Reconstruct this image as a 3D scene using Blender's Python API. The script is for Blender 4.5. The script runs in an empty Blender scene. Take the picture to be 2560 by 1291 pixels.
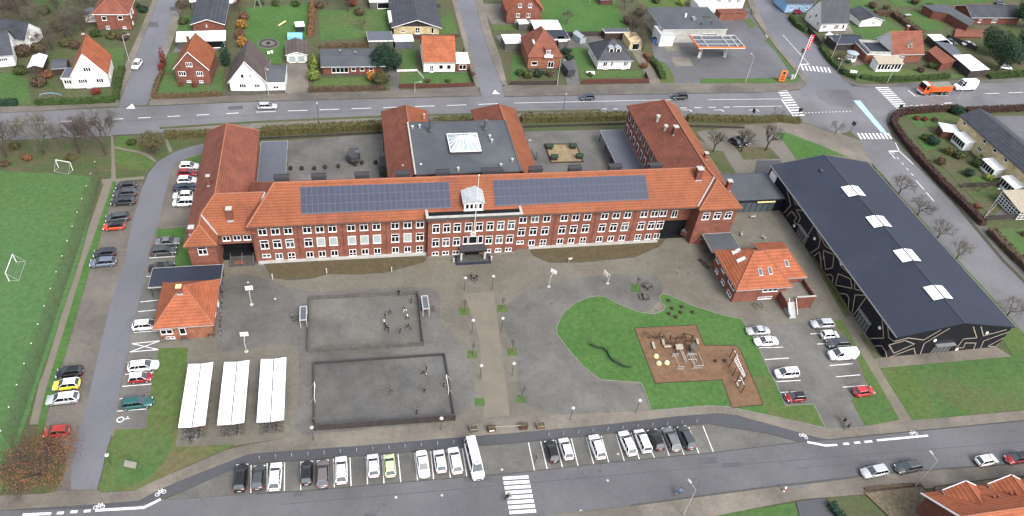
import bpy, bmesh, math, random
from mathutils import Vector, Matrix, noise
from mathutils.geometry import tessellate_polygon
random.seed(7)
R = math.radians
sc = bpy.context.scene
# ---------------------------------------------------------------- camera
FP, PT, RL, YW, CH = 1840.0, R(42.4), R(-7.4), R(15.6), 100.0
_fw = Vector((math.sin(YW)*math.cos(PT), math.cos(YW)*math.cos(PT), -math.sin(PT)))
_rt = Vector((math.cos(YW), -math.sin(YW), 0)); _dn = _fw.cross(_rt)
_X = math.cos(RL)*_rt + math.sin(RL)*_dn; _Y = -math.sin(RL)*_rt + math.cos(RL)*_dn
CAM = Vector((0, 0, CH))
cd = bpy.data.cameras.new('camera'); cam = bpy.data.objects.new('camera', cd); sc.collection.objects.link(cam)
cd.sensor_width = 36; cd.lens = FP/2560*36; cd.clip_end = 3000; cd.clip_start = 1
m = Matrix((_X, -_Y, -_fw)).transposed().to_4x4(); m.translation = CAM; cam.matrix_world = m
sc.camera = cam
# ---------------------------------------------------------------- sky, sun, exposure
SUNV = Vector((0.34, -0.68, 0.85)).normalized()
el = math.asin(SUNV.z); az = math.atan2(SUNV.x, SUNV.y)
w = bpy.data.worlds.new('World'); sc.world = w; w.use_nodes = True
nt = w.node_tree; bg = nt.nodes['Background']
sky = nt.nodes.new('ShaderNodeTexSky'); sky.sky_type = 'NISHITA'; sky.sun_disc = False
sky.sun_elevation = el; sky.sun_rotation = az; sky.dust_density = 4; sky.air_density = 1.0; sky.ozone_density = 1.0
hs = nt.nodes.new('ShaderNodeHueSaturation'); hs.inputs['Saturation'].default_value = 0.42
nt.links.new(sky.outputs[0], hs.inputs['Color']); nt.links.new(hs.outputs[0], bg.inputs[0])
bg.inputs[1].default_value = 0.15
sl = bpy.data.lights.new('sun', 'SUN'); sl.energy = 1.0; sl.angle = R(25); sl.color = (1, .97, .93)
so = bpy.data.objects.new('sun', sl); sc.collection.objects.link(so)
so.rotation_euler = (-SUNV).to_track_quat('-Z', 'Y').to_euler()
sc.view_settings.view_transform = 'Standard'; sc.view_settings.look = 'None'; sc.view_settings.gamma = 1
sc.view_settings.exposure = 1.16
# ---------------------------------------------------------------- helpers
def G(u, v, z=0.0):
    d = (u-1280)/FP*_X + (v-645.5)/FP*_Y + _fw
    return CAM + d*((z-CH)/d.z)
def col(o): sc.collection.objects.link(o); return o
def tag(o, label=None, cat=None, group=None, kind=None):
    if label: o['label'] = label
    if cat: o['category'] = cat
    if group: o['group'] = group
    if kind: o['kind'] = kind
    return o
def thing(name, label, cat, loc=(0, 0, 0), rz=0, group=None):
    o = col(bpy.data.objects.new(name, None)); o.location = loc; o.rotation_euler = (0, 0, rz)
    o.empty_display_size = .3
    return tag(o, label, cat, group)
# ---- materials
M = {}
def mat(n, c, c2=None, s=.3, s2=6.0, rough=.85, spec=.25, metal=0, bump=0, bs=8, mode=None, c3=None, coat=0, con=(.35, .65), emit=None):
    m = bpy.data.materials.new(n); m.use_nodes = True; M[n] = m
    t = m.node_tree; b = t.nodes['Principled BSDF']; N = t.nodes.new; Lk = t.links.new
    b.inputs['Roughness'].default_value = rough; b.inputs['Specular IOR Level'].default_value = spec
    b.inputs['Metallic'].default_value = metal; b.inputs['Coat Weight'].default_value = coat; b.inputs['Coat Roughness'].default_value = .08
    b.inputs['Base Color'].default_value = (*c, 1)
    if emit: b.inputs['Emission Color'].default_value = (*c, 1); b.inputs['Emission Strength'].default_value = emit
    if c2 is None and not mode and not bump: return m
    g = N('ShaderNodeNewGeometry'); P = g.outputs['Position']
    def nz(sc_, det=4, ro=.6):
        n_ = N('ShaderNodeTexNoise'); n_.inputs['Scale'].default_value = sc_; n_.inputs['Detail'].default_value = det
        n_.inputs['Roughness'].default_value = ro; Lk(P, n_.inputs['Vector']); return n_.outputs['Fac']
    def mr(x, a, b_, lo=0, hi=1):
        r_ = N('ShaderNodeMapRange'); Lk(x, r_.inputs[0]); r_.inputs[1].default_value = a; r_.inputs[2].default_value = b_
        r_.inputs[3].default_value = lo; r_.inputs[4].default_value = hi; return r_.outputs[0]
    def mx(f, a, b_):
        x = N('ShaderNodeMix'); x.data_type = 'RGBA'; Lk(f, x.inputs['Factor'])
        for i, q in ((6, a), (7, b_)):
            if isinstance(q, tuple): x.inputs[i].default_value = (*q, 1)
            else: Lk(q, x.inputs[i])
        return x.outputs[2]
    def mth(op, a, b_=None):
        x = N('ShaderNodeMath'); x.operation = op
        for i, q in ((0, a), (1, b_)):
            if q is None: continue
            if isinstance(q, (int, float)): x.inputs[i].default_value = q
            else: Lk(q, x.inputs[i])
        return x.outputs[0]
    c2 = c2 or c
    f = mth('ADD', mth('MULTIPLY', nz(s, 5), .6), mth('MULTIPLY', nz(s2, 5, .7), .4))
    out = mx(mr(f, con[0]+.05, con[1]-.05), c, c2)
    if c3: out = mx(mr(nz(s*.37, 4), .52, .66), out, c3)
    hgt = None
    if mode:
        sep = N('ShaderNodeSeparateXYZ'); Lk(P, sep.inputs[0]); x, y, z = sep.outputs
        xy = mth('ADD', x, y)
        if mode == 'tile':
            sn = mth('SINE', mth('MULTIPLY', z, 6.2832/.34)); vr = mth('SINE', mth('MULTIPLY', xy, 6.2832/.30))
            k = mth('MULTIPLY', mr(sn, -1, 1, .80, 1.08), mr(vr, -1, 1, .9, 1.04))
            vo = N('ShaderNodeTexVoronoi'); vo.inputs['Scale'].default_value = 3.2; Lk(P, vo.inputs['Vector'])
            sv = N('ShaderNodeSeparateColor'); Lk(vo.outputs['Color'], sv.inputs[0])
            k = mth('MULTIPLY', k, mr(sv.outputs[0], 0, 1, .92, 1.06))
            k = mth('MULTIPLY', k, mr(nz(.5, 6, .75), .35, .65, .76, 1.14))
            hgt = sn
        elif mode == 'brick':
            zc = mth('SINE', mth('MULTIPLY', z, 6.2832/.30))
            vo = N('ShaderNodeTexVoronoi'); vo.inputs['Scale'].default_value = 4.5; Lk(P, vo.inputs['Vector'])
            sv = N('ShaderNodeSeparateColor'); Lk(vo.outputs['Color'], sv.inputs[0])
            k = mth('MULTIPLY', mr(zc, -1, 1, .86, 1.06), mr(sv.outputs[0], 0, 1, .78, 1.18))
            k = mth('MULTIPLY', k, mr(nz(.9, 3), .3, .7, .8, 1.2))
        elif mode == 'pave':
            a_ = mth('SINE', mth('MULTIPLY', x, 6.2832/.6)); b2 = mth('SINE', mth('MULTIPLY', y, 6.2832/.6))
            k = mth('MULTIPLY', mr(mth('MAXIMUM', a_, b2), .6, 1, 1.01, .95), mr(nz(12, 2), .3, .7, .9, 1.1))
            k = mth('MULTIPLY', k, mr(nz(.07, 6, .7), .38, .62, .74, 1.2))
            vo = N('ShaderNodeTexVoronoi'); vo.inputs['Scale'].default_value = 1.7; Lk(P, vo.inputs['Vector'])
            sv = N('ShaderNodeSeparateColor'); Lk(vo.outputs['Color'], sv.inputs[0])
            k = mth('MULTIPLY', k, mr(sv.outputs[1], 0, 1, .95, 1.05))
        elif mode == 'asph':
            vo = N('ShaderNodeTexVoronoi'); vo.inputs['Scale'].default_value = .11; Lk(P, vo.inputs['Vector'])
            sv = N('ShaderNodeSeparateColor'); Lk(vo.outputs['Color'], sv.inputs[0])
            cr = N('ShaderNodeTexVoronoi'); cr.feature = 'DISTANCE_TO_EDGE'; cr.inputs['Scale'].default_value = .13
            wv = N('ShaderNodeVectorMath'); wv.operation = 'ADD'; nn = N('ShaderNodeTexNoise'); nn.inputs['Scale'].default_value = .8; nn.inputs['Detail'].default_value = 4
            sc2 = N('ShaderNodeVectorMath'); sc2.operation = 'SCALE'; sc2.inputs['Scale'].default_value = 3.5
            Lk(P, nn.inputs['Vector']); Lk(nn.outputs['Color'], sc2.inputs[0]); Lk(sc2.outputs[0], wv.inputs[0]); Lk(P, wv.inputs[1]); Lk(wv.outputs[0], cr.inputs['Vector'])
            crk = mr(cr.outputs['Distance'], 0, .012, .84, 1)
            k = mth('MULTIPLY', crk, mr(nz(14, 3, .8), .25, .75, .86, 1.14))
            k = mth('MULTIPLY', k, mr(nz(.05, 5, .6), .38, .62, .86, 1.14))
        elif mode == 'board':
            sn = mth('SINE', mth('MULTIPLY', xy, 6.2832/.35)); k = mr(sn, .75, 1, 1, .7)
        elif mode == 'grass':
            k = mth('MULTIPLY', mr(nz(9, 6, .85), .2, .8, .62, 1.4), mr(nz(1.1, 4, .7), .3, .7, .8, 1.22))
        elif mode == 'net': k = mr(nz(5), 0, 1, .9, 1.1)
        cmb = N('ShaderNodeCombineColor')
        for i in range(3): Lk(k, cmb.inputs[i])
        mu = N('ShaderNodeMix'); mu.data_type = 'RGBA'; mu.blend_type = 'MULTIPLY'; mu.inputs['Factor'].default_value = 1
        Lk(out, mu.inputs[6]); Lk(cmb.outputs[0], mu.inputs[7]); out = mu.outputs[2]
    Lk(out, b.inputs['Base Color'])
    if mode == 'asph' or mode == 'pave':
        Lk(mr(nz(.12, 4), .4, .6, rough-.18, rough+.06), b.inputs['Roughness'])
    if bump:
        bn = N('ShaderNodeBump'); bn.inputs['Strength'].default_value = bump; bn.inputs['Distance'].default_value = .05
        Lk(hgt if hgt is not None else nz(bs, 4, .7), bn.inputs['Height']); Lk(bn.outputs[0], b.inputs['Normal'])
    return m
mat('ground', (.075, .068, .04), (.055, .075, .03), .12, 2, mode='grass')
mat('asphalt', (.108, .107, .113), (.086, .086, .092), .08, 1.5, rough=.62, spec=.4, mode='asph')
mat('asphalt_north_haze', (.140, .138, .146), (.115, .114, .120), .08, 1.5, rough=.6, spec=.4, mode='asph')  # paler asphalt: distance haze and wet glare put into the colour
mat('soffit', (.085, .055, .045)); mat('black_and_shade', (.006, .006, .008))  # near-black: dark canopy front, and painted shade in the school's recesses
mat('solar_back', (.10, .105, .13))
mat('asphalt_dark', (.066, .067, .074), (.055, .056, .062), .2, 2, rough=.6, spec=.4, mode='asph')
mat('asphalt_lane', (.132, .133, .148), (.112, .113, .126), .2, 2, rough=.6, spec=.4, mode='asph')
mat('yard', (.146, .134, .106), (.112, .105, .089), .07, 1.2, rough=.7, spec=.35, mode='pave', c3=(.160, .142, .104))
mat('paving', (.165, .147, .122), (.135, .122, .104), .15, 1.5, rough=.75, mode='pave')
mat('paving_pink', (.134, .120, .102), (.112, .102, .090), .12, 1.5, rough=.72, mode='pave')
mat('paving_grey', (.122, .118, .108), (.102, .099, .093), .12, 1.5, rough=.6, mode='pave')
mat('court_upper', (.122, .116, .104), (.104, .100, .092), .15, 1.5, rough=.7, mode='pave')
mat('court', (.108, .106, .100), (.090, .089, .085), .15, 1.5, rough=.7, mode='pave')
mat('windscreen', (.055, .068, .078), rough=.1, spec=.7)  # lighter blue-grey glass, reflection put into the base colour
mat('patch', (.17, .155, .13), (.14, .13, .11), .5, 3, mode='pave')
mat('tarpatch', (.075, .077, .085), (.09, .09, .10), .5, 3, rough=.6)
mat('path_sand', (.165, .147, .115), (.138, .125, .102), .4, 3)
mat('kerb', (.20, .195, .18), (.15, .145, .13), 1, 8)
mat('kerb_dark', (.05, .048, .046), (.08, .075, .07), 1, 8)
mat('lawn', (.050, .100, .032), (.068, .114, .040), .12, 1.4, mode='grass', rough=.95, spec=.1, c3=(.080, .098, .042))
mat('lawn_dark', (.048, .106, .030), (.063, .122, .038), .14, 1.4, mode='grass', rough=.95, spec=.1)
mat('lawn_worn', (.062, .105, .030), (.078, .106, .040), .15, 1.2, mode='grass', rough=.95, spec=.1, c3=(.105, .095, .05))
mat('scrub', (.085, .075, .045), (.045, .075, .022), .18, 1.6, mode='grass', rough=.95, c3=(.10, .078, .052))
mat('field', (.056, .118, .042), (.072, .132, .052), .05, .8, mode='grass', rough=.95, spec=.1, c3=(.062, .112, .038))
mat('bark', (.155, .092, .055), (.125, .075, .045), .4, 6, mode='grass', rough=.95)
mat('bank', (.085, .062, .036), (.065, .058, .030), .6, 3, mode='grass', c3=(.085, .066, .040))
mat('gravel', (.15, .125, .085), (.09, .072, .045), 2, 9, mode='grass')
mat('sand', (.24, .19, .11), (.19, .15, .09), .6, 4, mode='grass')
mat('white', (.78, .78, .78), (.70, .70, .69), 1.5, 7, rough=.6)
mat('white_wall', (.72, .72, .70), (.60, .60, .57), .6, 4, rough=.8)
mat('white_roof', (.84, .85, .85), (.68, .69, .68), .5, 4, rough=.5)
mat('paint', (.74, .74, .74), (.50, .50, .50), 1.2, 12, rough=.6)
mat('paint_worn', (.34, .34, .35), (.20, .20, .21), 1.2, 9, rough=.7)
mat('lane_blue', (.36, .48, .64), (.30, .40, .54), .8, 6, rough=.65)
mat('tiles', (.258, .084, .038), (.205, .067, .032), .25, 3, rough=.75, mode='tile', bump=.35, c3=(.195, .062, .036))
mat('tiles_bright', (.335, .104, .049), (.28, .085, .041), .3, 3, rough=.75, mode='tile', bump=.35)
mat('tiles_old_shade', (.222, .078, .050), (.175, .062, .042), .3, 3, rough=.8, mode='tile', bump=.3)  # old dull tile; on the school's west slopes it also carries painted shade
mat('tiles_dark', (.052, .056, .070), (.042, .045, .055), .3, 3, rough=.55, mode='tile', bump=.25)
mat('ridge', (.33, .135, .080), (.25, .105, .065), 2, 9)
mat('tiles_brown', (.105, .082, .080), (.085, .068, .066), .3, 3, rough=.7, mode='tile', bump=.3)
mat('brick', (.212, .082, .056), (.162, .064, .046), .3, 3, rough=.9, mode='brick')
mat('brick_dark', (.165, .060, .042), (.130, .050, .038), .3, 3, rough=.9, mode='brick')
mat('brick_orange', (.27, .115, .068), (.22, .09, .055), .3, 3, rough=.9, mode='brick')
mat('brick_yellow', (.54, .45, .26), (.45, .37, .22), .3, 3, rough=.9, mode='brick')
mat('felt', (.072, .080, .090), (.056, .062, .070), .15, 1.5, rough=.65, spec=.3, c3=(.088, .097, .105))
mat('felt_dark', (.023, .029, .046), (.019, .024, .038), .1, 1.6, rough=.55, spec=.32, c3=(.029, .035, .050))
mat('felt_light', (.100, .110, .135), (.085, .093, .112), .3, 2, rough=.6)
mat('black_wall', (.008, .008, .014), (.012, .012, .018), .5, 4, rough=.5, mode='board')
mat('trim_line', (.31, .27, .22), (.25, .22, .18), 2, 6, rough=.6)
mat('zinc', (.36, .38, .40), (.28, .30, .32), .7, 5, rough=.45, spec=.5)
mat('stone', (.42, .42, .40), (.32, .31, .29), .8, 5)
mat('glass', (.007, .008, .011), rough=.15, spec=.3)
mat('glass_grey', (.06, .075, .085), rough=.1, spec=.6)
mat('glass_roof', (.33, .38, .41), (.24, .29, .32), 1.2, 4, rough=.25, spec=.5)
mat('blind', (.34, .38, .38), (.28, .32, .32), 2, 6, rough=.5)
mat('solar', (.034, .042, .072), (.030, .036, .060), .6, 4, rough=.5, spec=.25)
mat('solar_rim', (.075, .080, .115), rough=.4)
mat('wood_grey', (.110, .104, .094), (.075, .070, .064), .8, 6, mode='board')
mat('wood_dark', (.035, .024, .018), (.055, .036, .026), 1.5, 8)
mat('wood_brown', (.16, .085, .045), (.11, .06, .035), 1.5, 8)
mat('wood_pale', (.36, .32, .25), (.27, .24, .19), 1.5, 8)
mat('fence_dark', (.035, .030, .030), (.055, .045, .042), 1, 6)
mat('fence_red', (.115, .045, .035), (.075, .034, .028), 1, 6, mode='board')
mat('metal', (.33, .34, .35), rough=.4, metal=.6)
mat('metal_dark', (.05, .05, .055), rough=.5)
mat('galv', (.42, .43, .43), (.34, .35, .35), 2, 9, rough=.5)
mat('rubber', (.018, .018, .019), rough=.8)
mat('rim', (.35, .36, .37), rough=.35, metal=.7)
mat('rim_dark', (.06, .06, .065), rough=.4)
mat('lens', (.75, .77, .78), rough=.15, spec=.6)
mat('tail', (.35, .015, .012), rough=.25)
mat('plate', (.7, .7, .68), rough=.5)
mat('trunk', (.075, .058, .045), (.05, .04, .032), 2, 9, bump=.5)
mat('twig', (.105, .085, .070), (.075, .062, .052), 1, 6)
mat('twig_pale', (.15, .135, .105), (.115, .105, .08), 1, 6)
mat('twig_dark', (.055, .045, .038), (.04, .034, .03), 1, 6)
mat('leaf', (.045, .075, .020), (.028, .050, .013), .9, 5, rough=.7)
mat('leaf_olive', (.100, .088, .036), (.064, .062, .024), 1.1, 5, rough=.7)
mat('leaf_dark', (.012, .034, .020), (.020, .045, .026), .9, 5, rough=.7)
mat('leaf_lime', (.20, .24, .04), (.12, .16, .03), 1.2, 5, rough=.7)
mat('leaf_orange', (.42, .20, .035), (.30, .12, .025), 1.2, 5, rough=.7)
mat('leaf_red', (.17, .03, .022), (.10, .022, .016), 1.2, 5, rough=.7)
mat('leaf_rust', (.19, .075, .038), (.12, .058, .032), 1.1, 5, rough=.7)
mat('leaf_brown', (.095, .062, .040), (.062, .045, .030), 1.1, 5, rough=.7)
mat('beech', (.060, .032, .026), (.038, .022, .018), 1.5, 6, rough=.8)
mat('beech_brown', (.115, .075, .042), (.075, .060, .030), 1.5, 6, rough=.8)
mat('skin', (.48, .28, .20), rough=.6); mat('hair_brown', (.05, .03, .018)); mat('hair_fair', (.30, .21, .11))
mat('cloth_black', (.014, .014, .016)); mat('cloth_navy', (.018, .025, .055)); mat('cloth_white', (.70, .69, .68)); mat('cloth_blue', (.06, .17, .42)); mat('cloth_grey', (.10, .10, .11)); mat('cloth_green', (.05, .08, .05))
mat('red_sign', (.62, .03, .07), rough=.4); mat('orange_sign', (.75, .17, .04), rough=.4); mat('yellow', (.72, .58, .26), rough=.5); mat('blue_plastic', (.20, .52, .78), rough=.5)
mat('truck_orange', (.72, .10, .02), rough=.35, coat=.4); mat('tarp', (.20, .20, .16), (.16, .16, .13), 1, 5); mat('lamp_globe', (.46, .46, .44), rough=.4)
PAINT = dict(white=(.82, .82, .83), silver=(.46, .47, .49), grey=(.16, .165, .175), dark=(.028, .030, .036), black=(.012, .012, .014), navy=(.022, .03, .06), blue_grey=(.14, .17, .22),
             red=(.42, .02, .022), orange_red=(.55, .055, .015), teal=(.02, .10, .095), brown=(.15, .13, .13), green=(.60, .70, .40), yellow=(.75, .68, .05), graphite=(.06, .065, .07), cherry=(.28, .012, .02))
for k_, c_ in PAINT.items(): mat('car_'+k_, c_, rough=.35, spec=.5, metal=.0 if k_ in ('white', 'red', 'yellow') else .25, coat=.7)
# ---- mesh builder
class MB:
    def __init__(s): s.v = []; s.f = []; s.m = []; s.mats = []
    def mi(s, m):
        if m not in s.mats: s.mats.append(m)
        return s.mats.index(m)
    def poly(s, pts, m):
        b = len(s.v); s.v += [tuple(p) for p in pts]; s.f.append(tuple(range(b, b+len(pts)))); s.m.append(s.mi(m))
    def mesh(s, vs, fs, m):
        b = len(s.v); s.v += [tuple(p) for p in vs]; k = s.mi(m)
        for f in fs: s.f.append(tuple(i+b for i in f)); s.m.append(k)
    def box(s, x0, x1, y0, y1, z0, z1, m):
        s.mesh([(x, y, z) for x in (x0, x1) for y in (y0, y1) for z in (z0, z1)],
               [(0, 1, 3, 2), (4, 6, 7, 5), (0, 4, 5, 1), (2, 3, 7, 6), (0, 2, 6, 4), (1, 5, 7, 3)], m)
    def prism(s, pts, z0, z1, m, cap=True, mtop=None):
        a = sum(pts[i][0]*pts[(i+1) % len(pts)][1]-pts[(i+1) % len(pts)][0]*pts[i][1] for i in range(len(pts)))
        if a < 0: pts = pts[::-1]
        n = len(pts); vs = [(p[0], p[1], z0) for p in pts]+[(p[0], p[1], z1) for p in pts]
        s.mesh(vs, [(i, (i+1) % n, n+(i+1) % n, n+i) for i in range(n)], m)
        if cap:
            tr = tessellate_polygon([[Vector((p[0], p[1], 0)) for p in pts]])
            for t in tr:
                q = [Vector((pts[i][0], pts[i][1], z1)) for i in t]
                if (q[1]-q[0]).cross(q[2]-q[0]).z < 0: q = q[::-1]
                s.poly(q, mtop or m)
    def tube(s, p, q, r0, r1, m, n=5, cap=False):
        p = Vector(p); q = Vector(q); d = (q-p)
        if d.length < 1e-6: return
        d.normalize(); a = d.orthogonal().normalized(); b = d.cross(a)
        vs = []
        for c, r in ((p, r0), (q, r1)):
            for i in range(n):
                t = 6.28318*i/n; vs.append(c+a*(r*math.cos(t))+b*(r*math.sin(t)))
        fs = [(i, (i+1) % n, n+(i+1) % n, n+i) for i in range(n)]
        if cap: fs += [tuple(range(n-1, -1, -1)), tuple(range(n, 2*n))]
        s.mesh(vs, fs, m)
    def lathe(s, prof, m, n=12, c=(0, 0, 0)):
        vs = []; fs = []
        for r, z in prof:
            for i in range(n):
                t = 6.28318*i/n; vs.append((c[0]+r*math.cos(t), c[1]+r*math.sin(t), c[2]+z))
        for j in range(len(prof)-1):
            for i in range(n): fs.append((j*n+i, j*n+(i+1) % n, (j+1)*n+(i+1) % n, (j+1)*n+i))
        s.mesh(vs, fs, m)
    def shell(s, faces, t, m, mb=None):
        """thick roof skin out of top faces (lists of 3-D points)"""
        idx = {}; pts = []
        def k(p):
            q = tuple(round(c, 3) for c in p)
            if q not in idx: idx[q] = len(pts); pts.append(q)
            return idx[q]
        F = []
        for f in faces:
            f = [Vector(p) for p in f]; nrm = Vector((0, 0, 0))
            for i in range(len(f)): nrm += f[i].cross(f[(i+1) % len(f)])
            if nrm.z < 0: f = f[::-1]
            F.append([k(p) for p in f])
        n = len(pts); edges = {}
        for f in F:
            for i in range(len(f)): edges[(f[i], f[(i+1) % len(f)])] = 1
        lo = [(p[0], p[1], p[2]-t) for p in pts]
        s.mesh(pts, F, m); s.mesh(lo, [f[::-1] for f in F], mb or m)
        s.mesh(pts+lo, [(a, a+n, b+n, b) for (a, b) in edges if (b, a) not in edges], mb or m)
    def data(s, name):
        me = bpy.data.meshes.new(name); me.from_pydata(s.v, [], s.f)
        for m in s.mats: me.materials.append(M[m])
        me.polygons.foreach_set('material_index', s.m); me.update(); return me
    def build(s, name, parent=None, world=False, smooth=False):
        if world and parent:
            L = Vector(parent.location); s.v = [(p[0]-L.x, p[1]-L.y, p[2]-L.z) for p in s.v]
        me = s.data(name)
        if smooth: me.shade_smooth()
        o = col(bpy.data.objects.new(name, me)); o.parent = parent; return o
def place(name, me, parent, loc=(0, 0, 0), rz=0):
    o = col(bpy.data.objects.new(name, me)); o.parent = parent; o.location = loc; o.rotation_euler = (0, 0, rz); return o
def smooth(pts, k=4):
    out = []; n = len(pts)
    for i in range(n):
        p0, p1, p2, p3 = [Vector(pts[(i+j) % n]) for j in (-1, 0, 1, 2)]
        for s_ in range(k):
            t = s_/k; out.append(.5*((2*p1)+(-p0+p2)*t+(2*p0-5*p1+4*p2-p3)*t*t+(-p0+3*p1-3*p2+p3)*t**3))
    return [tuple(p) for p in out]
def ground(name, px, z, m, kind='structure', side=None, sm=0, zg=0.0, edge=None):
    if sm: px = smooth([(a, b) for a, b in px], sm)
    pts = [G(u, v, zg).xy for u, v in px]
    b = MB(); b.prism([tuple(p) for p in pts], -.05, z, side or m, mtop=m)
    if edge:
        n = len(pts); cx = sum((p for p in pts), Vector((0, 0)))/n; wd, em, ez = edge
        for i in range(n):
            a, c = pts[i], pts[(i+1) % n]; d = c-a
            if d.length < .05: continue
            nn = Vector((-d.y, d.x)).normalized()*wd/2
            b.prism([tuple(a+nn), tuple(c+nn), tuple(c-nn), tuple(a-nn)], -.02, z+ez+.001*(i % 3), em)
    o = b.build(name); tag(o, kind=kind); return o
def strip(b, p, q, wd, z, m, h=.004):
    p = G(*p).xy; q = G(*q).xy; d = (q-p).normalized(); n = Vector((-d.y, d.x))*wd/2
    b.prism([tuple(p+n), tuple(q+n), tuple(q-n), tuple(p-n)], z-.003, z+h, m)
def stripw(b, p, q, wd, z, m, h=.004):
    p = Vector(p); q = Vector(q); d = (q-p).normalized(); n = Vector((-d.y, d.x))*wd/2
    b.prism([tuple(p+n), tuple(q+n), tuple(q-n), tuple(p-n)], z-.003, z+h, m)
# ================================================================ GROUND
b = MB(); b.prism([(-420, -40), (560, -40), (560, 620), (-420, 620)], -.6, 0, 'ground'); tag(b.build('ground'), kind='structure')
# north main road, crossing, far streets
ground('main_road', [(-500, 310), (0, 283), (330, 268), (640, 254), (1180, 241), (1560, 236), (1900, 231), (2000, 226), (2150, 216), (2210, 218), (2300, 213), (2560, 204), (3000, 190),
    (3000, 245), (2560, 266), (2252, 275), (2229, 283), (2221, 300), (2100, 335), (1990, 300), (1940, 305), (1500, 288), (1177, 300), (640, 322), (409, 332), (281, 340), (0, 352), (-500, 400)], .020, 'asphalt_north_haze')
ground('north_street_road', [(403, -40), (394, 0), (365, 77), (340, 138), (322, 194), (294, 270), (368, 262), (394, 179), (419, 84), (447, 0), (457, -40)], .026, 'asphalt_lane')
ground('side_street_road', [(1138, -40), (1141, 0), (1171.6, 115), (1200, 226), (1206, 246), (1262, 244), (1258.5, 220), (1228, 140.6), (1210, 89.5), (1187, 0), (1178, -40)], .026, 'asphalt_lane')
ground('north_east_road', [(1860, -40), (1874, 0), (1905, 50), (1935, 100), (1975, 150), (2003, 190), (2000, 240), (2150, 240), (2114, 199), (2086, 168), (2053, 123), (2017, 92), (1974, 48), (1928, 0), (1900, -40)], .024, 'asphalt_lane')
ground('crossing_patch', [(2040, 224), (2120, 226), (2140, 250), (2130, 272), (2075, 262), (2045, 246)], .030, 'asphalt')
ground('east_street_road', [(2080, 290), (2150, 350), (2163, 384), (2188, 420), (2247, 486), (2298, 540), (2344, 599), (2390, 648), (2446, 706), (2508, 790), (2600, 880), (2760, 880), (2590, 735), (2503, 650), (2380, 504), (2283, 400), (2232, 346), (2216, 310), (2225, 280), (2150, 250)], .024, 'asphalt_north_haze')
ground('verge_pavement', [(-500, 250), (0, 268), (95, 266), (290, 258), (296, 252), (300, 266), (0, 284), (-500, 312)], .10, 'paving_pink', side='kerb_dark')
ground('pavement_north', [(380, 249), (555, 241), (718, 234), (770, 232), (965, 228), (1190, 217), (1204, 240), (1180, 242), (640, 255), (372, 266), (374, 254)], .10, 'paving_pink', side='kerb_dark')
ground('pavement_middle', [(1255, 214), (1430, 214), (1620, 210), (1640, 209), (1760, 208), (1919, 208), (1985, 206), (2003, 196), (2013, 215), (2000, 224), (1900, 232), (1560, 237), (1262, 243)], .10, 'paving_pink', side='kerb_dark')
ground('pavement_west_street', [(390, -40), (382, 0), (345, 90), (318, 150), (300, 200), (285, 255), (297, 253), (324, 194), (341, 138), (366, 77), (395, 0), (402, -40)], .10, 'paving', side='kerb_dark')
ground('pavement_west_street', [(456, -40), (446, 0), (418, 84), (394, 179), (372, 250), (384, 246), (400, 185), (440, 84), (460, 0), (470, -40)], .10, 'paving', side='kerb_dark')
ground('pavement_side_street', [(1186, -40), (1187, 0), (1209, 89), (1227, 141), (1257, 216), (1268, 214), (1250, 141), (1230, 89), (1206, 0), (1198, -40)], .10, 'paving', side='kerb_dark')
ground('pavement_side_street', [(1126, -40), (1129, 0), (1160, 115), (1190, 219), (1200, 221), (1172, 115), (1142, 0), (1139, -40)], .10, 'paving', side='kerb_dark')
ground('pavement_north_east', [(1930, -10), (1972, 44), (2012, 88), (2048, 120), (2078, 160), (2108, 194), (2148, 210), (2204, 212), (2300, 206), (2560, 196), (2560, 205), (2300, 214), (2210, 219), (2148, 218), (2112, 204), (2084, 168), (2053, 124), (2017, 93), (1974, 49), (1926, -2)], .10, 'paving_grey', side='kerb_dark')
ground('pavement_north_east', [(1858, -30), (1882, 40), (1921, 96), (1962, 146), (1999, 192), (2016, 214), (2022, 198), (2003, 180), (1966, 140), (1932, 96), (1902, 45), (1874, -20)], .10, 'paving', side='kerb_dark')
ground('grass_divider', [(400, 319), (640, 304), (953, 290), (1177, 284), (1293, 279), (1500, 274), (1501, 278), (1293, 284), (1177, 289), (953, 295), (640, 309), (400, 323)], .12, 'scrub', side='kerb_dark')
ground('cycle_path_north', [(409, 323), (640, 309), (953, 295), (1293, 284), (1500, 279), (1560, 283), (1940, 290), (1940, 302), (1560, 293), (1293, 297), (953, 308), (640, 323), (409, 335)], .09, 'patch', side='kerb_dark')
ground('pavement_east_street', [(2229, 276), (2252, 270), (2560, 262), (2560, 267), (2252, 276), (2234, 284), (2228, 300), (2244, 342), (2292, 400), (2386, 504), (2509, 650), (2590, 732), (2610, 720), (2530, 650), (2452, 550), (2316, 427), (2239, 345), (2216, 300), (2220, 284)], .10, 'paving_grey', side='kerb_dark')
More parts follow.
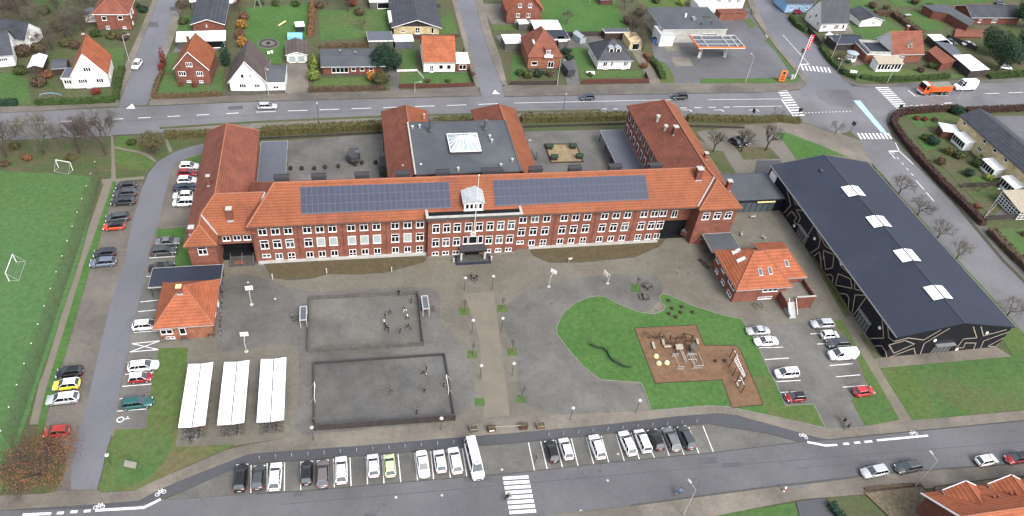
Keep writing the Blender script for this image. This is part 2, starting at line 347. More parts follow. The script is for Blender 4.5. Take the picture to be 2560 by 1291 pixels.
# school square beside the crossing
ground('square', [(1740, 330), (1940, 303), (2000, 306), (2100, 335), (2150, 352), (2163, 384), (2188, 420), (2170, 410), (2060, 392), (1940, 412), (1930, 440), (1830, 440)], .045, 'yard', zg=0)
ground('square_path', [(1943, 305), (2010, 312), (2150, 368), (2185, 412), (2171, 408), (2122, 396), (1968, 334), (1943, 320)], .062, 'paving')
ground('lawn_triangle', [(1943, 333), (1968.6, 333), (2060, 368), (2122, 394.5), (2068, 388), (1991.6, 400)], .09, 'lawn_dark', side='kerb')
ground('planting_bed', [(1763, 374), (1806.5, 379), (1839.7, 434), (1805, 436)], .08, 'scrub', side='kerb')
ground('planting_bed', [(1838, 368), (1925, 370), (1951, 398), (1860, 400)], .08, 'scrub', side='kerb')
ground('square_ramp', [(1891, 402), (1952, 402), (1962, 440), (1884, 440)], .07, 'asphalt_dark')
ground('grass_verge', [(2155, 385), (2163, 384), (2192, 426), (2251, 492), (2302, 545), (2348, 602), (2396, 652), (2452, 712), (2540, 812), (2600, 880), (2540, 905), (2440, 740), (2400, 700), (2200, 430)], .054, 'lawn_worn', side='kerb')
# west side: playing field, woodland edge, access road, car strips
ground('playing_field', [(-700, 430), (0, 428), (120, 434), (246, 442), (240, 470), (204, 634), (150, 800), (97, 954), (60, 1070), (20, 1180), (0, 1240), (-600, 1300)], .03, 'field')
ground('woodland_edge', [(-600, 400), (0, 353), (281, 341), (409, 333), (470, 335), (508, 345), (430, 382), (391, 407), (368, 436), (358, 455), (256, 452), (120, 430), (-600, 425)], .025, 'scrub')
ground('grass_patch', [(290, 345), (330, 344), (350, 372), (385, 398), (380, 420), (330, 425), (284, 402)], .035, 'lawn_worn', sm=3)
ground('dirt_path', [(277, 340), (283, 340), (287, 402), (290, 448), (360, 441), (362, 448), (256, 460), (252, 450), (278, 447), (279, 402)], .045, 'path_sand')
ground('dirt_path', [(284, 366), (312, 372), (345, 377), (372, 386), (391, 402), (388, 406), (366, 392), (345, 383), (312, 377), (284, 370)], .05, 'path_sand')
ground('dirt_path', [(404, 335), (412, 335), (432, 378), (424, 384)], .05, 'path_sand')
ground('foot_path', [(263, 450), (281, 452), (279, 466), (232, 601), (217, 650), (212, 655), (150, 860), (112, 985), (95, 1062), (74, 1062), (98, 960), (112, 926), (153, 793), (202, 645), (220, 575)], .05, 'path_sand')
ground('grass_strip', [(281, 455), (291, 456), (255.6, 578), (240, 634), (225, 673), (194, 783), (163, 890), (150, 930), (124, 1014), (111, 1070), (93, 1110), (95, 1062), (112, 985), (150, 860), (212, 655), (232, 601), (279, 466)], .08, 'lawn_dark', side='kerb_dark')
ground('parking_strip', [(291, 456), (361, 456), (334, 550), (314, 650), (278, 763), (247, 890), (228, 970), (206, 1063), (182, 1124), (178, 1240), (110, 1236), (120, 1130), (111, 1070), (124, 1014), (150, 930), (163, 890), (194, 783), (225, 673), (240, 634), (255.6, 578)], .032, 'paving_pink')
ground('access_road', [(520, 358), (480.5, 366), (434.5, 381), (391, 407), (368, 437.6), (358, 463), (332, 550), (312, 650), (276, 763), (245, 890), (227, 970), (205, 1063), (180, 1124), (177, 1240), (240, 1240), (243, 1222), (256, 1173), (266, 1127), (279, 1088), (289, 1037), (299, 970), (314, 896), (329.7, 832), (347.6, 755), (370.6, 640), (391, 570), (409, 499), (429, 422), (470, 392), (520, 380)], .040, 'asphalt_lane')
YARD = [(440, 400), (560, 360), (1700, 330), (1950, 440), (1975, 500), (2205, 905), (2260, 960), (2290, 1055), (2090, 1085), (2065, 1073), (1920, 1042), (1830, 1021), (1770, 1019), (1630, 1029), (1280, 1045), (760, 1090), (590, 1114), (440, 1122), (300, 1130),
        (279, 1088), (289, 1037), (299, 970), (314, 896), (329.7, 832), (347.6, 755), (370.6, 640), (391, 570), (409, 499), (429, 422)]
ground('school_yard', YARD, .035, 'yard', zg=0)
ground('staff_parking', [(429, 422), (440, 405), (510, 385), (500, 560), (393, 572), (409, 499)], .045, 'paving_pink')
ground('bay_paving', [(391, 596), (445, 596), (434, 700), (400, 850), (385, 890), (378, 960), (364, 1072), (290, 1073), (299, 970), (314, 896), (329.7, 832), (347.6, 755), (370.6, 640)], .045, 'paving_grey')
ground('small_lawn', [(393, 575), (462, 569), (480, 652), (480, 674), (434, 677), (446, 597), (391, 596)], .09, 'lawn_dark', side='kerb')
ground('small_lawn', [(463, 400), (503, 387), (505, 414), (478, 408)], .09, 'lawn_dark', side='kerb')
ground('corner_lawn', [(397, 872), (470, 870), (462, 960), (438, 1118), (587, 1112), (560, 1126), (500, 1152), (436, 1181), (384, 1207), (333, 1227), (256, 1231), (246, 1222), (260, 1173), (270, 1127), (283, 1092), (290, 1075), (365, 1073), (379, 960)], .06, 'lawn_worn', side='kerb_dark')
ground('lawn_patch', [(375, 1100), (405, 1080), (432, 1100), (400, 1170), (330, 1215), (285, 1215), (300, 1150)], .066, 'lawn', sm=4)
ground('yard_asphalt', smooth([(565, 700), (640, 690), (780, 730), (1075, 720), (1100, 800), (1160, 880), (1180, 1020), (1000, 1075), (760, 1092), (745, 1000), (745, 880), (700, 860), (560, 880), (540, 820)], 3), .041, 'paving_grey')
ground('yard_asphalt', smooth([(1250, 790), (1330, 720), (1480, 690), (1640, 690), (1650, 750), (1600, 785), (1540, 765), (1490, 742), (1420, 765), (1390, 815), (1420, 880), (1500, 955), (1600, 962), (1615, 1010), (1480, 1030), (1390, 1035), (1300, 1000), (1290, 880)], 2), .041, 'paving_grey')
ground('yard_walk', [(1160, 735), (1235, 730), (1250, 850), (1275, 1040), (1210, 1044), (1200, 850)], .046, 'path_sand')
ground('courtyard', [(716, 352), (955, 335), (962, 460), (700, 470)], .042, 'paving_grey')
ground('courtyard', [(1310, 330), (1500, 325), (1570, 325), (1620, 425), (1345, 432)], .042, 'paving_grey')
ground('sandpit', [(1361, 361.5), (1440, 361.5), (1457, 405.5), (1378, 407.5)], .10, 'sand', side='wood_dark', edge=(.35, 'wood_dark', .06))
# planted banks below the front of the school
ground('planted_bank', [(656.6, 656), (664, 660), (1059, 642), (1065, 648), (1059, 657), (960, 683.5), (896, 687), (819, 686), (783, 697), (722, 701), (682, 696)], .16, 'bank', side='kerb_dark')
ground('planted_bank', [(1322, 621), (1638, 603), (1664, 599), (1648, 618), (1587, 644), (1459, 657), (1374, 658), (1334, 640)], .16, 'bank', side='kerb_dark')
# playground
LAWN = [(1392.5, 814), (1390, 834), (1413, 865), (1459, 919), (1502, 950.6), (1599.5, 958), (1606, 965), (1628.7, 1028), (1767, 1016), (1818, 1018), (1920, 1039.5), (2063.6, 1071.5), (2033, 1011), (1963, 1015), (1940, 960), (1922, 929), (1893, 862), (1865, 816), (1852.5, 798.5), (1804, 788), (1725, 763), (1671, 738), (1656, 736), (1648, 742), (1650.6, 752.5), (1662, 768), (1658, 778), (1633, 786), (1599.5, 782), (1561, 768), (1510, 742), (1495, 741), (1469, 745), (1438.5, 757.6), (1408, 783)]
ground('play_lawn', LAWN, .10, 'lawn_dark', side='kerb', edge=(.16, 'kerb', .03))
ground('worn_lawn', [(1880, 940), (1925, 945), (1950, 1015), (2030, 1013), (2060, 1069), (1925, 1040), (1905, 1012)], .106, 'lawn_worn')
ground('bark_bed', [(1585.4, 821.5), (1740, 814), (1760.5, 865), (1840, 865), (1852, 880), (1908, 1012.6), (1830, 1021.5), (1804, 950.5), (1638, 959.5)], .115, 'bark', side='wood_dark', edge=(.14, 'wood_dark', .02))
# hall surroundings
ground('car_park', [(1865, 816), (2030, 806), (2110, 840), (2140, 895), (2165, 965), (2127.7, 1002), (2162, 1066), (2150, 1068), (2066, 1072), (2033, 1011), (1963, 1015), (1940, 960), (1922, 929), (1893, 862)], .048, 'paving_grey')
ground('grass_strip', [(2076, 800), (2104, 802), (2150, 880), (2200, 965), (2249, 1051), (2163, 1066), (2128, 1002), (2168, 965), (2142, 895), (2112, 840)], .08, 'lawn_worn', side='kerb')
ground('grass_patch', [(2140, 1000), (2208, 985), (2247, 1050), (2165, 1064)], .086, 'lawn')
ground('grass_strip', [(1961, 530), (1974, 530), (2070, 690), (2128, 792), (2112, 794)], .08, 'scrub', side='kerb')
ground('grass_strip', [(2146, 838), (2158, 836), (2199, 897), (2186, 899)], .08, 'scrub', side='kerb')
ground('hall_terrace', [(2197, 895), (2490, 868), (2528, 892), (2200, 921)], .07, 'paving', side='kerb')
ground('hall_lawn', [(2200, 921), (2528, 892), (2600, 850), (2700, 900), (2700, 1012), (2560, 1025), (2281.5, 1052), (2222, 960)], .06, 'lawn')
ground('worn_lawn', [(2202, 922), (2270, 916), (2310, 975), (2350, 1044), (2283, 1050), (2223, 960)], .066, 'lawn_worn')
# south street
ground('south_street_road', [(-300, 1275), (0, 1277), (235, 1262), (346, 1253), (410, 1248), (415, 1250), (640, 1236), (809, 1224), (1163, 1193), (1280, 1184), (1536, 1156), (1782.6, 1132), (1920, 1112.6), (1999, 1106), (2079, 1099), (2200, 1086), (2560, 1051), (2900, 1010), (2900, 1130), (2560, 1160), (2407, 1170), (2235, 1183), (2130, 1195), (1945.6, 1216), (1577, 1265), (1459, 1278), (1280, 1300), (900, 1400), (-300, 1400)], .020, 'asphalt')
ground('lay_by', [(415, 1249), (590, 1170), (640, 1160), (896, 1141), (1204, 1115), (1280, 1109), (1562, 1080.5), (1770, 1060), (1920, 1084), (1999, 1106), (1920, 1112.6), (1782.6, 1132), (1536, 1156), (1280, 1184), (1163, 1193), (809, 1224), (640, 1236)], .035, 'paving_grey')
ground('cycle_path', [(0, 1277), (0, 1274), (235, 1259), (346, 1250), (397, 1226), (487, 1188), (615, 1139), (640, 1134), (896, 1116), (1163, 1093), (1280, 1084), (1536, 1060), (1690, 1042), (1793, 1034), (1839, 1039.5), (1920, 1061), (2048, 1096), (2079, 1100), (1999.5, 1106), (1920, 1084), (1770, 1060), (1562, 1080.5), (1280, 1109), (1204, 1115), (896, 1141), (640, 1160), (590, 1170), (410, 1248), (346, 1264), (235, 1272)], .060, 'asphalt_dark', side='kerb_dark')
ground('pavement_south', [(-300, 1262), (0, 1240), (110, 1236), (150, 1228), (180, 1226), (243, 1224), (256, 1232), (333, 1228), (436, 1182), (564, 1126), (640, 1110), (760, 1088), (1280, 1043), (1630, 1028), (1770, 1018), (1830, 1020), (1920, 1041), (2065, 1073), (2150, 1068), (2250, 1056), (2283, 1052), (2560, 1027), (2800, 1003), (2800, 1028), (2560, 1052), (2200, 1087), (2079, 1100), (2048, 1096), (1920, 1061), (1839, 1039), (1793, 1034), (1690, 1042), (1536, 1060), (1280, 1084), (1163, 1093), (896, 1116), (640, 1134), (615, 1139), (487, 1188), (397, 1226), (346, 1253), (235, 1262), (0, 1277), (-300, 1294)], .085, 'paving', side='kerb_dark')
ground('pavement_far_south', [(1280, 1300), (1459, 1278), (1577, 1265), (1945.6, 1216), (2130, 1195), (2235, 1183), (2407, 1170), (2560, 1160), (2900, 1130), (2900, 1165), (2560, 1200), (2405, 1210), (2300, 1225), (2000, 1250), (1740, 1300), (1500, 1400), (1280, 1400)], .10, 'paving', side='kerb_dark')
ground('south_lawn', [(1735, 1296), (1985, 1258), (2010, 1330), (1700, 1400)], .08, 'lawn', side='kerb')
ground('driveway', [(1990, 1256), (2060, 1246), (2110, 1330), (2010, 1340)], .11, 'asphalt_dark')
ground('garden_gravel', [(2158, 1232), (2304, 1216), (2340, 1260), (2330, 1400), (2260, 1330)], .12, 'gravel', edge=(.15, 'wood_dark', .03))
ground('garden_gravel', [(2335, 1218), (2500, 1196), (2560, 1192), (2560, 1230), (2340, 1260)], .125, 'gravel', edge=(.15, 'wood_dark', .03))
ground('shrub_bed', [(0, 1170), (60, 1120), (110, 1085), (150, 1110), (165, 1160), (140, 1228), (90, 1236), (20, 1236)], .05, 'scrub', sm=3)
# gardens north of the main road
for px, m_ in [
    ([(-60, 200), (20, 180), (70, 200), (78, 262), (-60, 268)], 'lawn'), ([(98, 225), (280, 225), (290, 255), (96, 263)], 'scrub'),
    ([(-80, -40), (260, -40), (300, 60), (330, 90), (300, 160), (280, 226), (90, 224), (60, 190), (-80, 170)], 'scrub'), ([(85, -10), (165, -12), (150, 25), (95, 28)], 'lawn'),
    ([(255, 120), (312, 120), (305, 175), (262, 175)], 'lawn'), ([(400, 190), (520, 185), (555, 195), (550, 240), (384, 246)], 'lawn'),
    ([(420, 133), (447, 133), (436, 180), (412, 184)], 'lawn'), ([(528, 170), (560, 165), (556, 238), (525, 238)], 'lawn'),
    ([(440, 40), (480, 40), (485, 82), (438, 84)], 'lawn'), ([(615, 20), (775, 10), (770, 90), (714, 110), (706, 160), (640, 158), (596, 128)], 'lawn_dark'),
    ([(796, 28), (968, 22), (975, 92), (800, 102)], 'lawn'), ([(785, 198), (975, 192), (975, 222), (782, 228)], 'lawn_worn'), ([(1004, 125), (1040, 123), (1042, 172), (1006, 174)], 'lawn'),
    ([(1100, 50), (1128, 32), (1145, 90), (1100, 92)], 'lawn'), ([(998, 182), (1045, 184), (1180, 182), (1186, 208), (1000, 214)], 'lawn'),
    ([(1350, -10), (1535, -5), (1570, 82), (1420, 88), (1352, 66)], 'lawn_dark'), ([(1590, -20), (1690, -15), (1700, 20), (1600, 24)], 'lawn_worn'),
    ([(1280, 138), (1310, 138), (1318, 172), (1290, 200), (1275, 202)], 'lawn'), ([(1428, 120), (1478, 120), (1485, 178), (1600, 178), (1615, 192), (1452, 198)], 'lawn'),
    ([(1232, 64), (1300, 62), (1300, 76), (1230, 77)], 'lawn_worn'), ([(2112, 0), (2180, -6), (2215, 50), (2280, 90), (2150, 105), (2120, 60)], 'lawn'), ([(2195, -20), (2480, -20), (2470, 8), (2240, 18)], 'lawn'),
    ([(2250, 30), (2330, 30), (2360, 75), (2300, 80)], 'lawn'), ([(2110, 170), (2170, 160), (2260, 175), (2420, 190), (2290, 206), (2150, 205), (2115, 190)], 'lawn_worn'),
    ([(1955, 5), (1985, 0), (2000, 40), (1978, 44)], 'scrub'), ([(2330, -10), (2600, -10), (2640, 190), (2460, 190), (2330, 90)], 'scrub'),
    ([(2262, 285), (2400, 285), (2420, 300), (2350, 316), (2290, 320)], 'lawn'), ([(2285, 340), (2340, 340), (2345, 372), (2310, 376)], 'lawn'), ([(2320, 380), (2470, 330), (2560, 470), (2480, 545)], 'scrub'),
    ([(2490, 575), (2560, 570), (2620, 640), (2560, 650)], 'lawn'), ([(2420, 440), (2500, 440), (2520, 470), (2440, 470)], 'lawn_worn')]:
    ground('garden_lawn', px, .055 + .002*random.random()+(.01 if m_ != 'scrub' else 0), m_)
for px, m_ in [
    ([(714, 160), (768, 160), (772, 232), (716, 235)], 'paving'), ([(450, 105), (560, 100), (560, 125), (430, 132)], 'paving_grey'), ([(960, 170), (1000, 160), (998, 226), (975, 228)], 'paving_grey'),
    ([(1145, 165), (1165, 165), (1188, 218), (1160, 218)], 'paving_grey'), ([(1405, 150), (1440, 150), (1450, 212), (1418, 214)], 'paving_grey'), ([(1580, 130), (1600, 120), (1655, 210), (1628, 212)], 'paving'),
    ([(1240, 90), (1440, 75), (1600, 95), (1590, 130), (1420, 125), (1260, 130)], 'paving_grey'), ([(2120, 50), (2150, 75), (2150, 85), (2085, 85), (2060, 60)], 'paving'),
    ([(2330, 85), (2470, 90), (2480, 130), (2380, 120)], 'paving_grey'), ([(1190, 10), (1290, 10), (1290, 62), (1230, 62), (1206, 20)], 'paving'), ([(2430, 290), (2560, 290), (2700, 420), (2560, 380), (2480, 320)], 'asphalt'),
    ([(2530, 440), (2470, 550), (2560, 546), (2700, 540)], 'paving_grey'), ([(2130, 130), (2165, 120), (2168, 165), (2130, 170)], 'paving'), ([(180, 60), (250, 55), (245, 80), (190, 80)], 'paving_grey')]:
    ground('garden_paving', px, .052+.001*random.random(), m_)
ground('filling_station_forecourt', [(1625, 100), (1870, 20), (1885, 50), (1920, 105), (1990, 195), (1985, 208), (1650, 212), (1684, 207), (1640, 160)], .058, 'asphalt')
for px in [[(1655, 110), (1692, 110), (1702, 128), (1667, 128)], [(1675, 144), (1720, 144), (1733, 166), (1690, 167)]]:
    ground('concrete_slab', px, .068, 'patch')
ground('grass_strip', [(1686, 193), (1665, 160), (1640, 150), (1654, 200), (1650, 212), (1684, 208)], .09, 'lawn_worn')
ground('grass_strip', [(1752, 198), (1919, 197), (1975, 194), (1980, 188), (1940, 130), (1910, 100), (1920, 101), (1999, 196), (1990, 207), (1919, 210), (1750, 210)], .13, 'lawn', side='kerb')
ground('grass_strip', [(1858, 50), (1875, 48), (1892, 66), (1878, 72)], .13, 'lawn', side='kerb')
# tar patches and drains
for px, nm in [([(2, 0)], None)]: pass
for (u, v, a, c, d) in [(1768, 1152, 46, 16, -2), (745, 1236, 22, 10, -4), (925, 1288, 30, 8, 0), (588, 270, 36, 9, -3), (960, 1262, 10, 5, 0), (1830, 1163, 50, 12, -3), (2168, 1143, 12, 3, 0), (2020, 1222, 22, 8, -6), (380, 62, 30, 13, 0), (1195, 1197, 70, 14, -3)]:
    ground('tar_patch', [(u-a/2, v-c/2-d/2), (u+a/2, v-c/2+d/2), (u+a/2+2, v+c/2+d/2), (u-a/2+2, v+c/2-d/2)], .029 if v > 900 else .034, 'tarpatch')
# ---------------------------------------------------------------- painted markings
b = MB(); Z = .05
def cross(P0, P1, n, Q0, wd, z=Z):
    """zebra: n bars centred along P0-P1, each as long as vector P0->Q0"""
    a, c, q = G(*P0).xy, G(*P1).xy, G(*Q0).xy; L = q-a
    for i in range(n):
        s = a+(c-a)*(i/(n-1)); stripw(b, s-L/2, s+L/2, wd, z, 'paint')
cross((1289, 1195), (1307, 1280), 8, (1353, 1191), .55)
cross((1951, 221), (1998, 289), 12, (1976, 220), .55)
cross((2205, 220), (2257, 271), 11, (2237, 219), .55)
cross((2006, 170), (2073, 176), 8, (2011, 183), .55)
cross((2149, 341), (2224, 341), 9, (2158, 356), .55)
for (u0, v0), (u1, v1), n, d in [((25, 310.5), (345, 296), 5, .42), ((345, 296), (640, 281), 4, .42), ((640, 281), (1276, 259), 8, .62), ((2462, 235), (2640, 229), 3, .6), ((1506, 273), (1560, 273), 2, .4), ((1700, 271), (1845, 268), 4, .45),
    ((1957, 170), (1880, 20), 6, .3), ((2230, 380), (2290, 448), 5, .4), ((2290, 452), (2340, 510), 2, .8)]:
    for i in range(n):
        t0, t1 = (i)/n, (i+d)/n; strip(b, (u0+(u1-u0)*t0, v0+(v1-v0)*t0), (u0+(u1-u0)*t1, v0+(v1-v0)*t1), .22, Z, 'paint')
for p, q, wd in [((1285, 258.5), (1690, 250), .16), ((1770, 250), (1951, 248), .16), ((1832, 268), (1955, 266), .16), ((1954, 249), (1984, 292), .45), ((2271, 227), (2288, 241), .4), ((2288, 241), (2370, 240), .16), ((1957, 88), (2023, 162), .16), ((2000, 162), (2024, 161), .45),
    ((2236, 352), (2248, 379), .25), ((2222, 379), (2250, 379), .5), ((2222, 379), (2238, 398), .25), ((2248, 379), (2284, 412), .25), ((2360, 259), (2380, 258), .35)]: strip(b, p, q, wd, Z, 'paint')
for i in range(14): strip(b, (2012+i*8.6, 283-.3*i), (2015+i*8.6, 283-.3*i), .35, Z, 'paint')
for i in range(8): strip(b, (2262+i*13, 265-.4*i), (2269+i*13, 265-.4*i), .3, Z, 'paint')
for u in (1708, 1788, 1876):   # turn arrows
    strip(b, (u-4, 276), (u+16, 275.5), .16, Z+.002, 'paint'); strip(b, (u+15, 275), (u+22, 280), .3, Z, 'paint')
for u, v in [(328, 269.5), (1239, 233.5)]:    # give-way triangles
    p = G(u, v).xy; b.prism([(p.x-1.0, p.y-.5), (p.x+1.0, p.y-.5), (p.x, p.y+1.6)], .045, .054 if 0 else .106, 'paint')
ground('blue_cycle_lane', [(2133, 252), (2150, 252), (2215, 330), (2221, 340), (2201, 330)], .046, 'lane_blue')
# south street: parking bays
A = [(577, 1166, 585, 1235)]
for i in range(16):
    pass
L0 = [(668, 1158, 668, 1230), (711.5, 1157, 711, 1228), (752, 1155, 752, 1226), (793, 1153, 794, 1223), (834, 1147, 836, 1219), (875, 1145, 878, 1216), (915, 1142, 919, 1212), (955, 1139, 960, 1209), (995, 1136, 1002, 1206), (1036, 1133, 1044, 1202), (1077, 1129, 1084, 1199), (1117, 1125, 1126, 1196), (1156, 1122, 1167, 1192), (628, 1163, 627, 1233),
      (1321, 1107, 1336, 1177), (1351.5, 1104, 1368, 1174), (1389, 1101, 1406, 1169), (1428, 1097, 1445, 1165), (1466, 1095, 1484, 1161), (1503, 1091, 1522, 1158), (1540, 1087, 1561, 1154.6), (1578, 1083, 1598.5, 1149.5), (1610, 1090, 1636, 1145), (1650, 1075, 1673, 1141), (1686, 1072, 1710, 1138), (1722, 1069, 1747, 1134.5), (1757, 1065, 1783, 1130.5)]
for a_ in L0: strip(b, a_[:2], a_[2:], .14, .052, 'paint')
# west bays
for p, q in [((373, 646), (438, 642)), ((371, 669), (384, 667)), ((366, 692), (380, 691)), ((351, 756), (395, 751)), ((345, 780), (390, 776)), ((335, 832), (398, 828)), ((319, 908), (390, 902)), ((313, 937), (384, 931)), ((306, 967), (379, 961)), ((299, 998), (312, 997)), ((293, 1029), (367, 1023)),
    ((331, 860), (400, 853)), ((325, 881), (396, 875)), ((331, 860), (396, 875)), ((325, 881), (400, 853))]: strip(b, p, q, .16, .056+.001*random.random(), 'paint')
for p, q in [((1870, 842), (1908, 841)), ((1893, 870), (1957, 869)), ((1912, 900), (1972, 896)), ((1941, 955), (2001, 952)), ((1952, 982), (1990, 980)), ((2026, 836), (2052, 834)), ((2043, 861), (2068, 860)), ((2074, 915), (2131, 910)), ((2090, 943), (2150, 938)), ((2107, 969), (2167, 964))]: strip(b, p, q, .16, .062, 'paint')
# cycle lane edges and symbols
for p, q, wd in [((57, 1288), (128, 1285), .5), ((143, 1284), (160, 1283), .5), ((176, 1281), (194, 1280), .5), ((210, 1279), (227, 1278), .5), ((239, 1277), (362, 1270), .5), ((360, 1270), (402, 1249), .5), ((2018, 1106), (2064, 1115), .5), ((2062, 1115), (2093, 1113), .5), ((2108, 1111), (2122, 1110), .5), ((2135, 1108), (2150, 1107), .5), ((2161, 1106), (2180, 1104), .5), ((2192, 1102), (2319, 1090), .5)]:
    strip(b, p, q, wd*.8, .068+.001*random.random(), 'paint')
def ring(c, r, z, wd=.12, m_='paint', n=12):
    for i in range(n):
        t0, t1 = 6.2832*i/n, 6.2832*(i+1)/n
        b.poly([(c[0]+rr*math.cos(t), c[1]+rr*math.sin(t), z) for rr, t in ((r, t0), (r, t1), (r-wd, t1), (r-wd, t0))][::-1], m_)
def bike_mark(u, v, ang):
    c = G(u, v).xy; d = Vector((math.cos(ang), math.sin(ang))); n = Vector((-d.y, d.x)); z = .108
    K = .68
    for s in (-.65, .65): ring(c+d*s*K, .32, z, .10)
    for p, q in (((-.65, 0), (-.2, .6)), ((-.2, .6), (.5, .6)), ((.5, .6), (.0, 0)), ((-.2, .6), (0, 0)), ((.65, 0), (.45, .9)), ((-.35, .85), (-.05, .85)), ((-.65, 0), (0, 0))):
        stripw(b, c+d*p[0]*K+n*p[1]*K, c+d*q[0]*K+n*q[1]*K, .10, z, 'paint_worn' if 0 else 'paint')
bike_mark(402, 1234, .4); bike_mark(248, 1269, .0); bike_mark(2008, 1092, -.7); bike_mark(2283, 1085, .0)
c = G(301, 1050).xy; ring(c, .55, .06, .16); stripw(b, (c.x+.5, c.y), (c.x+1.3, c.y+.1), .14, .058, 'paint'); stripw(b, (c.x+.9, c.y+.1), (c.x+1.0, c.y+.5), .14, .06, 'paint')
tag(b.build('road_markings'), kind='structure')
# pinkish games court traces and worn dots painted on the yard
b = MB()
for i in range(26):
    u, v = 1165+random.random()*70, 708+random.random()*42; p = G(u, v).xy; r = .12+.12*random.random()
    b.prism([(p.x+r*math.cos(t*1.0472), p.y+r*math.sin(t*1.0472)) for t in range(6)], .045, .055, 'patch')
for u, v in [(801, 1215), (1105, 1239), (1519, 1202), (1452, 1278), (620, 707), (688, 748), (2399, 1066), (990, 1244), (450, 1222), (1255, 1175), (1545, 1136)]:
    p = G(u, v).xy; r = .22; b.prism([(p.x+r*math.cos(t*.785), p.y+r*math.sin(t*.785)) for t in range(8)], .02, .048 if v > 1000 else .06, 'stone')
for u, v in [(740, 1110), (955, 1095), (1520, 1031), (1440, 1039), (1300, 905), (1378, 760), (1640, 777), (1620, 660), (1500, 1178), (1985, 962), (1730, 655), (1698, 670), (1692, 684), (1720, 683), (797, 879), (878, 879), (968, 872), (690, 725)]:
    p = G(u, v).xy; r = .28; b.prism([(p.x+r*math.cos(t*.785), p.y+r*math.sin(t*.785)) for t in range(8)], .02, .062, 'tarpatch')
tag(b.build('drain_covers'), kind='structure')

b = MB()
def kl(P_, wd=.22, z=.012, m_='kerb_dark'):
    for i, (p, q) in enumerate(zip(P_, P_[1:])): strip(b, p, q, wd, z+.0, m_, .1+.002*(i % 3))
kl([(590, 1170), (640, 1160), (896, 1141), (1204, 1115), (1280, 1109), (1562, 1080.5), (1770, 1060), (1920, 1084), (1999.5, 1106)], .16); kl([(1577, 1265), (1945, 1216), (2130, 1195), (2235, 1183), (2407, 1170), (2560, 1160)]); kl([(2079, 1100), (2200, 1087), (2560, 1052)], .16)
kl([(640, 1236), (809, 1224), (1163, 1193), (1280, 1184), (1536, 1156), (1782, 1132), (1999, 1106)], .12, -.04); kl([(2232, 349), (2283, 405), (2380, 504), (2503, 650), (2590, 738)], .2); kl([(391, 407), (368, 437), (358, 463)], .15, 0)
kl([(372, 266), (640, 254), (1180, 241)], .15, .03); kl([(1262, 243), (1560, 237), (1900, 232)], .15, .03); kl([(281, 340), (409, 333)], .15, 0)
tag(b.build('kerb_line'), kind='structure')
ground('tar_patch', [(1945, 1213), (2020, 1206), (2130, 1194), (2128, 1198), (2020, 1212), (1960, 1219)], .112, 'tarpatch'); ground('tar_patch', [(1990, 1215), (2005, 1213), (2012, 1222), (1996, 1224)], .116, 'asphalt')

b = MB()
for P_ in ([(0, 318), (300, 304), (640, 289), (950, 277)], [(1270, 270), (1500, 268), (1700, 264)], [(700, 1262), (1100, 1228), (1600, 1183), (2100, 1142), (2560, 1105)], [(1990, 1172), (2300, 1142)], [(2330, 640), (2240, 540), (2190, 470)], [(640, 246), (900, 240), (1180, 233)], [(1290, 232), (1560, 228), (1900, 224)]):
    kl(P_, .10, .03 if P_[0][1] not in (246, 232) else .108, 'tarpatch') if 0 else [strip(b, p, q, .09, (.04 if P_[0][1] not in (246, 232) else .115), 'tarpatch') for p, q in zip(P_, P_[1:])]
tag(b.build('asphalt_seams'), kind='structure')
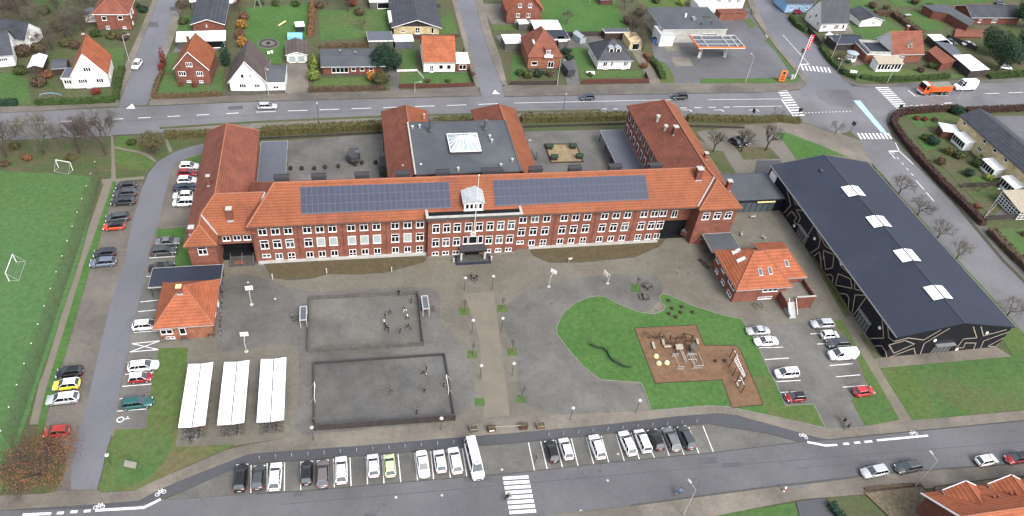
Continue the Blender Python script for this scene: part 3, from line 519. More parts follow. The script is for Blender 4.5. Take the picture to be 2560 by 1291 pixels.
# ================================================================ WINDOWS
WM = {}
def winmesh(w_, h_, st):
    key = (w_, h_, st)
    if key in WM: return WM[key]
    f = MB(); g = MB(); t = .095; D = .07
    def bar(x0, x1, z0, z1, m_='white'): f.box(x0, x1, -D, .0, z0, z1, m_)
    if st == 'B':
        bar(-w_/2, w_/2, -h_/2, -h_/2+t); bar(-w_/2, w_/2, h_/2-t, h_/2); bar(-w_/2, -w_/2+t, -h_/2+t, h_/2-t); bar(w_/2-t, w_/2, -h_/2+t, h_/2-t)
        g.box(-w_/2+t, w_/2-t, -.05, -.01, -h_/2+t, h_/2-t, 'blind')
    elif st == 'V':   # roof window
        bar(-w_/2, w_/2, -h_/2, -h_/2+t, 'galv'); bar(-w_/2, w_/2, h_/2-t, h_/2, 'galv'); bar(-w_/2, -w_/2+t, -h_/2+t, h_/2-t, 'galv'); bar(w_/2-t, w_/2, -h_/2+t, h_/2-t, 'galv')
        g.box(-w_/2+t, w_/2-t, -.04, -.01, -h_/2+t, h_/2-t, 'glass_grey')
    elif st == 'W':
        bar(-w_/2, w_/2, -h_/2, -h_/2+t, 'galv'); bar(-w_/2, w_/2, h_/2-t, h_/2, 'galv'); bar(-w_/2, -w_/2+t, -h_/2+t, h_/2-t, 'galv'); bar(w_/2-t, w_/2, -h_/2+t, h_/2-t, 'galv')
        g.box(-w_/2+t, w_/2-t, -.04, -.01, -h_/2+t, h_/2-t, 'white_roof')
    else:
        bar(-w_/2, w_/2, -h_/2, -h_/2+t); bar(-w_/2, w_/2, h_/2-t, h_/2)
        bar(-w_/2, -w_/2+t, -h_/2+t, h_/2-t); bar(w_/2-t, w_/2, -h_/2+t, h_/2-t)
        top = h_/2-t
        if st in ('T',):
            zt = h_/2-t-h_*.26; bar(-w_/2+t, w_/2-t, zt-.12, zt); top = zt-.12
        n = {'T': 2, '2': 2, '3': 3, '4': 4, '1': 1, 'D': 2, 'S': 1}[st]
        iw = w_-2*t
        for i in range(1, n):
            x = -w_/2+t+iw*i/n; bar(x-.06, x+.06, -h_/2+t, top)
        if st == 'D': bar(-w_/2+t, w_/2-t, -h_/2+t, -h_/2+t+.35); bar(-w_/2+t, w_/2-t, -.05, .07)
        if st == 'T': bar(-w_/2+t, w_/2-t, -h_/2+t, -h_/2+t+.06)
        g.box(-w_/2+t, w_/2-t, -.03, -.005, -h_/2+t, h_/2-t, 'glass')
    f.box(-w_/2-.05, w_/2+.05, -.13, 0, -h_/2-.07, -h_/2-.002, 'white')
    WM[key] = (f.data('window_frame'), g.data('window_pane')); return WM[key]
def win(parent, p, w_, h_, st='2', face='S', name='window'):
    """p: centre on the wall plane in world coordinates"""
    rz = {'S': 0, 'W': -math.pi/2, 'E': math.pi/2, 'N': math.pi}[face] if isinstance(face, str) else face
    f, g = winmesh(w_, h_, st); L = parent.matrix_basis.inverted() @ Vector(p) if not parent.parent else Vector(p)
    o = place('door' if st == 'D' else name, f, parent, L, rz - (parent.rotation_euler.z if not parent.parent else 0)); q_ = place('pane', g, o)
    if st in 'T2' and random.random() < .16: q_.material_slots[0].link = 'OBJECT'; q_.material_slots[0].material = M['glass_grey']
    return o
def chimney(parent, x, y, z0, z1, w_=.7, m_='brick_dark', cap='stone'):
    b = MB(); b.box(x-w_/2, x+w_/2, y-w_/2, y+w_/2, z0, z1, m_); b.box(x-w_/2-.08, x+w_/2+.08, y-w_/2-.08, y+w_/2+.08, z1, z1+.14, cap)
    b.box(x-w_/2-.1, x+w_/2+.1, y-w_/2-.12, y-w_/2-.02, z0-.1, z0+.25, 'zinc'); return b.build('chimney', parent, True)
# ================================================================ THE SCHOOL
S = thing('school_building', 'long three-storey red brick school with orange tiled roofs, solar panels and white windows', 'school', (25, 108, 0))
b = MB()
b.box(-19.8, 61.4, 108, 120, 0, 9.95, 'brick'); b.box(61.4, 68.2, 109.8, 120, 4.2, 9.9, 'brick'); b.box(61.41, 68.19, 110.4, 119.9, 0, 4.19, 'black_and_shade'); b.box(61.41, 68.19, 108.8, 110.4, .0, .12, 'black_and_shade')  # black boxes inside the east arch are painted shade
b.box(-30.6, -20.7, 113, 141.5, 0, 8.0, 'brick'); b.box(-30.6, -25.9, 105.6, 113.2, 0, 8.0, 'brick'); b.box(-26, -19.7, 108.7, 118, 4.7, 8.2, 'brick'); b.box(-25.89, -19.82, 111.6, 118, 0, 4.69, 'black_and_shade'); b.box(-25.89, -19.82, 109.4, 111.6, 0, .97, 'black_and_shade')  # near-black back and floor put the west passage's shade into colour
b.box(64.9, 76.7, 112, 145.7, 0, 10, 'brick'); b.box(68.2, 76.7, 106.7, 113, 0, 10, 'brick')
b.box(6.5, 16.4, 119, 149.5, 0, 7.2, 'brick_dark'); b.box(27.5, 37.6, 119, 149.5, 0, 7.2, 'brick_dark'); b.box(11.2, 32.5, 118.5, 136.8, 0, 11.95, 'brick_dark')
b.box(12.6, 30.2, 107.0, 108.3, 0, 10.0, 'brick')
for x in (-11.6, -3.4, 4.7, 38.0, 46.5, 54.9): b.box(x-.09, x+.09, 107.93, 108, .3, 9.9, 'brick_dark')
b.build('wall', S, True)
b = MB(); b.box(-19.4, 12.5, 107.62, 107.995, 0, .62, 'stone'); b.box(33.3, 61.3, 107.62, 107.995, 0, .62, 'stone'); b.box(12.6, 30.3, 106.9, 106.998, 0, .25, 'kerb'); b.build('plinth', S, True)
# roof
b = MB(); T_ = 'tiles'
e = 9.7
b.shell([[(-20.3, 107.2, e), (67.6, 107.2, e), (72.4, 112.3, 13.3), (70.8, 114, 14.5), (-15.2, 114, 14.5)]], .22, T_, 'soffit')
b.shell([[(-20.3, 120.8, e), (70.8, 120.8, e), (70.8, 114, 14.5), (-15.2, 114, 14.5)], [(-20.3, 107.2, e), (-15.2, 114, 14.5), (-20.3, 120.8, e)]], .22, 'tiles_old_shade', 'soffit')  # west hip and north slope darker: shade put into the tile colour
b.shell([[(77.2, 146.2, e), (77.2, 106.1, e), (72.4, 111, 13.49), (72.4, 112.1, 13.49), (70.8, 113.8, 14.76), (70.8, 140.4, 14.76)], [(67.6, 106.1, e), (77.2, 106.1, e), (72.4, 111, 13.49)], [(67.6, 106.1, e), (72.4, 111, 13.49), (72.4, 114, 13.49), (67.6, 114, e)]], .22, T_, 'soffit')
b.shell([[(64.4, 146.2, e), (64.4, 114, e), (70.8, 114, 14.76), (70.8, 140.4, 14.76)], [(64.4, 146.2, e), (70.8, 140.4, 14.76), (77.2, 146.2, e)]], .22, 'tiles_old_shade', 'soffit')  # west slope of the east wing shaded by its darker tile
w7 = 7.6
b.shell([[(-31.1, 142, w7), (-31.1, 105.1, w7), (-28.3, 107.9, 10.4), (-28.3, 110.6, 10.4), (-25.7, 113.2, 13), (-25.7, 136.4, 13)], [(-31.1, 142, w7), (-25.7, 136.4, 13), (-20.2, 142, w7)]], .2, 'tiles_old_shade', 'soffit')  # old tile, its darker tone also standing for west slope shade
b.shell([[(-20.2, 142, w7), (-20.2, 113.2, w7), (-25.7, 113.2, 13), (-25.7, 136.4, 13)]], .2, 'tiles_old_shade', 'soffit')
b.shell([[(-31.1, 105.1, w7), (-28.3, 107.9, 10.4), (-25.5, 105.1, w7)], [(-25.5, 105.1, w7), (-28.3, 107.9, 10.4), (-28.3, 110.6, 10.4), (-25.5, 107.8, w7)],
    [(-25.5, 107.8, w7), (-28.3, 110.6, 10.4), (-25.7, 113.2, 13), (-16.8, 113.2, 13), (-19.0, 107.8, w7)]], .2, T_, 'soffit')
b.shell([[(-25.7, 113.25, 13), (-16.8, 113.25, 13), (-19.6, 118.6, w7), (-20.2, 118.6, w7)]], .2, 'tiles_old_shade')
for x0, x1, mr, ma in ((6.0, 16.7, 'tiles_old_shade', T_), (27.1, 38.0, 'tiles_old_shade', T_)):
    c = (x0+x1)/2
    b.shell([[(x0, 150, 7), (x0, 119, 7), (c, 119, 12), (c, 144.4, 12)], [(x0, 150, 7), (c, 144.4, 12), (x1, 150, 7)]], .2, mr, 'soffit')  # west side of each wing painted darker as the shaded slope
    b.shell([[(x1, 150, 7), (x1, 119, 7), (c, 119, 12), (c, 144.4, 12)]], .2, ma, 'soffit')
roof = b.build('roof', S, True)
b = MB()
def rid(p, q, r=.14, m_='ridge'): b.tube(p, q, r, r, m_, 5)
for p, q in [((-15.2, 114, 14.5), (70.8, 114, 14.6)), ((-15.2, 114, 14.5), (-20.3, 107.2, e)), ((-15.2, 114, 14.5), (-20.3, 120.8, e)), ((70.8, 113.8, 14.8), (70.8, 140.4, 14.8)), ((70.8, 113.8, 14.76), (72.4, 112.1, 13.5)), ((72.4, 111, 13.5), (67.6, 106.1, e)), ((72.4, 111, 13.5), (77.2, 106.1, e)), ((70.8, 140.4, 14.76), (64.4, 146.2, e)), ((70.8, 140.4, 14.76), (77.2, 146.2, e)),
    ((-25.7, 113.2, 13), (-25.7, 136.4, 13)), ((-25.7, 113.2, 13), (-28.3, 110.6, 10.4)), ((-28.3, 110.6, 10.4), (-28.3, 107.9, 10.4)), ((-28.3, 107.9, 10.4), (-31.1, 105.1, w7)), ((-28.3, 107.9, 10.4), (-25.5, 105.1, w7)), ((-25.7, 136.4, 13), (-31.1, 142, w7)), ((-25.7, 136.4, 13), (-20.2, 142, w7)), ((-25.7, 113.2, 13), (-17, 113.2, 13)), ((11.35, 136.9, 12), (11.35, 144.4, 12)), ((32.55, 136.9, 12), (32.55, 144.4, 12))]: rid(p, q)
b.build('ridge_tiles', S, True)
b = MB()
for p, q in [((72.35, 112.3, 13.42), (67.7, 107.3, 9.82)), ((-28.2, 110.5, 10.45), (-25.6, 107.9, 7.75)), ((-16.9, 113.1, 13.05), (-19.5, 108.2, 9.3))]: b.tube(p, q, .17, .17, 'zinc', 4)
b.box(-20.2, 12.2, 107.05, 107.19, e-.22, e-.08, 'soffit'); b.box(30.6, 67.5, 107.05, 107.19, e-.22, e-.08, 'soffit'); b.box(-31.0, -25.6, 104.95, 105.08, w7-.22, w7-.08, 'soffit'); b.box(67.7, 77.1, 105.95, 106.08, e-.22, e-.08, 'soffit')
for x in (-19.6, 12.3, 30.5, 61.2): b.tube((x, 107.9, .1), (x, 107.9, 9.6), .06, .06, 'brick_dark', 5)
b.build('gutter', S, True)
# flat roof of the assembly hall, with glass lantern
b = MB(); b.box(11.1, 32.6, 118.2, 136.9, 11.96, 12.15, 'felt')
b.box(11.0, 11.3, 118.2, 137.0, 12.151, 12.3, 'stone'); b.box(11.31, 32.6, 136.75, 137.0, 12.151, 12.28, 'felt'); b.box(32.4, 32.7, 118.2, 136.74, 12.151, 12.28, 'felt'); b.build('flat_roof', S, True)
b = MB(); x0, x1, y0, y1 = 18.9, 25.3, 124.7, 131.3
b.box(x0-.1, x1+.1, y0-.1, y1+.1, 12.16, 12.7, 'metal_dark'); b.box(x0, x1, y0, y1, 12.7, 12.8, 'white'); L_ = b.build('roof_lantern', S, True)
b = MB(); a1, a2, zt = (21.2, 128, 14.4), (23.0, 128, 14.4), 12.8
C4 = [(x0, y0, zt), (x1, y0, zt), (x1, y1, zt), (x0, y1, zt)]
b.mesh(C4+[a1, a2], [(0, 1, 5, 4), (1, 2, 5), (2, 3, 4, 5), (3, 0, 4)], 'glass_roof')
for p, q in [(C4[0], a1), (C4[3], a1), (C4[1], a2), (C4[2], a2), (a1, a2)]+[((x0+(x1-x0)*t, y0, zt), (a1[0]+(a2[0]-a1[0])*t, 128, 14.4)) for t in (.2, .4, .6, .8)]+[((x0+(x1-x0)*t, y1, zt), (a1[0]+(a2[0]-a1[0])*t, 128, 14.4)) for t in (.2, .4, .6, .8)]+[((x0, y0+(y1-y0)*t, zt), a1) for t in (.3, .5, .7)]+[((x1, y0+(y1-y0)*t, zt), a2) for t in (.3, .5, .7)]+[(C4[i], C4[(i+1) % 4]) for i in range(4)]: b.tube(p, q, .1, .1, 'white', 4)
o = b.build('lantern_glazing', S, True); o.parent = L_; o.location = (0, 0, 0)
for u, v, h in [(1076, 330, 3.0), (1213, 325, 2.2)]:
    p = G(u, v, 12.15); b = MB(); b.lathe([(.55, 0), (.55, .5), (.42, .7), (.40, h), (.5, h), (.5, h+.25), (0, h+.3)], 'felt', 9, p); b.build('roof_vent', S, True)
for u, v, h in [(1031, 322, .7), (1049, 321, .9), (1229, 357, .9), (1224, 345, .7), (1280, 404, .7), (1252, 416, .6), (1145, 428, .9), (1052, 414, .4)]:
    p = G(u, v, 12.15); b = MB(); b.lathe([(.16, 0), (.16, h*.7), (.3, h*.7), (.3, h), (0, h+.1)], 'galv', 8, p); b.build('roof_vent', S, True)
for u, v, zz in [(1644, 298, 13.0), (1663, 323, 13.0), (1060, 290, 9.5), (1003, 352, 9.5), (1007, 418, 9.5)]:
    p = G(u, v, zz); b = MB(); h = 1.0 if zz > 12 else .5; b.lathe([(.3*h, -.8), (.3*h, h*.6), (.5*h, h*.6), (.5*h, h), (0, h+.15)], 'stone', 8, p); b.build('roof_vent', S, True)
# dormers looking north over the ridge
for u, v in [(703, 450), (797, 444), (905, 439), (1006, 436), (1107, 432), (1230, 423), (1339, 421), (1437, 418), (1538, 415), (1637, 410)]:
    p = G(u, v, 14.4); b = MB(); x = p.x; wd = 2.1 if u == 1230 else 1.35
    b.box(x-wd, x+wd, 115.2, 116.2, 12.0, 14.5, 'metal_dark'); b.box(x-wd-.08, x+wd+.08, 115.1, 116.3, 14.5, 14.6, 'metal_dark'); b.box(x-wd, x+wd, 115.6, 116.1, 14.61, 14.64, 'metal_dark'); b.box(x-wd-.08, x+wd+.08, 115.12, 115.2, 14.6, 14.78, 'metal_dark'); b.box(x-wd-.08, x+wd+.08, 116.2, 116.28, 14.6, 14.78, 'metal_dark'); b.build('rear_dormer', S, True)
# chimneys
for x, y, z0, z1, w_ in [(-23.2, 110.0, 9.4, 12.0, .95), (68.6, 112.4, 12.9, 15.6, 1.2), (69.3, 128.5, 13.2, 15.2, 1.0), (75.4, 111.0, 10.8, 13.2, .9), (-29.6, 107.4, 8.8, 10.2, .9), (-27.4, 118.2, 11.2, 13.4, .6), (73.5, 120, 12.3, 14, .7)]: chimney(S, x, y, z0, z1, w_)
# windows
XL = [-17.78, -15.5, -13.22, -9.85, -7.55, -5.25, -1.8, .55, 2.9, 6.38, 8.75, 11.12]
XR = [31.38, 33.8, 36.23, 39.8, 42.2, 44.68, 48.27, 50.73, 53.2, 56.72, 59.25, 61.68-.9]
XR[-1] = 60.9; XR[-2] = 59.0
for i, x in enumerate(XL):
    win(S, (x, 108, 8.1), 1.52, 2.1, 'T')
    bl = i in (4, 5, 6, 7, 8, 10)
    o = win(S, (x, 108, 4.72), 1.52, 2.1, 'B' if bl else 'T')
    if bl: o['label'] = 'white window with its grey blind down'
    if i in (2, 6, 11): win(S, (x, 108, 1.35), 1.35, 2.0, 'D')
    elif i == 0: win(S, (x, 108, 1.9), 1.5, .85, '2')
    else: win(S, (x, 108, 1.62), 1.32, 1.4, '2')
for i, x in enumerate(XR):
    win(S, (x, 108, 8.1), 1.52, 2.1, 'T'); win(S, (x, 108, 4.72), 1.52, 2.1, 'T')
    if i in (2, 5, 9): win(S, (x, 108, 1.35), 1.35, 2.0, 'D')
    elif i == 0: win(S, (x, 108, 1.9), 1.5, .85, '2')
    else: win(S, (x, 108, 1.62), 1.32, 1.4, '2')
for x in [14.1, 16.15, 18.2, 20.4, 22.5, 24.65, 26.75, 28.85]: win(S, (x, 107.0, 7.5), 1.42, 2.2, 'T')
for x in [14.1, 16.15, 18.2, 24.65, 26.75, 28.85]: win(S, (x, 107.0, 3.9), 1.42, 2.1, 'T'); win(S, (x, 107.0, 1.0), 1.3, .9, '2')
win(S, (19.95, 107, 4.1), .95, 1.9, '1'); win(S, (22.95, 107, 4.1), .95, 1.9, '1'); win(S, (21.45, 107, 4.1), 1.7, 1.9, 'S')
for x in (-24.4, -22.55, -20.75): win(S, (x, 108.7, 6.35), 1.35, 1.75, 'T')
win(S, (-28.2, 105.6, 6.1), 1.55, 1.9, 'T')
for x in (69.9, 72.4, 74.9): win(S, (x, 106.7, 7.6), 1.6, 1.8, 'T')
win(S, (64.9, 109.8, 9.0), 1.4, 1.5, 'T'); win(S, (64.5, 109.8, 6.0), 1.3, 1.8, '2')
# east wing court side: eight bays on two floors, one object
b = MB()
for row, z in ((0, 8.2), (1, 4.8)):
    for k in range(9):
        y = 122.2+k*2.72
        b.box(64.80, 64.88, y-.7, y+.7, z-1, z+1, 'white'); b.box(64.76, 64.80, y-.52, y-.06, z-.85, z+.8, 'glass'); b.box(64.76, 64.80, y+.06, y+.52, z-.85, z+.8, 'glass')
o = b.build('window_row', S, True); o['kind'] = 'stuff'
# entrance front: cornice, clock, canopy, dormer, flag pole
b = MB(); b.box(12.2, 30.7, 106.55, 107.0, 9.75, 10.55, 'kerb_dark'); b.box(12.1, 30.8, 106.35, 106.8, 10.55, 10.8, 'stone'); b.box(12.1, 12.6, 106.8, 109.4, 10.55, 10.8, 'stone'); b.box(30.3, 30.8, 106.8, 109.4, 10.55, 10.8, 'stone')
b.box(12.2, 12.58, 106.95, 109.4, 9.75, 10.55, 'wood_grey'); b.box(30.32, 30.7, 106.95, 109.4, 9.75, 10.55, 'wood_grey'); b.box(12.6, 30.3, 106.81, 108.25, 10.0, 10.5, 'black_and_shade'); b.build('cornice', S, True)  # black strip behind the cornice is recess shade put in as colour
b = MB(); b.tube((21.4, 106.98, 5.75), (21.4, 106.85, 5.75), .55, .55, 'white', 16, True); b.tube((21.4, 106.849, 5.75), (21.4, 106.835, 5.75), .44, .44, 'stone', 16, True); b.box(21.37, 21.43, 106.81, 106.834, 5.75, 6.1, 'metal_dark'); b.box(21.4, 21.65, 106.80, 106.809, 5.72, 5.78, 'metal_dark'); b.build('clock', S, True)
b = MB(); b.box(18.9, 24.0, 105.3, 106.99, 2.3, 2.7, 'black_and_shade'); b.box(18.8, 24.1, 105.2, 106.99, 2.7, 2.8, 'metal_dark')
for x in (19.1, 23.8): b.box(x-.18, x+.18, 105.35, 105.65, 0, 2.3, 'stone')
for x in (17.6, 25.2): b.box(x-.15, x+.15, 105.2, 105.5, 0, .9, 'stone')
b.build('entrance_canopy', S, True)
b = MB(); b.box(20.1, 22.8, 106.9, 106.96, .2, 2.3, 'glass'); b.box(20.0, 20.1, 106.88, 106.98, 0, 2.35, 'wood_dark'); b.box(22.8, 22.9, 106.88, 106.98, 0, 2.35, 'wood_dark'); b.box(21.4, 21.5, 106.88, 106.98, .2, 2.35, 'wood_dark'); b.build('entrance_door', S, True)
b = MB(); b.box(17.9, 25.0, 104.2, 107.0, .05, .13, 'felt_dark'); b.box(18.4, 24.5, 104.8, 106.9, .13, .26, 'kerb_dark'); b.build('entrance_steps', S, True)
D_ = MB(); D_.box(19.5, 23.2, 108.2, 111.2, 10.4, 12.5, 'white_wall'); D_.box(19.45, 23.25, 108.15, 108.2, 10.35, 10.75, 'white')
D_.shell([[(19.2, 107.9, 12.5), (20.6, 107.9, 13.05), (22.1, 107.9, 13.05), (23.5, 107.9, 12.5), (23.5, 112.4, 12.9), (22.1, 113.2, 13.4), (20.6, 113.2, 13.4), (19.2, 112.4, 12.9)]], .15, 'zinc'); dm = D_.build('dormer', S, True)
for x in (20.1, 20.95, 21.8, 22.65):
    f, g = winmesh(.7, 1.3, 'S'); o = place('window', f, dm, (x-25, 108.2-108, 11.65))
    # pane merged as second object level is not allowed deeper: keep glass as its own sub-part
    place('window_pane', g, dm, (x-25, 108.19-108, 11.65))
b = MB(); b.tube((21.35, 106.2, 6.6), (21.45, 106.2, 12), .06, .06, 'white', 6); b.tube((21.45, 106.2, 12), (21.5, 106.2, 20.4), .055, .035, 'white', 6, True); b.lathe([(.16, 0), (.16, .1), (0, .22)], 'white', 6, (21.5, 106.2, 20.4)); b.tube((21.4, 106.2, 9.4), (21.4, 107, 9.4), .06, .06, 'metal_dark', 4); b.tube((21.36, 106.2, 7.0), (21.36, 107, 7.0), .06, .06, 'metal_dark', 4); b.build('flag_pole', S, True)
# solar arrays: three rows of framed modules
def plz(y): return 9.7+(y-107.2)*.7059
for (xa, xb, n) in ((-10.6, 17.1, 27), (25.7, 57.3, 31)):
    y0_, y1_ = 108.9, 113.05; st = (xb-xa)/n
    for r in range(3):
        for i in range(n):
            b = MB(); xa_, xb_ = xa+i*st+.03, xa+(i+1)*st-.03; ya, yb = y0_+(y1_-y0_)*r/3+.03, y0_+(y1_-y0_)*(r+1)/3-.03
            b.shell([[(xa_, ya, plz(ya)+.16), (xb_, ya, plz(ya)+.16), (xb_, yb, plz(yb)+.16), (xa_, yb, plz(yb)+.16)]], .05, 'solar_rim')
            q = .035; b.poly([(xa_+q, ya+q, plz(ya+q)+.164), (xb_-q, ya+q, plz(ya+q)+.164), (xb_-q, yb-q, plz(yb-q)+.164), (xa_+q, yb-q, plz(yb-q)+.164)], 'solar')
            if r == 0 and i == 0: sm = []
            sm.append(b)
    if n == 27: modules = list(sm)
    else: modules += sm
for k, b in enumerate(modules):
    if k % 174 < 81: pass
b = MB()
for xa, xb in ((-10.6, 17.1), (25.7, 57.3)): b.shell([[(xa, 108.85, plz(108.85)+.09), (xb, 108.85, plz(108.85)+.09), (xb, 113.1, plz(113.1)+.09), (xa, 113.1, plz(113.1)+.09)]], .05, 'solar_back')
b.build('panel_rack', S, True)
big = MB()
for k, b in enumerate(modules):
    if k < 100: b.build('solar_panel', S, True)
    else:
        for f, mi_ in zip(b.f, b.m): big.poly([b.v[i] for i in f], b.mats[mi_])
o = big.build('solar_panels', S, True); o['kind'] = 'stuff'
# low garden walls, bollards, passage walls by the school
for pts, nm, lb in [([(583, 655), (596, 640), (606, 640), (618, 655)], 'stair_wall', 'curved brick parapet at the foot of the west passage steps')]:
    t = thing(nm, lb, 'wall', G(600, 650)); b = MB(); P_ = [G(*p).xy for p in pts]; P_ = P_+[G(612, 662).xy, G(586, 663).xy]; b.prism([tuple(p) for p in P_], 0, .55, 'brick'); b.build('parapet', t, True)
t = thing('passage_steps', 'dark stone steps rising into the west passage', 'steps', (-22.3, 110, 0)); b = MB()
for k in range(6): b.box(-24.6, -20.1, 107.4+k*.32, 107.72+k*.32, 0, .16*(k+1), 'kerb_dark')
b.build('tread', t, True); b = MB()
for x in (-24.4, -22.3, -20.3): b.tube((x, 107.5, .1), (x, 107.5, 1.0), .03, .03, 'metal', 4); b.tube((x, 107.5, 1.0), (x, 109.2, 1.9), .03, .03, 'metal', 4)
b.build('handrail', t, True)
t = thing('passage_wall', 'low red brick wall running down from the east arch', 'wall', G(1722, 585)); b = MB()
P_ = [G(1700, 588).xy, G(1716, 577).xy, G(1752, 592).xy, G(1755, 612).xy, G(1740, 608).xy]; b.prism([tuple(p) for p in P_], 0, 1.3, 'brick'); b.build('brickwork', t, True); b = MB(); b.prism([tuple(p) for p in P_], 1.3, 1.36, 'stone'); b.build('coping', t, True)
# ---- canopies
def canopy(name, label, x0, x1, y0, y1, z, m_, rim='stone', back=None):
    t = thing(name, label, 'canopy', ((x0+x1)/2, (y0+y1)/2, 0)); b = MB(); b.box(x0, x1, y0, y1, z-.22, z, m_); b.build('roof', t, True)
    b = MB(); b.box(x0-.05, x0, y0, y1, z-.25, z+.06, rim); b.box(x1, x1+.05, y0, y1, z-.25, z+.06, rim); b.box(x0-.05, x1+.05, y1, y1+.05, z-.25, z+.06, rim); b.box(x0-.05, x1+.05, y0-.05, y0, z-.25, z+.06, rim); b.build('roof_edge', t, True)
    n = max(2, int((y1-y0)/4.5))
    for xx in ((x0+.25,) if back == 'E' else (x1-.25,) if back == 'W' else (x0+.25, x1-.25)):
        for i in range(n+1):
            y = y0+.3+(y1-y0-.6)*i/n; b = MB(); b.box(xx-.08, xx+.08, y-.08, y+.08, 0, z-.22, 'metal_dark'); b.build('post', t, True)
    return t
canopy('courtyard_canopy', 'grey flat canopy along the west courtyard wall', -20.6, -15.0, 121, 144.3, 3.2, 'felt_light', back='W')
canopy('courtyard_canopy', 'blue grey flat canopy along the east courtyard wall', 58.8, 64.75, 121, 145.9, 3.1, 'felt_light', back='E')
canopy('bicycle_canopy', 'dark flat roofed canopy between west pavilion and small tiled house', -37.2, -25.2, 100.3, 105.2, 2.8, 'felt_dark')
canopy('entrance_canopy_roof', 'dark flat canopy in front of the east pavilion', 70.4, 76.9, 100.9, 106.5, 2.8, 'felt')
# ================================================================ SMALL HIPPED HOUSE (south west)
def hip_faces(x0, x1, y0, y1, ze, zr, ra, rb, yc):
    return [[(x0, y0, ze), (x1, y0, ze), (rb, yc, zr), (ra, yc, zr)], [(x1, y1, ze), (x0, y1, ze), (ra, yc, zr), (rb, yc, zr)], [(x0, y1, ze), (x0, y0, ze), (ra, yc, zr)], [(x1, y0, ze), (x1, y1, ze), (rb, yc, zr)]]
t = thing('tiled_pavilion', 'small square brick house with a steep orange hipped roof and yellow chimney top', 'house', (-30, 95, 0))
b = MB(); b.box(-34.1, -25.7, 90.1, 99.9, 0, 3.9, 'brick_orange'); b.build('wall', t, True)
b = MB(); b.shell(hip_faces(-34.7, -25.1, 89.5, 100.5, 3.6, 7.9, -30.1, -29.7, 95), .2, 'tiles_bright', 'zinc'); b.build('roof', t, True)
b = MB()
for p, q in [((-30.1, 95, 7.9), (-34.7, 89.5, 3.65)), ((-30.1, 95, 7.9), (-34.7, 100.5, 3.65)), ((-29.7, 95, 7.9), (-25.1, 89.5, 3.65)), ((-29.7, 95, 7.9), (-25.1, 100.5, 3.65))]: b.tube(p, q, .1, .1, 'ridge', 5)
b.build('ridge_tiles', t, True); chimney(t, -30.3, 94.2, 7.0, 8.5, .75, 'brick_dark', 'yellow')
win(t, (-32.9, 90.1, 2.1), 1.9, 1.1, '2'); win(t, (-30.4, 90.1, 2.0), 1.0, 1.5, '1'); win(t, (-32.6, 90.1, .6), 1.4, .5, '2'); win(t, (-25.7, 94, 2), 1.2, 1.2, '2', 'E'); win(t, (-25.7, 97.4, 1.3), 1.0, 2.1, 'D', 'E')
# ================================================================ HOUSE BY THE HALL (south east)
t = thing('school_annexe', 'red brick house with orange hipped roof, roof windows and walled terrace', 'house', (77, 95, 0))
b = MB(); b.box(70.5, 81.5, 89.2, 99.6, 0, 4.3, 'brick'); b.box(81.5, 85.9, 91.4, 100.2, 0, 4.3, 'brick'); b.build('wall', t, True)
b = MB(); b.shell(hip_faces(70.0, 82.0, 88.5, 100.2, 4.0, 7.6, 75.6, 77.9, 95.3), .2, 'tiles_bright', 'zinc'); b.shell([[(80.4, 90.8, 4.02), (86.4, 90.8, 4.02), (83.6, 96.2, 6.9), (77.6, 96.2, 6.9)], [(86.4, 101.6, 4.02), (79, 101.6, 4.02), (77.6, 96.2, 6.9), (83.6, 96.2, 6.9)], [(86.4, 90.8, 4.02), (86.4, 101.6, 4.02), (83.6, 96.2, 6.9)]], .2, 'tiles_bright', 'zinc'); b.build('roof', t, True)
b = MB()
for p, q in [((75.6, 95.3, 7.65), (70, 88.5, 4.05)), ((75.6, 95.3, 7.65), (70, 100.2, 4.05)), ((77.9, 95.3, 7.65), (82, 88.5, 4.05)), ((75.6, 95.3, 7.65), (77.9, 95.3, 7.65)), ((77.9, 96.2, 6.95), (83.6, 96.2, 6.95)), ((83.6, 96.2, 6.95), (86.4, 90.8, 4.05))]: b.tube(p, q, .1, .1, 'ridge', 5)
b.build('ridge_tiles', t, True)
b = MB(); b.box(80.3, 86.3, 86.3, 91.4, 0, 2.2, 'brick_dark'); b.box(86.05, 86.3, 86.3, 91.4, 2.2, 3.2, 'brick_dark'); b.box(82.2, 86.05, 86.3, 86.55, 2.2, 3.2, 'brick_dark'); b.box(82.2, 86.35, 86.25, 86.6, 3.2, 3.28, 'stone'); b.box(80.4, 86.0, 86.6, 91.3, 2.2, 2.24, 'paving'); b.build('terrace', t, True)
b = MB()
for k in range(9): b.box(80.5, 81.9, 83.9+k*.27, 84.2+k*.27, .24*k, .24*(k+1), 'galv')
b.box(80.4, 80.48, 83.9, 86.3, .0, .9, 'metal'); b.tube((80.45, 83.9, 1.0), (80.45, 86.3, 3.2), .04, .04, 'metal', 4); b.tube((81.95, 83.9, 1.0), (81.95, 86.3, 3.2), .04, .04, 'metal', 4); b.build('stair', t, True)
win(t, (77.9, 89.2, 3.0), 3.2, 1.1, '3'); win(t, (77.5, 89.2, .7), 3.0, .6, '2'); 
for y, w_, z in ((98.2, 1.5, 3.2), (95.4, 1.5, 3.2), (91.2, 2.8, 3.2), (97.2, 1.2, .9), (94.0, 1.4, .9), (90.8, 1.8, .9)): win(t, (70.5, y, z), w_, 1.2 if z > 2 else .8, '2', 'W')
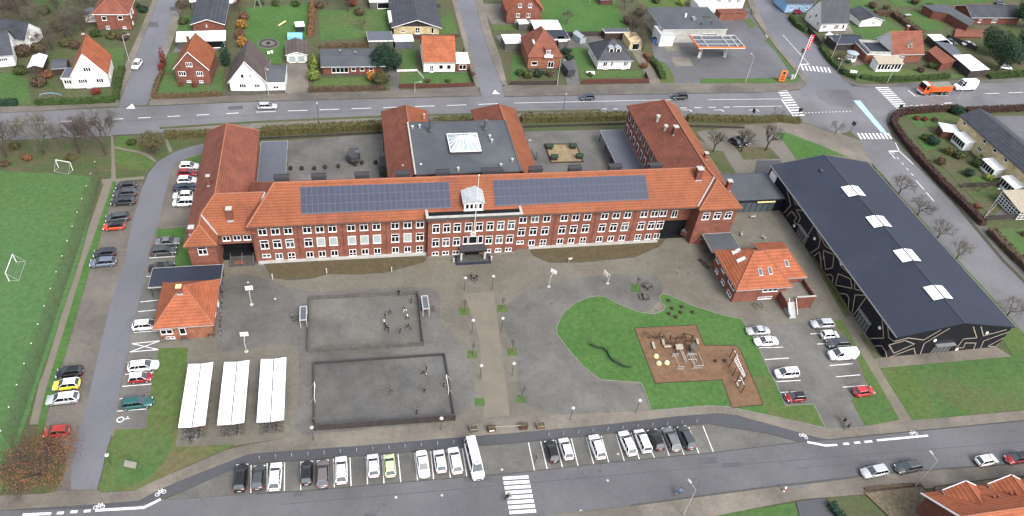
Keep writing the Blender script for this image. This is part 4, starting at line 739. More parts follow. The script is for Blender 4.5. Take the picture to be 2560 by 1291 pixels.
def roofwin(par, p, ux, uz, w_, h_, st='V'):
    """roof window at world p; ux: unit along the slope's horizontal, uz: unit up the slope"""
    f, g = winmesh(w_, h_, st); ux = Vector(ux).normalized(); uz = Vector(uz).normalized(); n = ux.cross(uz)
    if n.z < 0: n = -n
    R_ = Matrix((ux, -n, uz)).transposed().to_4x4()
    if R_.determinant() < 0: R_ = Matrix((-ux, -n, uz)).transposed().to_4x4()
    L = par.matrix_basis.inverted() @ (Vector(p)+n*.03); 
    o = place('roof_window', f, par); o.matrix_local = Matrix.Translation(L) @ (par.matrix_basis.to_3x3().inverted().to_4x4() @ R_); place('pane', g, o); return o
sl_ = 3.6/6.8
for x, y in ((75.9, 91.6), (78.0, 91.7)): roofwin(t, (x, y, 4+(y-88.5)*sl_), (1, 0, 0), (0, 1, sl_), .8, 1.5)
roofwin(t, (82.6, 93.6, 4.02+(93.6-90.8)*.533), (1, 0, 0), (0, 1, .533), .8, 1.4)
for y in (97.3, 94.9): roofwin(t, (73.2, y, 4+3.2*(3.6/5.6)), (0, 1, 0), (1, 0, 3.6/5.6), .9, 1.7, 'W')
# ================================================================ BLACK SPORTS HALL
Hh = thing('sports_hall', 'long black sports hall with pale zigzag lines on its walls and four white roof lights', 'sports hall', (106.8, 99, 0))
b = MB(); b.box(94.25, 119.3, 72.65, 125.2, 0, 6.0, 'black_wall')
for y0_, y1_ in ((72.65, 72.9), (125.0, 125.2)): b.mesh([(94.25, y0_, 6), (119.3, y0_, 6), (106.8, y0_, 8.45), (94.25, y1_, 6), (119.3, y1_, 6), (106.8, y1_, 8.45)], [(0, 1, 2), (3, 5, 4)], 'black_wall')
b.build('wall', Hh, True)
b = MB(); b.shell([[(94.0, 72.4, 6.05), (106.8, 72.4, 8.6), (106.8, 125.4, 8.6), (94.0, 125.4, 6.05)], [(119.6, 72.4, 6.05), (106.8, 72.4, 8.6), (106.8, 125.4, 8.6), (119.6, 125.4, 6.05)]], .25, 'felt_dark'); b.build('roof', Hh, True)
b = MB(); b.box(106.72, 106.88, 72.45, 125.35, 8.55, 8.68, 'metal_dark'); b.box(93.9, 94.02, 72.4, 125.4, 5.9, 6.12, 'metal'); b.box(119.58, 119.7, 72.4, 125.4, 5.9, 6.12, 'metal'); b.build('ridge_cap', Hh, True)
for (u, v) in ((2136, 478), (2199, 554), (2266, 639), (2342, 732)):
    p = G(u, v, 8.5); b = MB()
    for s in (-1, 1):
        xs = [106.8+s*.15, 106.8+s*2.15]; q = [(x, y, 8.6-abs(x-106.8)*.199+.22) for x, y in ((xs[0], p.y-1.75), (xs[1], p.y-1.75), (xs[1], p.y+1.75), (xs[0], p.y+1.75))]
        b.shell([q], .3, 'white_roof', 'metal_dark')
    b.build('roof_light', Hh, True)
p = G(2052, 432, 7.6); b = MB(); b.box(p.x-.4, p.x+.4, p.y-.5, p.y+.5, 7.0, 8.3, 'metal_dark'); b.build('roof_vent', Hh, True)
b = MB(); d_ = lambda u, v: None
def onW(u, v):
    d = (u-1280)/FP*_X + (v-645.5)/FP*_Y + _fw; t_ = 94.25/d.x; return CAM+d*t_
def onS(u, v):
    d = (u-1280)/FP*_X + (v-645.5)/FP*_Y + _fw; t_ = 72.65/d.y; return CAM+d*t_
def lw(pts, f, ox, oy, k):
    global b
    b = MB()
    P_ = [f(ox+x/k, oy+y/k) for x, y in pts]
    for a, c in zip(P_, P_[1:]):
        a = Vector(a); c = Vector(c); a.z = min(max(a.z, .12), 8.3); c.z = min(max(c.z, .12), 8.3)
        if f is onS: 
            a.z = min(a.z, 8.4-abs(a.x-106.8)*.2); c.z = min(c.z, 8.4-abs(c.x-106.8)*.2); a.y = c.y = 72.6; a.x = min(a.x, 119.2); c.x = min(c.x, 119.2)
        else: a.z = min(a.z, 5.95); c.z = min(c.z, 5.95); a.x = c.x = 94.2
        d = (c-a).normalized(); n = (Vector((1, 0, 0)) if f is onW else Vector((0, 1, 0))); s_ = d.cross(n)*.095
        q = [a+s_, c+s_, c-s_, a-s_]; b.mesh([v_-n*.0 for v_ in q]+[v_-n*.05 for v_ in q], [(0, 1, 2, 3), (7, 6, 5, 4), (0, 4, 5, 1), (1, 5, 6, 2), (2, 6, 7, 3), (3, 7, 4, 0)], 'trim_line')
    b.build('wall_line', Hh, True)
k9 = 3.9125
for L1 in [[(185, 560), (225, 760), (155, 835)], [(235, 640), (270, 745), (345, 740)], [(365, 790), (280, 800), (320, 880), (285, 950), (255, 915), (285, 880), (235, 815), (185, 865)], [(470, 950), (515, 1090), (500, 1170), (420, 1225)], [(490, 980), (560, 1150), (650, 1210)], [(450, 1255), (505, 1215), (525, 1290)], [(545, 1290), (545, 1200), (650, 1240), (640, 1290)], [(460, 940), (350, 1120)]]: lw(L1, onW, 1920, 320, k9)
for L1 in [[(510, 0), (530, 130)], [(550, 0), (565, 135), (635, 115), (650, 0)], [(680, 0), (720, 105), (830, 170)], [(570, 190), (615, 180), (640, 210), (630, 275)], [(690, 175), (810, 225), (825, 318), (660, 285), (690, 175)], [(855, 240), (850, 325), (930, 345)], [(685, 365), (770, 375), (795, 410), (780, 530)], [(960, 385), (855, 382), (820, 575)], [(965, 405), (835, 590)], [(1120, 620), (1135, 805), (985, 825)], [(1175, 690), (1185, 800), (1235, 835)], [(1040, 890), (1115, 880), (1150, 930), (1165, 990)]]: lw(L1, onW, 1920, 640, k9)
for L1 in [[(1235, 835), (1370, 800), (1520, 820), (1690, 720)], [(1775, 705), (1525, 855), (1485, 960)], [(1180, 870), (1340, 825), (1430, 860), (1230, 950), (1180, 870)], [(1190, 990), (1425, 900), (1435, 970)], [(2005, 690), (2040, 800), (1910, 810), (1840, 900), (1910, 895), (1925, 850), (2030, 850), (2000, 920)], [(2080, 690), (2105, 780), (2330, 720)], [(2065, 915), (2105, 830), (2365, 740)], [(2150, 880), (2330, 795)], [(2150, 883), (2220, 885), (2300, 850)]]: lw(L1, onS, 1920, 640, k9)
for f, px in ((onW, [(2104, 660), (2200, 820), (1986, 565), (2037, 597)]), (onS, [(2337, 851), (2391, 873), (2467, 832)])):
    for u, v in px:
        p = f(u, v); b = MB(); n = (-1, 0) if f is onW else (0, -1)
        c0 = (94.25, p.y, p.z) if f is onW else (p.x, 72.65, p.z); c1 = (c0[0]+n[0]*.14, c0[1]+n[1]*.14, c0[2]); b.tube(c0, c1, .33, .33, 'white', 12, True); b.build('wall_lamp', Hh, True)
for f, px, lab in ((onW, (2160, 800), 'W'), (onW, (2008, 585), 'W'), (onS, (2352, 872), 'S')):
    p = f(*px); b = MB()
    if lab == 'W':
        y = p.y; b.box(93.6, 94.24, y-2.1, y+2.1, 2.6, 2.72, 'metal')
        for k in range(5): b.box(94.12, 94.24, y-1.9+k*.92, y-1.8+k*.92, 0, 2.6, 'trim_line')
        b.box(94.17, 94.24, y-1.9, y+1.9, .1, 2.5, 'glass_grey')
    else:
        x = p.x; b.box(x-2.1, x+2.1, 71.9, 72.64, 2.6, 2.72, 'metal')
        for k in range(5): b.box(x-1.9+k*.92, x-1.8+k*.92, 72.52, 72.64, 0, 2.6, 'trim_line')
        b.box(x-1.9, x+1.9, 72.57, 72.64, .1, 2.5, 'glass_grey')
    b.build('glazed_door', Hh, True)
b = MB(); b.box(94.0, 94.24, 121.8, 124.2, 3.7, 5.6, 'white'); b.box(93.9, 94.0, 122.9, 124.2, 4.0, 5.0, 'white'); b.build('wall_sign', Hh, True)
t = thing('glazed_link', 'low flat roofed glazed link joining school and black hall', 'building', (86, 121, 0))
b = MB(); b.box(77.0, 94.2, 116.2, 125.6, 0, 3.3, 'black_wall'); b.build('wall', t, True); b = MB(); b.box(77.0, 94.2, 115.7, 125.9, 3.3, 3.6, 'black_wall'); b.box(77.2, 94.2, 116.0, 125.7, 3.6, 3.66, 'felt'); b.build('roof', t, True)
for k in range(8): b = MB(); b.box(80.6+k*1.45, 81.9+k*1.45, 116.08, 116.18, .15, 2.9, 'glass_grey'); b.build('window', t, True)
b = MB(); b.box(87.2, 91.6, 115.5, 115.69, 3.1, 3.35, 'yellow'); b.build('sign_band', t, True)
# ================================================================ HOUSES
def house(name, label, FL, FR, depth, eave, ridge, axis, wall, roof, hip=0, hip2=None, over=.4, z0=0, rx=0, chim=(), front=(), left=(), right=(), flat=False, trim='white', cat='house', wall2=None, group=None, th=.18, par=None):
    """front wall base given by two ground points; local x along the front, y away from the street"""
    A, B = (G(*FL), G(*FR)) if len(FL) == 2 else (Vector(FL), Vector(FR))
    mid = (A+B)/2; w_ = (B-A).length; rz = math.atan2(B.y-A.y, B.x-A.x)
    t = thing(name, label, cat, (mid.x, mid.y, 0), rz, group)
    h = w_/2; o = over; hip2 = hip if hip2 is None else hip2; b = MB(); r = MB(); cp = MB()
    if flat:
        b.box(-h, h, 0, depth, 0, eave-.15, wall); b.build('wall', t)
        r.box(-h-o, h+o, -o, depth+o, eave-.15, eave+.12, roof); r.build('roof', t)
        cp.box(-h-o-.04, h+o+.04, -o-.04, -o, eave-.2, eave+.16, trim); cp.box(-h-o-.04, -h-o, -o, depth+o, eave-.2, eave+.16, trim); cp.box(h+o, h+o+.04, -o, depth+o, eave-.2, eave+.16, trim); cp.build('roof_edge', t)
    else:
        x0, x1, y0, y1 = -h-o, h+o, -o, depth+o
        if axis == 'x':
            yc = depth/2; p, q = (x0+hip, yc, ridge), (x1-hip2, yc, ridge); sl = (ridge-eave)/(yc+o); wz = eave+sl*o-.12
            F = [[(x0, y0, eave), (x1, y0, eave), q, p], [(x1, y1, eave), (x0, y1, eave), p, q]]
            if hip: F.append([(x0, y1, eave), (x0, y0, eave), p])
            if hip2: F.append([(x1, y0, eave), (x1, y1, eave), q])
            b.box(-h, h, 0, depth, 0, wz, wall)
            for s, hp in ((-1, hip), (1, hip2)):
                if not hp: b.mesh([(s*h, 0, wz), (s*h, depth, wz), (s*h, yc, ridge-.2), (s*(h-.2), 0, wz), (s*(h-.2), depth, wz), (s*(h-.2), yc, ridge-.2)], [(0, 1, 2), (3, 5, 4)], wall2 or wall)
            rid = [(p, q)]
            if hip: rid += [((x0, y0, eave), p), ((x0, y1, eave), p)]
            if hip2: rid += [((x1, y0, eave), q), ((x1, y1, eave), q)]
        else:
            p, q = (rx, y0+hip, ridge), (rx, y1-hip2, ridge); sl = (ridge-eave)/(h+o); wz = eave+sl*o-.12
            F = [[(x0, y1, eave), (x0, y0, eave), p, q], [(x1, y0, eave), (x1, y1, eave), q, p]]
            if hip: F.append([(x0, y0, eave), (x1, y0, eave), p])
            if hip2: F.append([(x1, y1, eave), (x0, y1, eave), q])
            b.box(-h, h, 0, depth, 0, wz, wall)
            for y, hp in ((0, hip), (depth, hip2)):
                if not hp:
                    s = .2 if y == 0 else -.2; b.mesh([(-h, y, wz), (h, y, wz), (rx, y, ridge-.2), (-h, y+s, wz), (h, y+s, wz), (rx, y+s, ridge-.2)], [(0, 1, 2), (3, 5, 4)], wall2 or wall)
            rid = [(p, q)]
            if hip: rid += [((x0, y0, eave), p), ((x1, y0, eave), p)]
            else:
                for xx in (x0, x1): cp.tube((xx, y0-.03, eave-.08), (rx, y0-.03, ridge-.08), .09, .09, trim, 4)
        b.box(-h-.03, h+.03, -.03, depth+.03, 0, .35, 'kerb_dark')
        b.build('wall', t); r.shell(F, th, roof, trim if over > .3 else roof); r.build('roof', t)
        rm = 'ridge' if roof in ('tiles', 'tiles_bright', 'tiles_old_shade') else roof
        for a, c in rid: cp.tube(Vector(a)+Vector((0, 0, .03)), Vector(c)+Vector((0, 0, .03)), .09, .09, rm, 4)
        cp.box(x0, x1, y0-.1, y0, eave-.16, eave-.04, 'zinc') if (axis == 'x') else None
        cp.build('roof_trim', t)
    def pw(lst, face):
        for s, z, ww, hh, st in lst:
            if face == 'S': L = (-h+w_*s, 0, z); rr = 0
            elif face == 'W': L = (-h, depth*s, z); rr = -math.pi/2
            else: L = (h, depth*s, z); rr = math.pi/2
            f, g = winmesh(ww, hh, st); o_ = place('door' if st == 'D' else 'window', f, t, L, rr); place('pane', g, o_)
    pw(front, 'S'); pw(left, 'W'); pw(right, 'E')
    for (s, d, z1, ww) in chim:
        x = -h+w_*s; c = MB(); c.box(x-ww/2, x+ww/2, depth*d-ww/2, depth*d+ww/2, eave, z1, 'brick_dark'); c.box(x-ww/2-.06, x+ww/2+.06, depth*d-ww/2-.06, depth*d+ww/2+.06, z1, z1+.1, 'stone'); c.build('chimney', t)
    return t
# ================================================================ VEHICLES
CM = {}
def car_meshes(kind):
    if kind in CM: return CM[kind]
    # L, W, H, bonnet length, boot length, belt height, screen rake f/r, ground clearance, nose height
    sp = dict(hatch=(4.0, 1.76, 1.50, .98, .10, .92, .85, .45, .72), small=(3.6, 1.64, 1.50, .80, .06, .92, .75, .35, .74), sedan=(4.6, 1.80, 1.44, 1.15, .85, .90, .85, .75, .70), wagon=(4.7, 1.82, 1.50, 1.15, .12, .92, .85, .55, .72),
              suv=(4.5, 1.86, 1.68, 1.05, .10, 1.05, .75, .40, .84), mpv=(4.4, 1.82, 1.70, .80, .06, 1.0, .95, .25, .80), van=(5.4, 1.98, 2.10, .85, .02, 1.25, .85, .10, .95), minibus=(6.6, 2.02, 2.60, .95, .02, 1.35, .80, .12, 1.05), boxvan=(6.2, 2.1, 2.75, .9, .02, 1.35, .8, .05, 1.05))[kind]
    L, W, H, bl, bt, belt, rf, rr, nose = sp; hl, hw = L/2, W/2; gc = .22
    # lower body: stations from the rear to the nose (x, half width, belt z)
    st = [(-hl, hw*.68, belt*.86, .42), (-hl+.10, hw*.86, belt*.96, .30), (-hl+.45, hw*.985, belt, gc), (-hl*.45, hw, belt, gc), (0, hw, belt-.02, gc), (hl*.40, hw, belt-.03, gc), (hl-bl, hw*.99, belt-.03, gc), (hl-bl*.55, hw*.975, (belt+nose)/2+.02, gc), (hl-.34, hw*.91, nose+.04, gc+.02), (hl-.10, hw*.74, nose-.08, .30), (hl, hw*.50, nose-.22, .38)]
    if bt > .5: st[0] = (-hl, hw*.82, belt*.86, .42)
    b = MB(); rings = []
    for x, w_, zt, zb in st:
        mid = zb+(zt-zb)*.55
        ring = [(-w_*.93, zb), (-w_, zb+.12), (-w_, mid), (-w_*.97, zt-.09), (-w_*.86, zt), (0, zt+.035), (w_*.86, zt), (w_*.97, zt-.09), (w_, mid), (w_, zb+.12), (w_*.93, zb)]
        rings.append([(x, y, z) for y, z in ring])
    n = len(rings[0]); vs = [p for r_ in rings for p in r_]; fs = []
    for i in range(len(rings)-1):
        for j in range(n-1): fs.append((i*n+j, (i+1)*n+j, (i+1)*n+j+1, i*n+j+1))
        fs.append((i*n+n-1, (i+1)*n+n-1, (i+1)*n, i*n))
    fs.append(tuple(range(n))); fs.append(tuple(reversed(range((len(rings)-1)*n, len(rings)*n))))
    b.mesh(vs, fs, 'car_white')
    # greenhouse
    xf0, xf1 = hl-bl, hl-bl-rf; xr0, xr1 = -hl+bt+.06, -hl+bt+.06+rr; hb, ht = hw*.88, hw*.67; zb, zt = belt-.02, H-.05
    g = MB()
    def fr(x0, x1, y0, y1, z): return [(x0, -y0, z), (x1, -y1, z), (x1, y1, z), (x0, y0, z)]
    lo = fr(xr0, xf0, hb, hb*.96, zb); up = fr(xr1, xf1, ht, ht*.96, zt)
    g.mesh(lo+up, [(0, 1, 5, 4), (2, 3, 7, 6)], 'glass'); g.mesh(lo+up, [(1, 2, 6, 5), (3, 0, 4, 7)], 'windscreen')
    r = MB(); e_ = .04
    x0, x1 = xr1-.12, xf1+.06
    ro = [(x0, -ht*.98, zt), (x0+.15, -ht-.03, zt-.01), (x1-.1, -ht-.02, zt-.01), (x1, -ht*.90, zt-.02), (x1, ht*.90, zt-.02), (x1-.1, ht+.02, zt-.01), (x0+.15, ht+.03, zt-.01), (x0, ht*.98, zt)]
    ri = [(x0+.12, -ht*.85, H), (x0+.3, -ht*.88, H+.005), (x1-.3, -ht*.86, H+.005), (x1-.18, -ht*.75, H-.01), (x1-.18, ht*.75, H-.01), (x1-.3, ht*.86, H+.005), (x0+.3, ht*.88, H+.005), (x0+.12, ht*.85, H)]
    r.mesh(ro+ri, [(i, (i+1) % 8, 8+(i+1) % 8, 8+i) for i in range(8)]+[tuple(range(8, 16))], 'car_white')
    def pil(xa, ya, xb, yb, wd=.05): r.tube((xa, ya, zb), (xb, yb, zt), wd, wd*.8, 'car_white', 4)
    for s in (-1, 1):
        pil(xf0-.04, s*hb*.95, xf1, s*ht*.95, .045); pil(xr0+.02, s*hb*.98, xr1, s*ht*.99, .075 if kind not in ('van', 'boxvan') else .1)
        pil((xf0+xr0)/2+.05, s*(hb+.005), (xf1+xr1)/2+.1, s*(ht+.01), .035)
        if kind in ('wagon', 'suv', 'mpv', 'minibus'): pil(xr0+.95, s*(hb+.005), xr1+.75, s*(ht+.01), .035)
        if kind in ('van', 'boxvan'):
            xa, xb = xr0+.0, xf0-1.35; ya, yb = hb+.015, ht+.02
            r.mesh([(xa, s*ya, zb), (xb, s*ya, zb), (xb-.1, s*yb, zt), (xr1, s*yb, zt)], [(0, 1, 2, 3) if s < 0 else (3, 2, 1, 0)], 'car_white')
    if kind in ('van', 'boxvan'): r.mesh([(xr0-.03, -hb, zb), (xr0-.03, hb, zb), (xr1-.03, ht, zt), (xr1-.03, -ht, zt)], [(0, 3, 2, 1)], 'car_white')
    wh = MB(); wr = .33 if kind not in ('minibus', 'boxvan', 'van') else .36
    prof = [(0, -.11), (wr*.66, -.11)]
    wv = MB()
    def wheel(b_, c=(0, 0, 0)):
        for y0, y1, r0, r1, m_ in ((-.11, .11, wr, wr, 'rubber'),):
            b_.tube((c[0], y0, c[2]), (c[0], y1, c[2]), r0, r1, m_, 12, True)
        for s in (-1, 1): b_.tube((0, s*.105, 0), (0, s*.125, 0), wr*.66, wr*.60, 'rim', 10, True)
    wheel(wh)
    hlm = MB(); hlm.box(-.14, .03, -.20, .20, -.07, .08, 'lens'); tl = MB(); tl.box(-.02, .12, -.13, .13, -.12, .10, 'tail')
    dk = MB(); dk.box(hl-.06, hl+.012, -hw*.42, hw*.42, .34, nose-.22, 'rubber'); dk.box(hl+.0125, hl+.02, -.26, .26, .40, .50, 'plate'); dk.box(-hl-.015, -hl+.03, -.26, .26, .55, .66, 'plate'); dk.box(-hl-.01, -hl+.1, -hw*.75, hw*.75, .30, .44, 'rubber')
    for s in (-1, 1): dk.box(xf0-.28, xf0-.14, s*(hw+.0) if s > 0 else -(hw+.16), s*(hw+.16) if s > 0 else -hw, belt+.02, belt+.16, 'rubber'); dk.box(-hl+.35+wr*2, hl-.35-wr*2, s*hw-.01 if s > 0 else -hw-.01, s*hw+.01 if s > 0 else -hw+.01, gc+.02, gc+.13, 'rubber')
    wb = (-hl+.82 if L < 5 else -hl+1.2, hl-.86)
    CM[kind] = dict(body=b.data('body'), glass=g.data('windows'), roof=r.data('roof'), wheel=wh.data('wheel'), hl=hlm.data('headlight'), tl=tl.data('tail_light'), trim=dk.data('trim'), wr=wr, hw=hw, hl_=hl, nose=nose, belt=belt, wb=wb, H=H)
    for k_ in ('body', 'roof'): CM[kind][k_].polygons.foreach_set('use_smooth', [k_ == 'body']*len(CM[kind][k_].polygons))
    return CM[kind]
def car(kind, colour, label, u, v, ang, z=.04, group=None, name='parked_car', cat='car', roofc=None):
    d = car_meshes(kind); p = G(u, v, z+d['H']*.45); t = thing(name, label, cat, (p.x, p.y, z), R(ang), group)
    def paint(o, c):
        o.material_slots[0].link = 'OBJECT'; o.material_slots[0].material = M['car_'+c]
    paint(place('body', d['body'], t), colour); place('windows', d['glass'], t); paint(place('roof', d['roof'], t), roofc or colour); place('trim', d['trim'], t)
    for x in d['wb']:
        for s in (-1, 1): place('wheel', d['wheel'], t, (x, s*(d['hw']-.10), d['wr']))
    for s in (-1, 1):
        place('headlight', d['hl'], t, (d['hl_']-.20, s*(d['hw']*.68), d['nose']-.10)); place('tail_light', d['tl'], t, (-d['hl_']+.06, s*(d['hw']*.74), d['belt']-.16))
    return t
# ================================================================ TREES
def branchy(b, p, d, ln, r, dep, m_, rnd, spread=.55, up=.12, kids=(3, 4)):
    nseg = 2
    for i in range(nseg):
        q = p+d*(ln/nseg); b.tube(p, q, r*(1-.25*i), r*(1-.25*(i+1)), m_, 4 if dep > 1 else 3); p = q
        d = (d+Vector((rnd.uniform(-.16, .16), rnd.uniform(-.16, .16), rnd.uniform(-.04, .12)))).normalized()
    if dep == 0: return
    for k in range(rnd.randint(*kids)):
        a = rnd.uniform(0, 6.283); o = d.orthogonal().normalized(); o = Matrix.Rotation(a, 3, d) @ o
        nd = (d+o*rnd.uniform(spread*.7, spread*1.5)+Vector((0, 0, up))).normalized()
        branchy(b, p-d*(ln*rnd.uniform(0, .4)), nd, ln*rnd.uniform(.62, .82), r*.55, dep-1, m_, rnd, spread, up, kids)
def bare_tree(name, label, u, v, H_, seed, m_='twig', group=None, spread=.55, dep=5, z=.03, trunk=.25, rt=.022, loc=None):
    rnd = random.Random(seed); p = G(u, v, z) if loc is None else Vector(loc); t = thing(name, label, 'tree', (p.x, p.y, z), 0, group)
    b = MB(); k = H_*trunk; b.tube((0, 0, -.1), (0.05, 0.05, k), H_*rt*1.3, H_*rt, 'trunk', 7); b.build('trunk', t)
    c = MB()
    for i in range(4):
        a = i*1.57+rnd.uniform(-.4, .4); d = Vector((math.cos(a)*spread, math.sin(a)*spread, 1)).normalized()
        branchy(c, Vector((.05, .05, k*.92)), d, H_*.25, H_*rt*.7, dep, m_, rnd, spread)
    c.build('crown', t); return t
def leafcloud(b, blobs, n, sz, m_, rnd, shell_=.55):
    tot = sum(r[0]*r[1]*r[2] for _, r in blobs)
    for c, r in blobs:
        k = int(n*(r[0]*r[1]*r[2])/tot)+1
        for i in range(k):
            while True:
                q = Vector((rnd.gauss(0, 1), rnd.gauss(0, 1), rnd.gauss(0, 1)))
                if q.length > .1: break
            q.normalize(); rad = rnd.uniform(shell_, 1)**.6; rad *= 1+.28*noise.noise(q*2.2+Vector(c))
            p = Vector((c[0]+q.x*r[0]*rad, c[1]+q.y*r[1]*rad, c[2]+q.z*r[2]*rad))
            if p.z < .05: continue
            s = sz*rnd.uniform(.5, 1.3); a = Vector((rnd.gauss(0, 1), rnd.gauss(0, 1), rnd.gauss(0, .6))).normalized(); nn = (q+Vector((rnd.gauss(0, .5), rnd.gauss(0, .5), rnd.gauss(0, .5)+.4))).normalized()
            a = (a-nn*a.dot(nn)).normalized(); bb = nn.cross(a)
            b.poly([p+a*s, p+bb*s*.7, p-a*s, p-bb*s*.7], m_)
def leafy(name, label, u, v, size, m_, seed, cat='shrub', group=None, n=500, sz=.28, kind='bush', z=.03, m2=None, trunk=0.0):
    """size = (rx, ry, height)"""
    rnd = random.Random(seed); p = G(u, v, z); t = thing(name, label, cat, (p.x, p.y, z), 0, group); rx, ry, H_ = size
    b = MB(); s = MB(); zb = H_*trunk
    s.tube((0, 0, -.1), (0, 0, max(zb, H_*.5)), .09+.02*H_, .05, 'trunk', 6)
    for i in range(5):
        a = rnd.uniform(0, 6.28); s.tube((0, 0, zb*.8+.1), (math.cos(a)*rx*.5, math.sin(a)*ry*.5, zb+(H_-zb)*.6), .05+.008*H_, .02, 'trunk', 4)
    s.build('trunk' if cat == 'tree' else 'stems', t)
    hh = (H_-zb)/2
    if kind == 'cone':
        bl = [((0, 0, zb+(H_-zb)*k), (rx*(1.05-k)*1.0+.1, ry*(1.05-k)+.1, (H_-zb)*.2)) for k in (.15, .32, .5, .68, .85)]
    elif kind == 'col': bl = [((0, 0, zb+(H_-zb)*k), (rx*f, ry*f, (H_-zb)*.26)) for k, f in ((.22, .9), (.45, 1), (.66, .85), (.84, .5))]
    else:
        bl = [((0, 0, zb+hh*.95), (rx*.78, ry*.78, hh*.85))]
        for i in range(7 if H_ > 3 else 4):
            a = i*6.283/(7 if H_ > 3 else 4)+rnd.uniform(-.5, .5); k = rnd.uniform(.35, .62); bl.append(((math.cos(a)*rx*k, math.sin(a)*ry*k, zb+hh*rnd.uniform(.7, 1.35)), (rx*rnd.uniform(.36, .52), ry*rnd.uniform(.36, .52), hh*rnd.uniform(.4, .6))))
    leafcloud(b, bl, n, sz, m_, rnd)
    if m2: leafcloud(b, [((c_[0]*1.1, c_[1]*1.1, c_[2]), r_) for c_, r_ in bl], int(n*.3), sz, m2, rnd, .8)
    b.build('crown' if cat == 'tree' else 'foliage', t); return t
def hedge(label, pts, wd, h, m_='beech_brown', seed=1, name='hedge', group=None, dens=9, sz=.22, world=False, cat='hedge', z=.03):
    rnd = random.Random(seed); P_ = [Vector((*p, 0)) if world else G(*p) for p in pts]; c = P_[len(P_)//2]
    t = thing(name, label, cat, (c.x, c.y, z), 0, group); core = MB(); lv = MB()
    for a, d in zip(P_, P_[1:]):
        a = a-c; d = d-c; a.z = d.z = 0; ln = (d-a).length; e = (d-a).normalized(); n = Vector((-e.y, e.x, 0))
        k = max(1, int(ln/1.2))
        for i in range(k):
            p = a+e*(ln*i/k); q = a+e*(ln*(i+1)/k); hh = h*rnd.uniform(.86, 1.0); w2 = wd/2*rnd.uniform(.8, .95)
            core.prism([tuple((p+n*w2).xy), tuple((q+n*w2).xy), tuple((q-n*w2).xy), tuple((p-n*w2).xy)], 0, hh*.93, m_)
        for i in range(int(ln*(2*h+wd)*dens)):
            s = rnd.random()*(2*h+wd); w2 = wd/2*rnd.uniform(.9, 1.12)
            if s < h: off, zz, nn = -w2, s, -n
            elif s < h+wd: off, zz, nn = (s-h-wd/2), h*rnd.uniform(.9, 1.08), Vector((0, 0, 1))
            else: off, zz, nn = w2, s-h-wd, n
            p = a+e*(ln*rnd.random())+n*off+Vector((0, 0, zz)); nn = (nn+Vector((rnd.gauss(0, .6), rnd.gauss(0, .6), rnd.gauss(0, .6)))).normalized(); aa = nn.orthogonal().normalized(); bb = nn.cross(aa); s_ = sz*rnd.uniform(.5, 1.2)
            lv.poly([p+aa*s_, p+bb*s_*.8, p-aa*s_, p-bb*s_*.8], m_)
    core.build('core', t); lv.build('foliage', t); return t
def fence(label, pts, h, m_='fence_dark', name='fence', step=2.2, z=.03, group=None):
    P_ = [G(*p) for p in pts]; c = P_[0]; t = thing(name, label, 'fence', (c.x, c.y, z), 0, group); b = MB(); posts = []
    for a, d in zip(P_, P_[1:]):
        a = a-c; d = d-c; a.z = d.z = 0; e = (d-a).normalized(); n = Vector((-e.y, e.x, 0)); ln = (d-a).length
        b.prism([tuple((a+n*.04).xy), tuple((d+n*.04).xy), tuple((d-n*.04).xy), tuple((a-n*.04).xy)], .05, h, m_)
        for i in range(int(ln/step)+1): posts.append(a+e*min(ln, i*step))
    b.build('panel', t); b = MB(); b.box(-.07, .07, -.07, .07, 0, h+.08, m_); pm = b.data('post')
    for p in posts: place('post', pm, t, p)
    return t
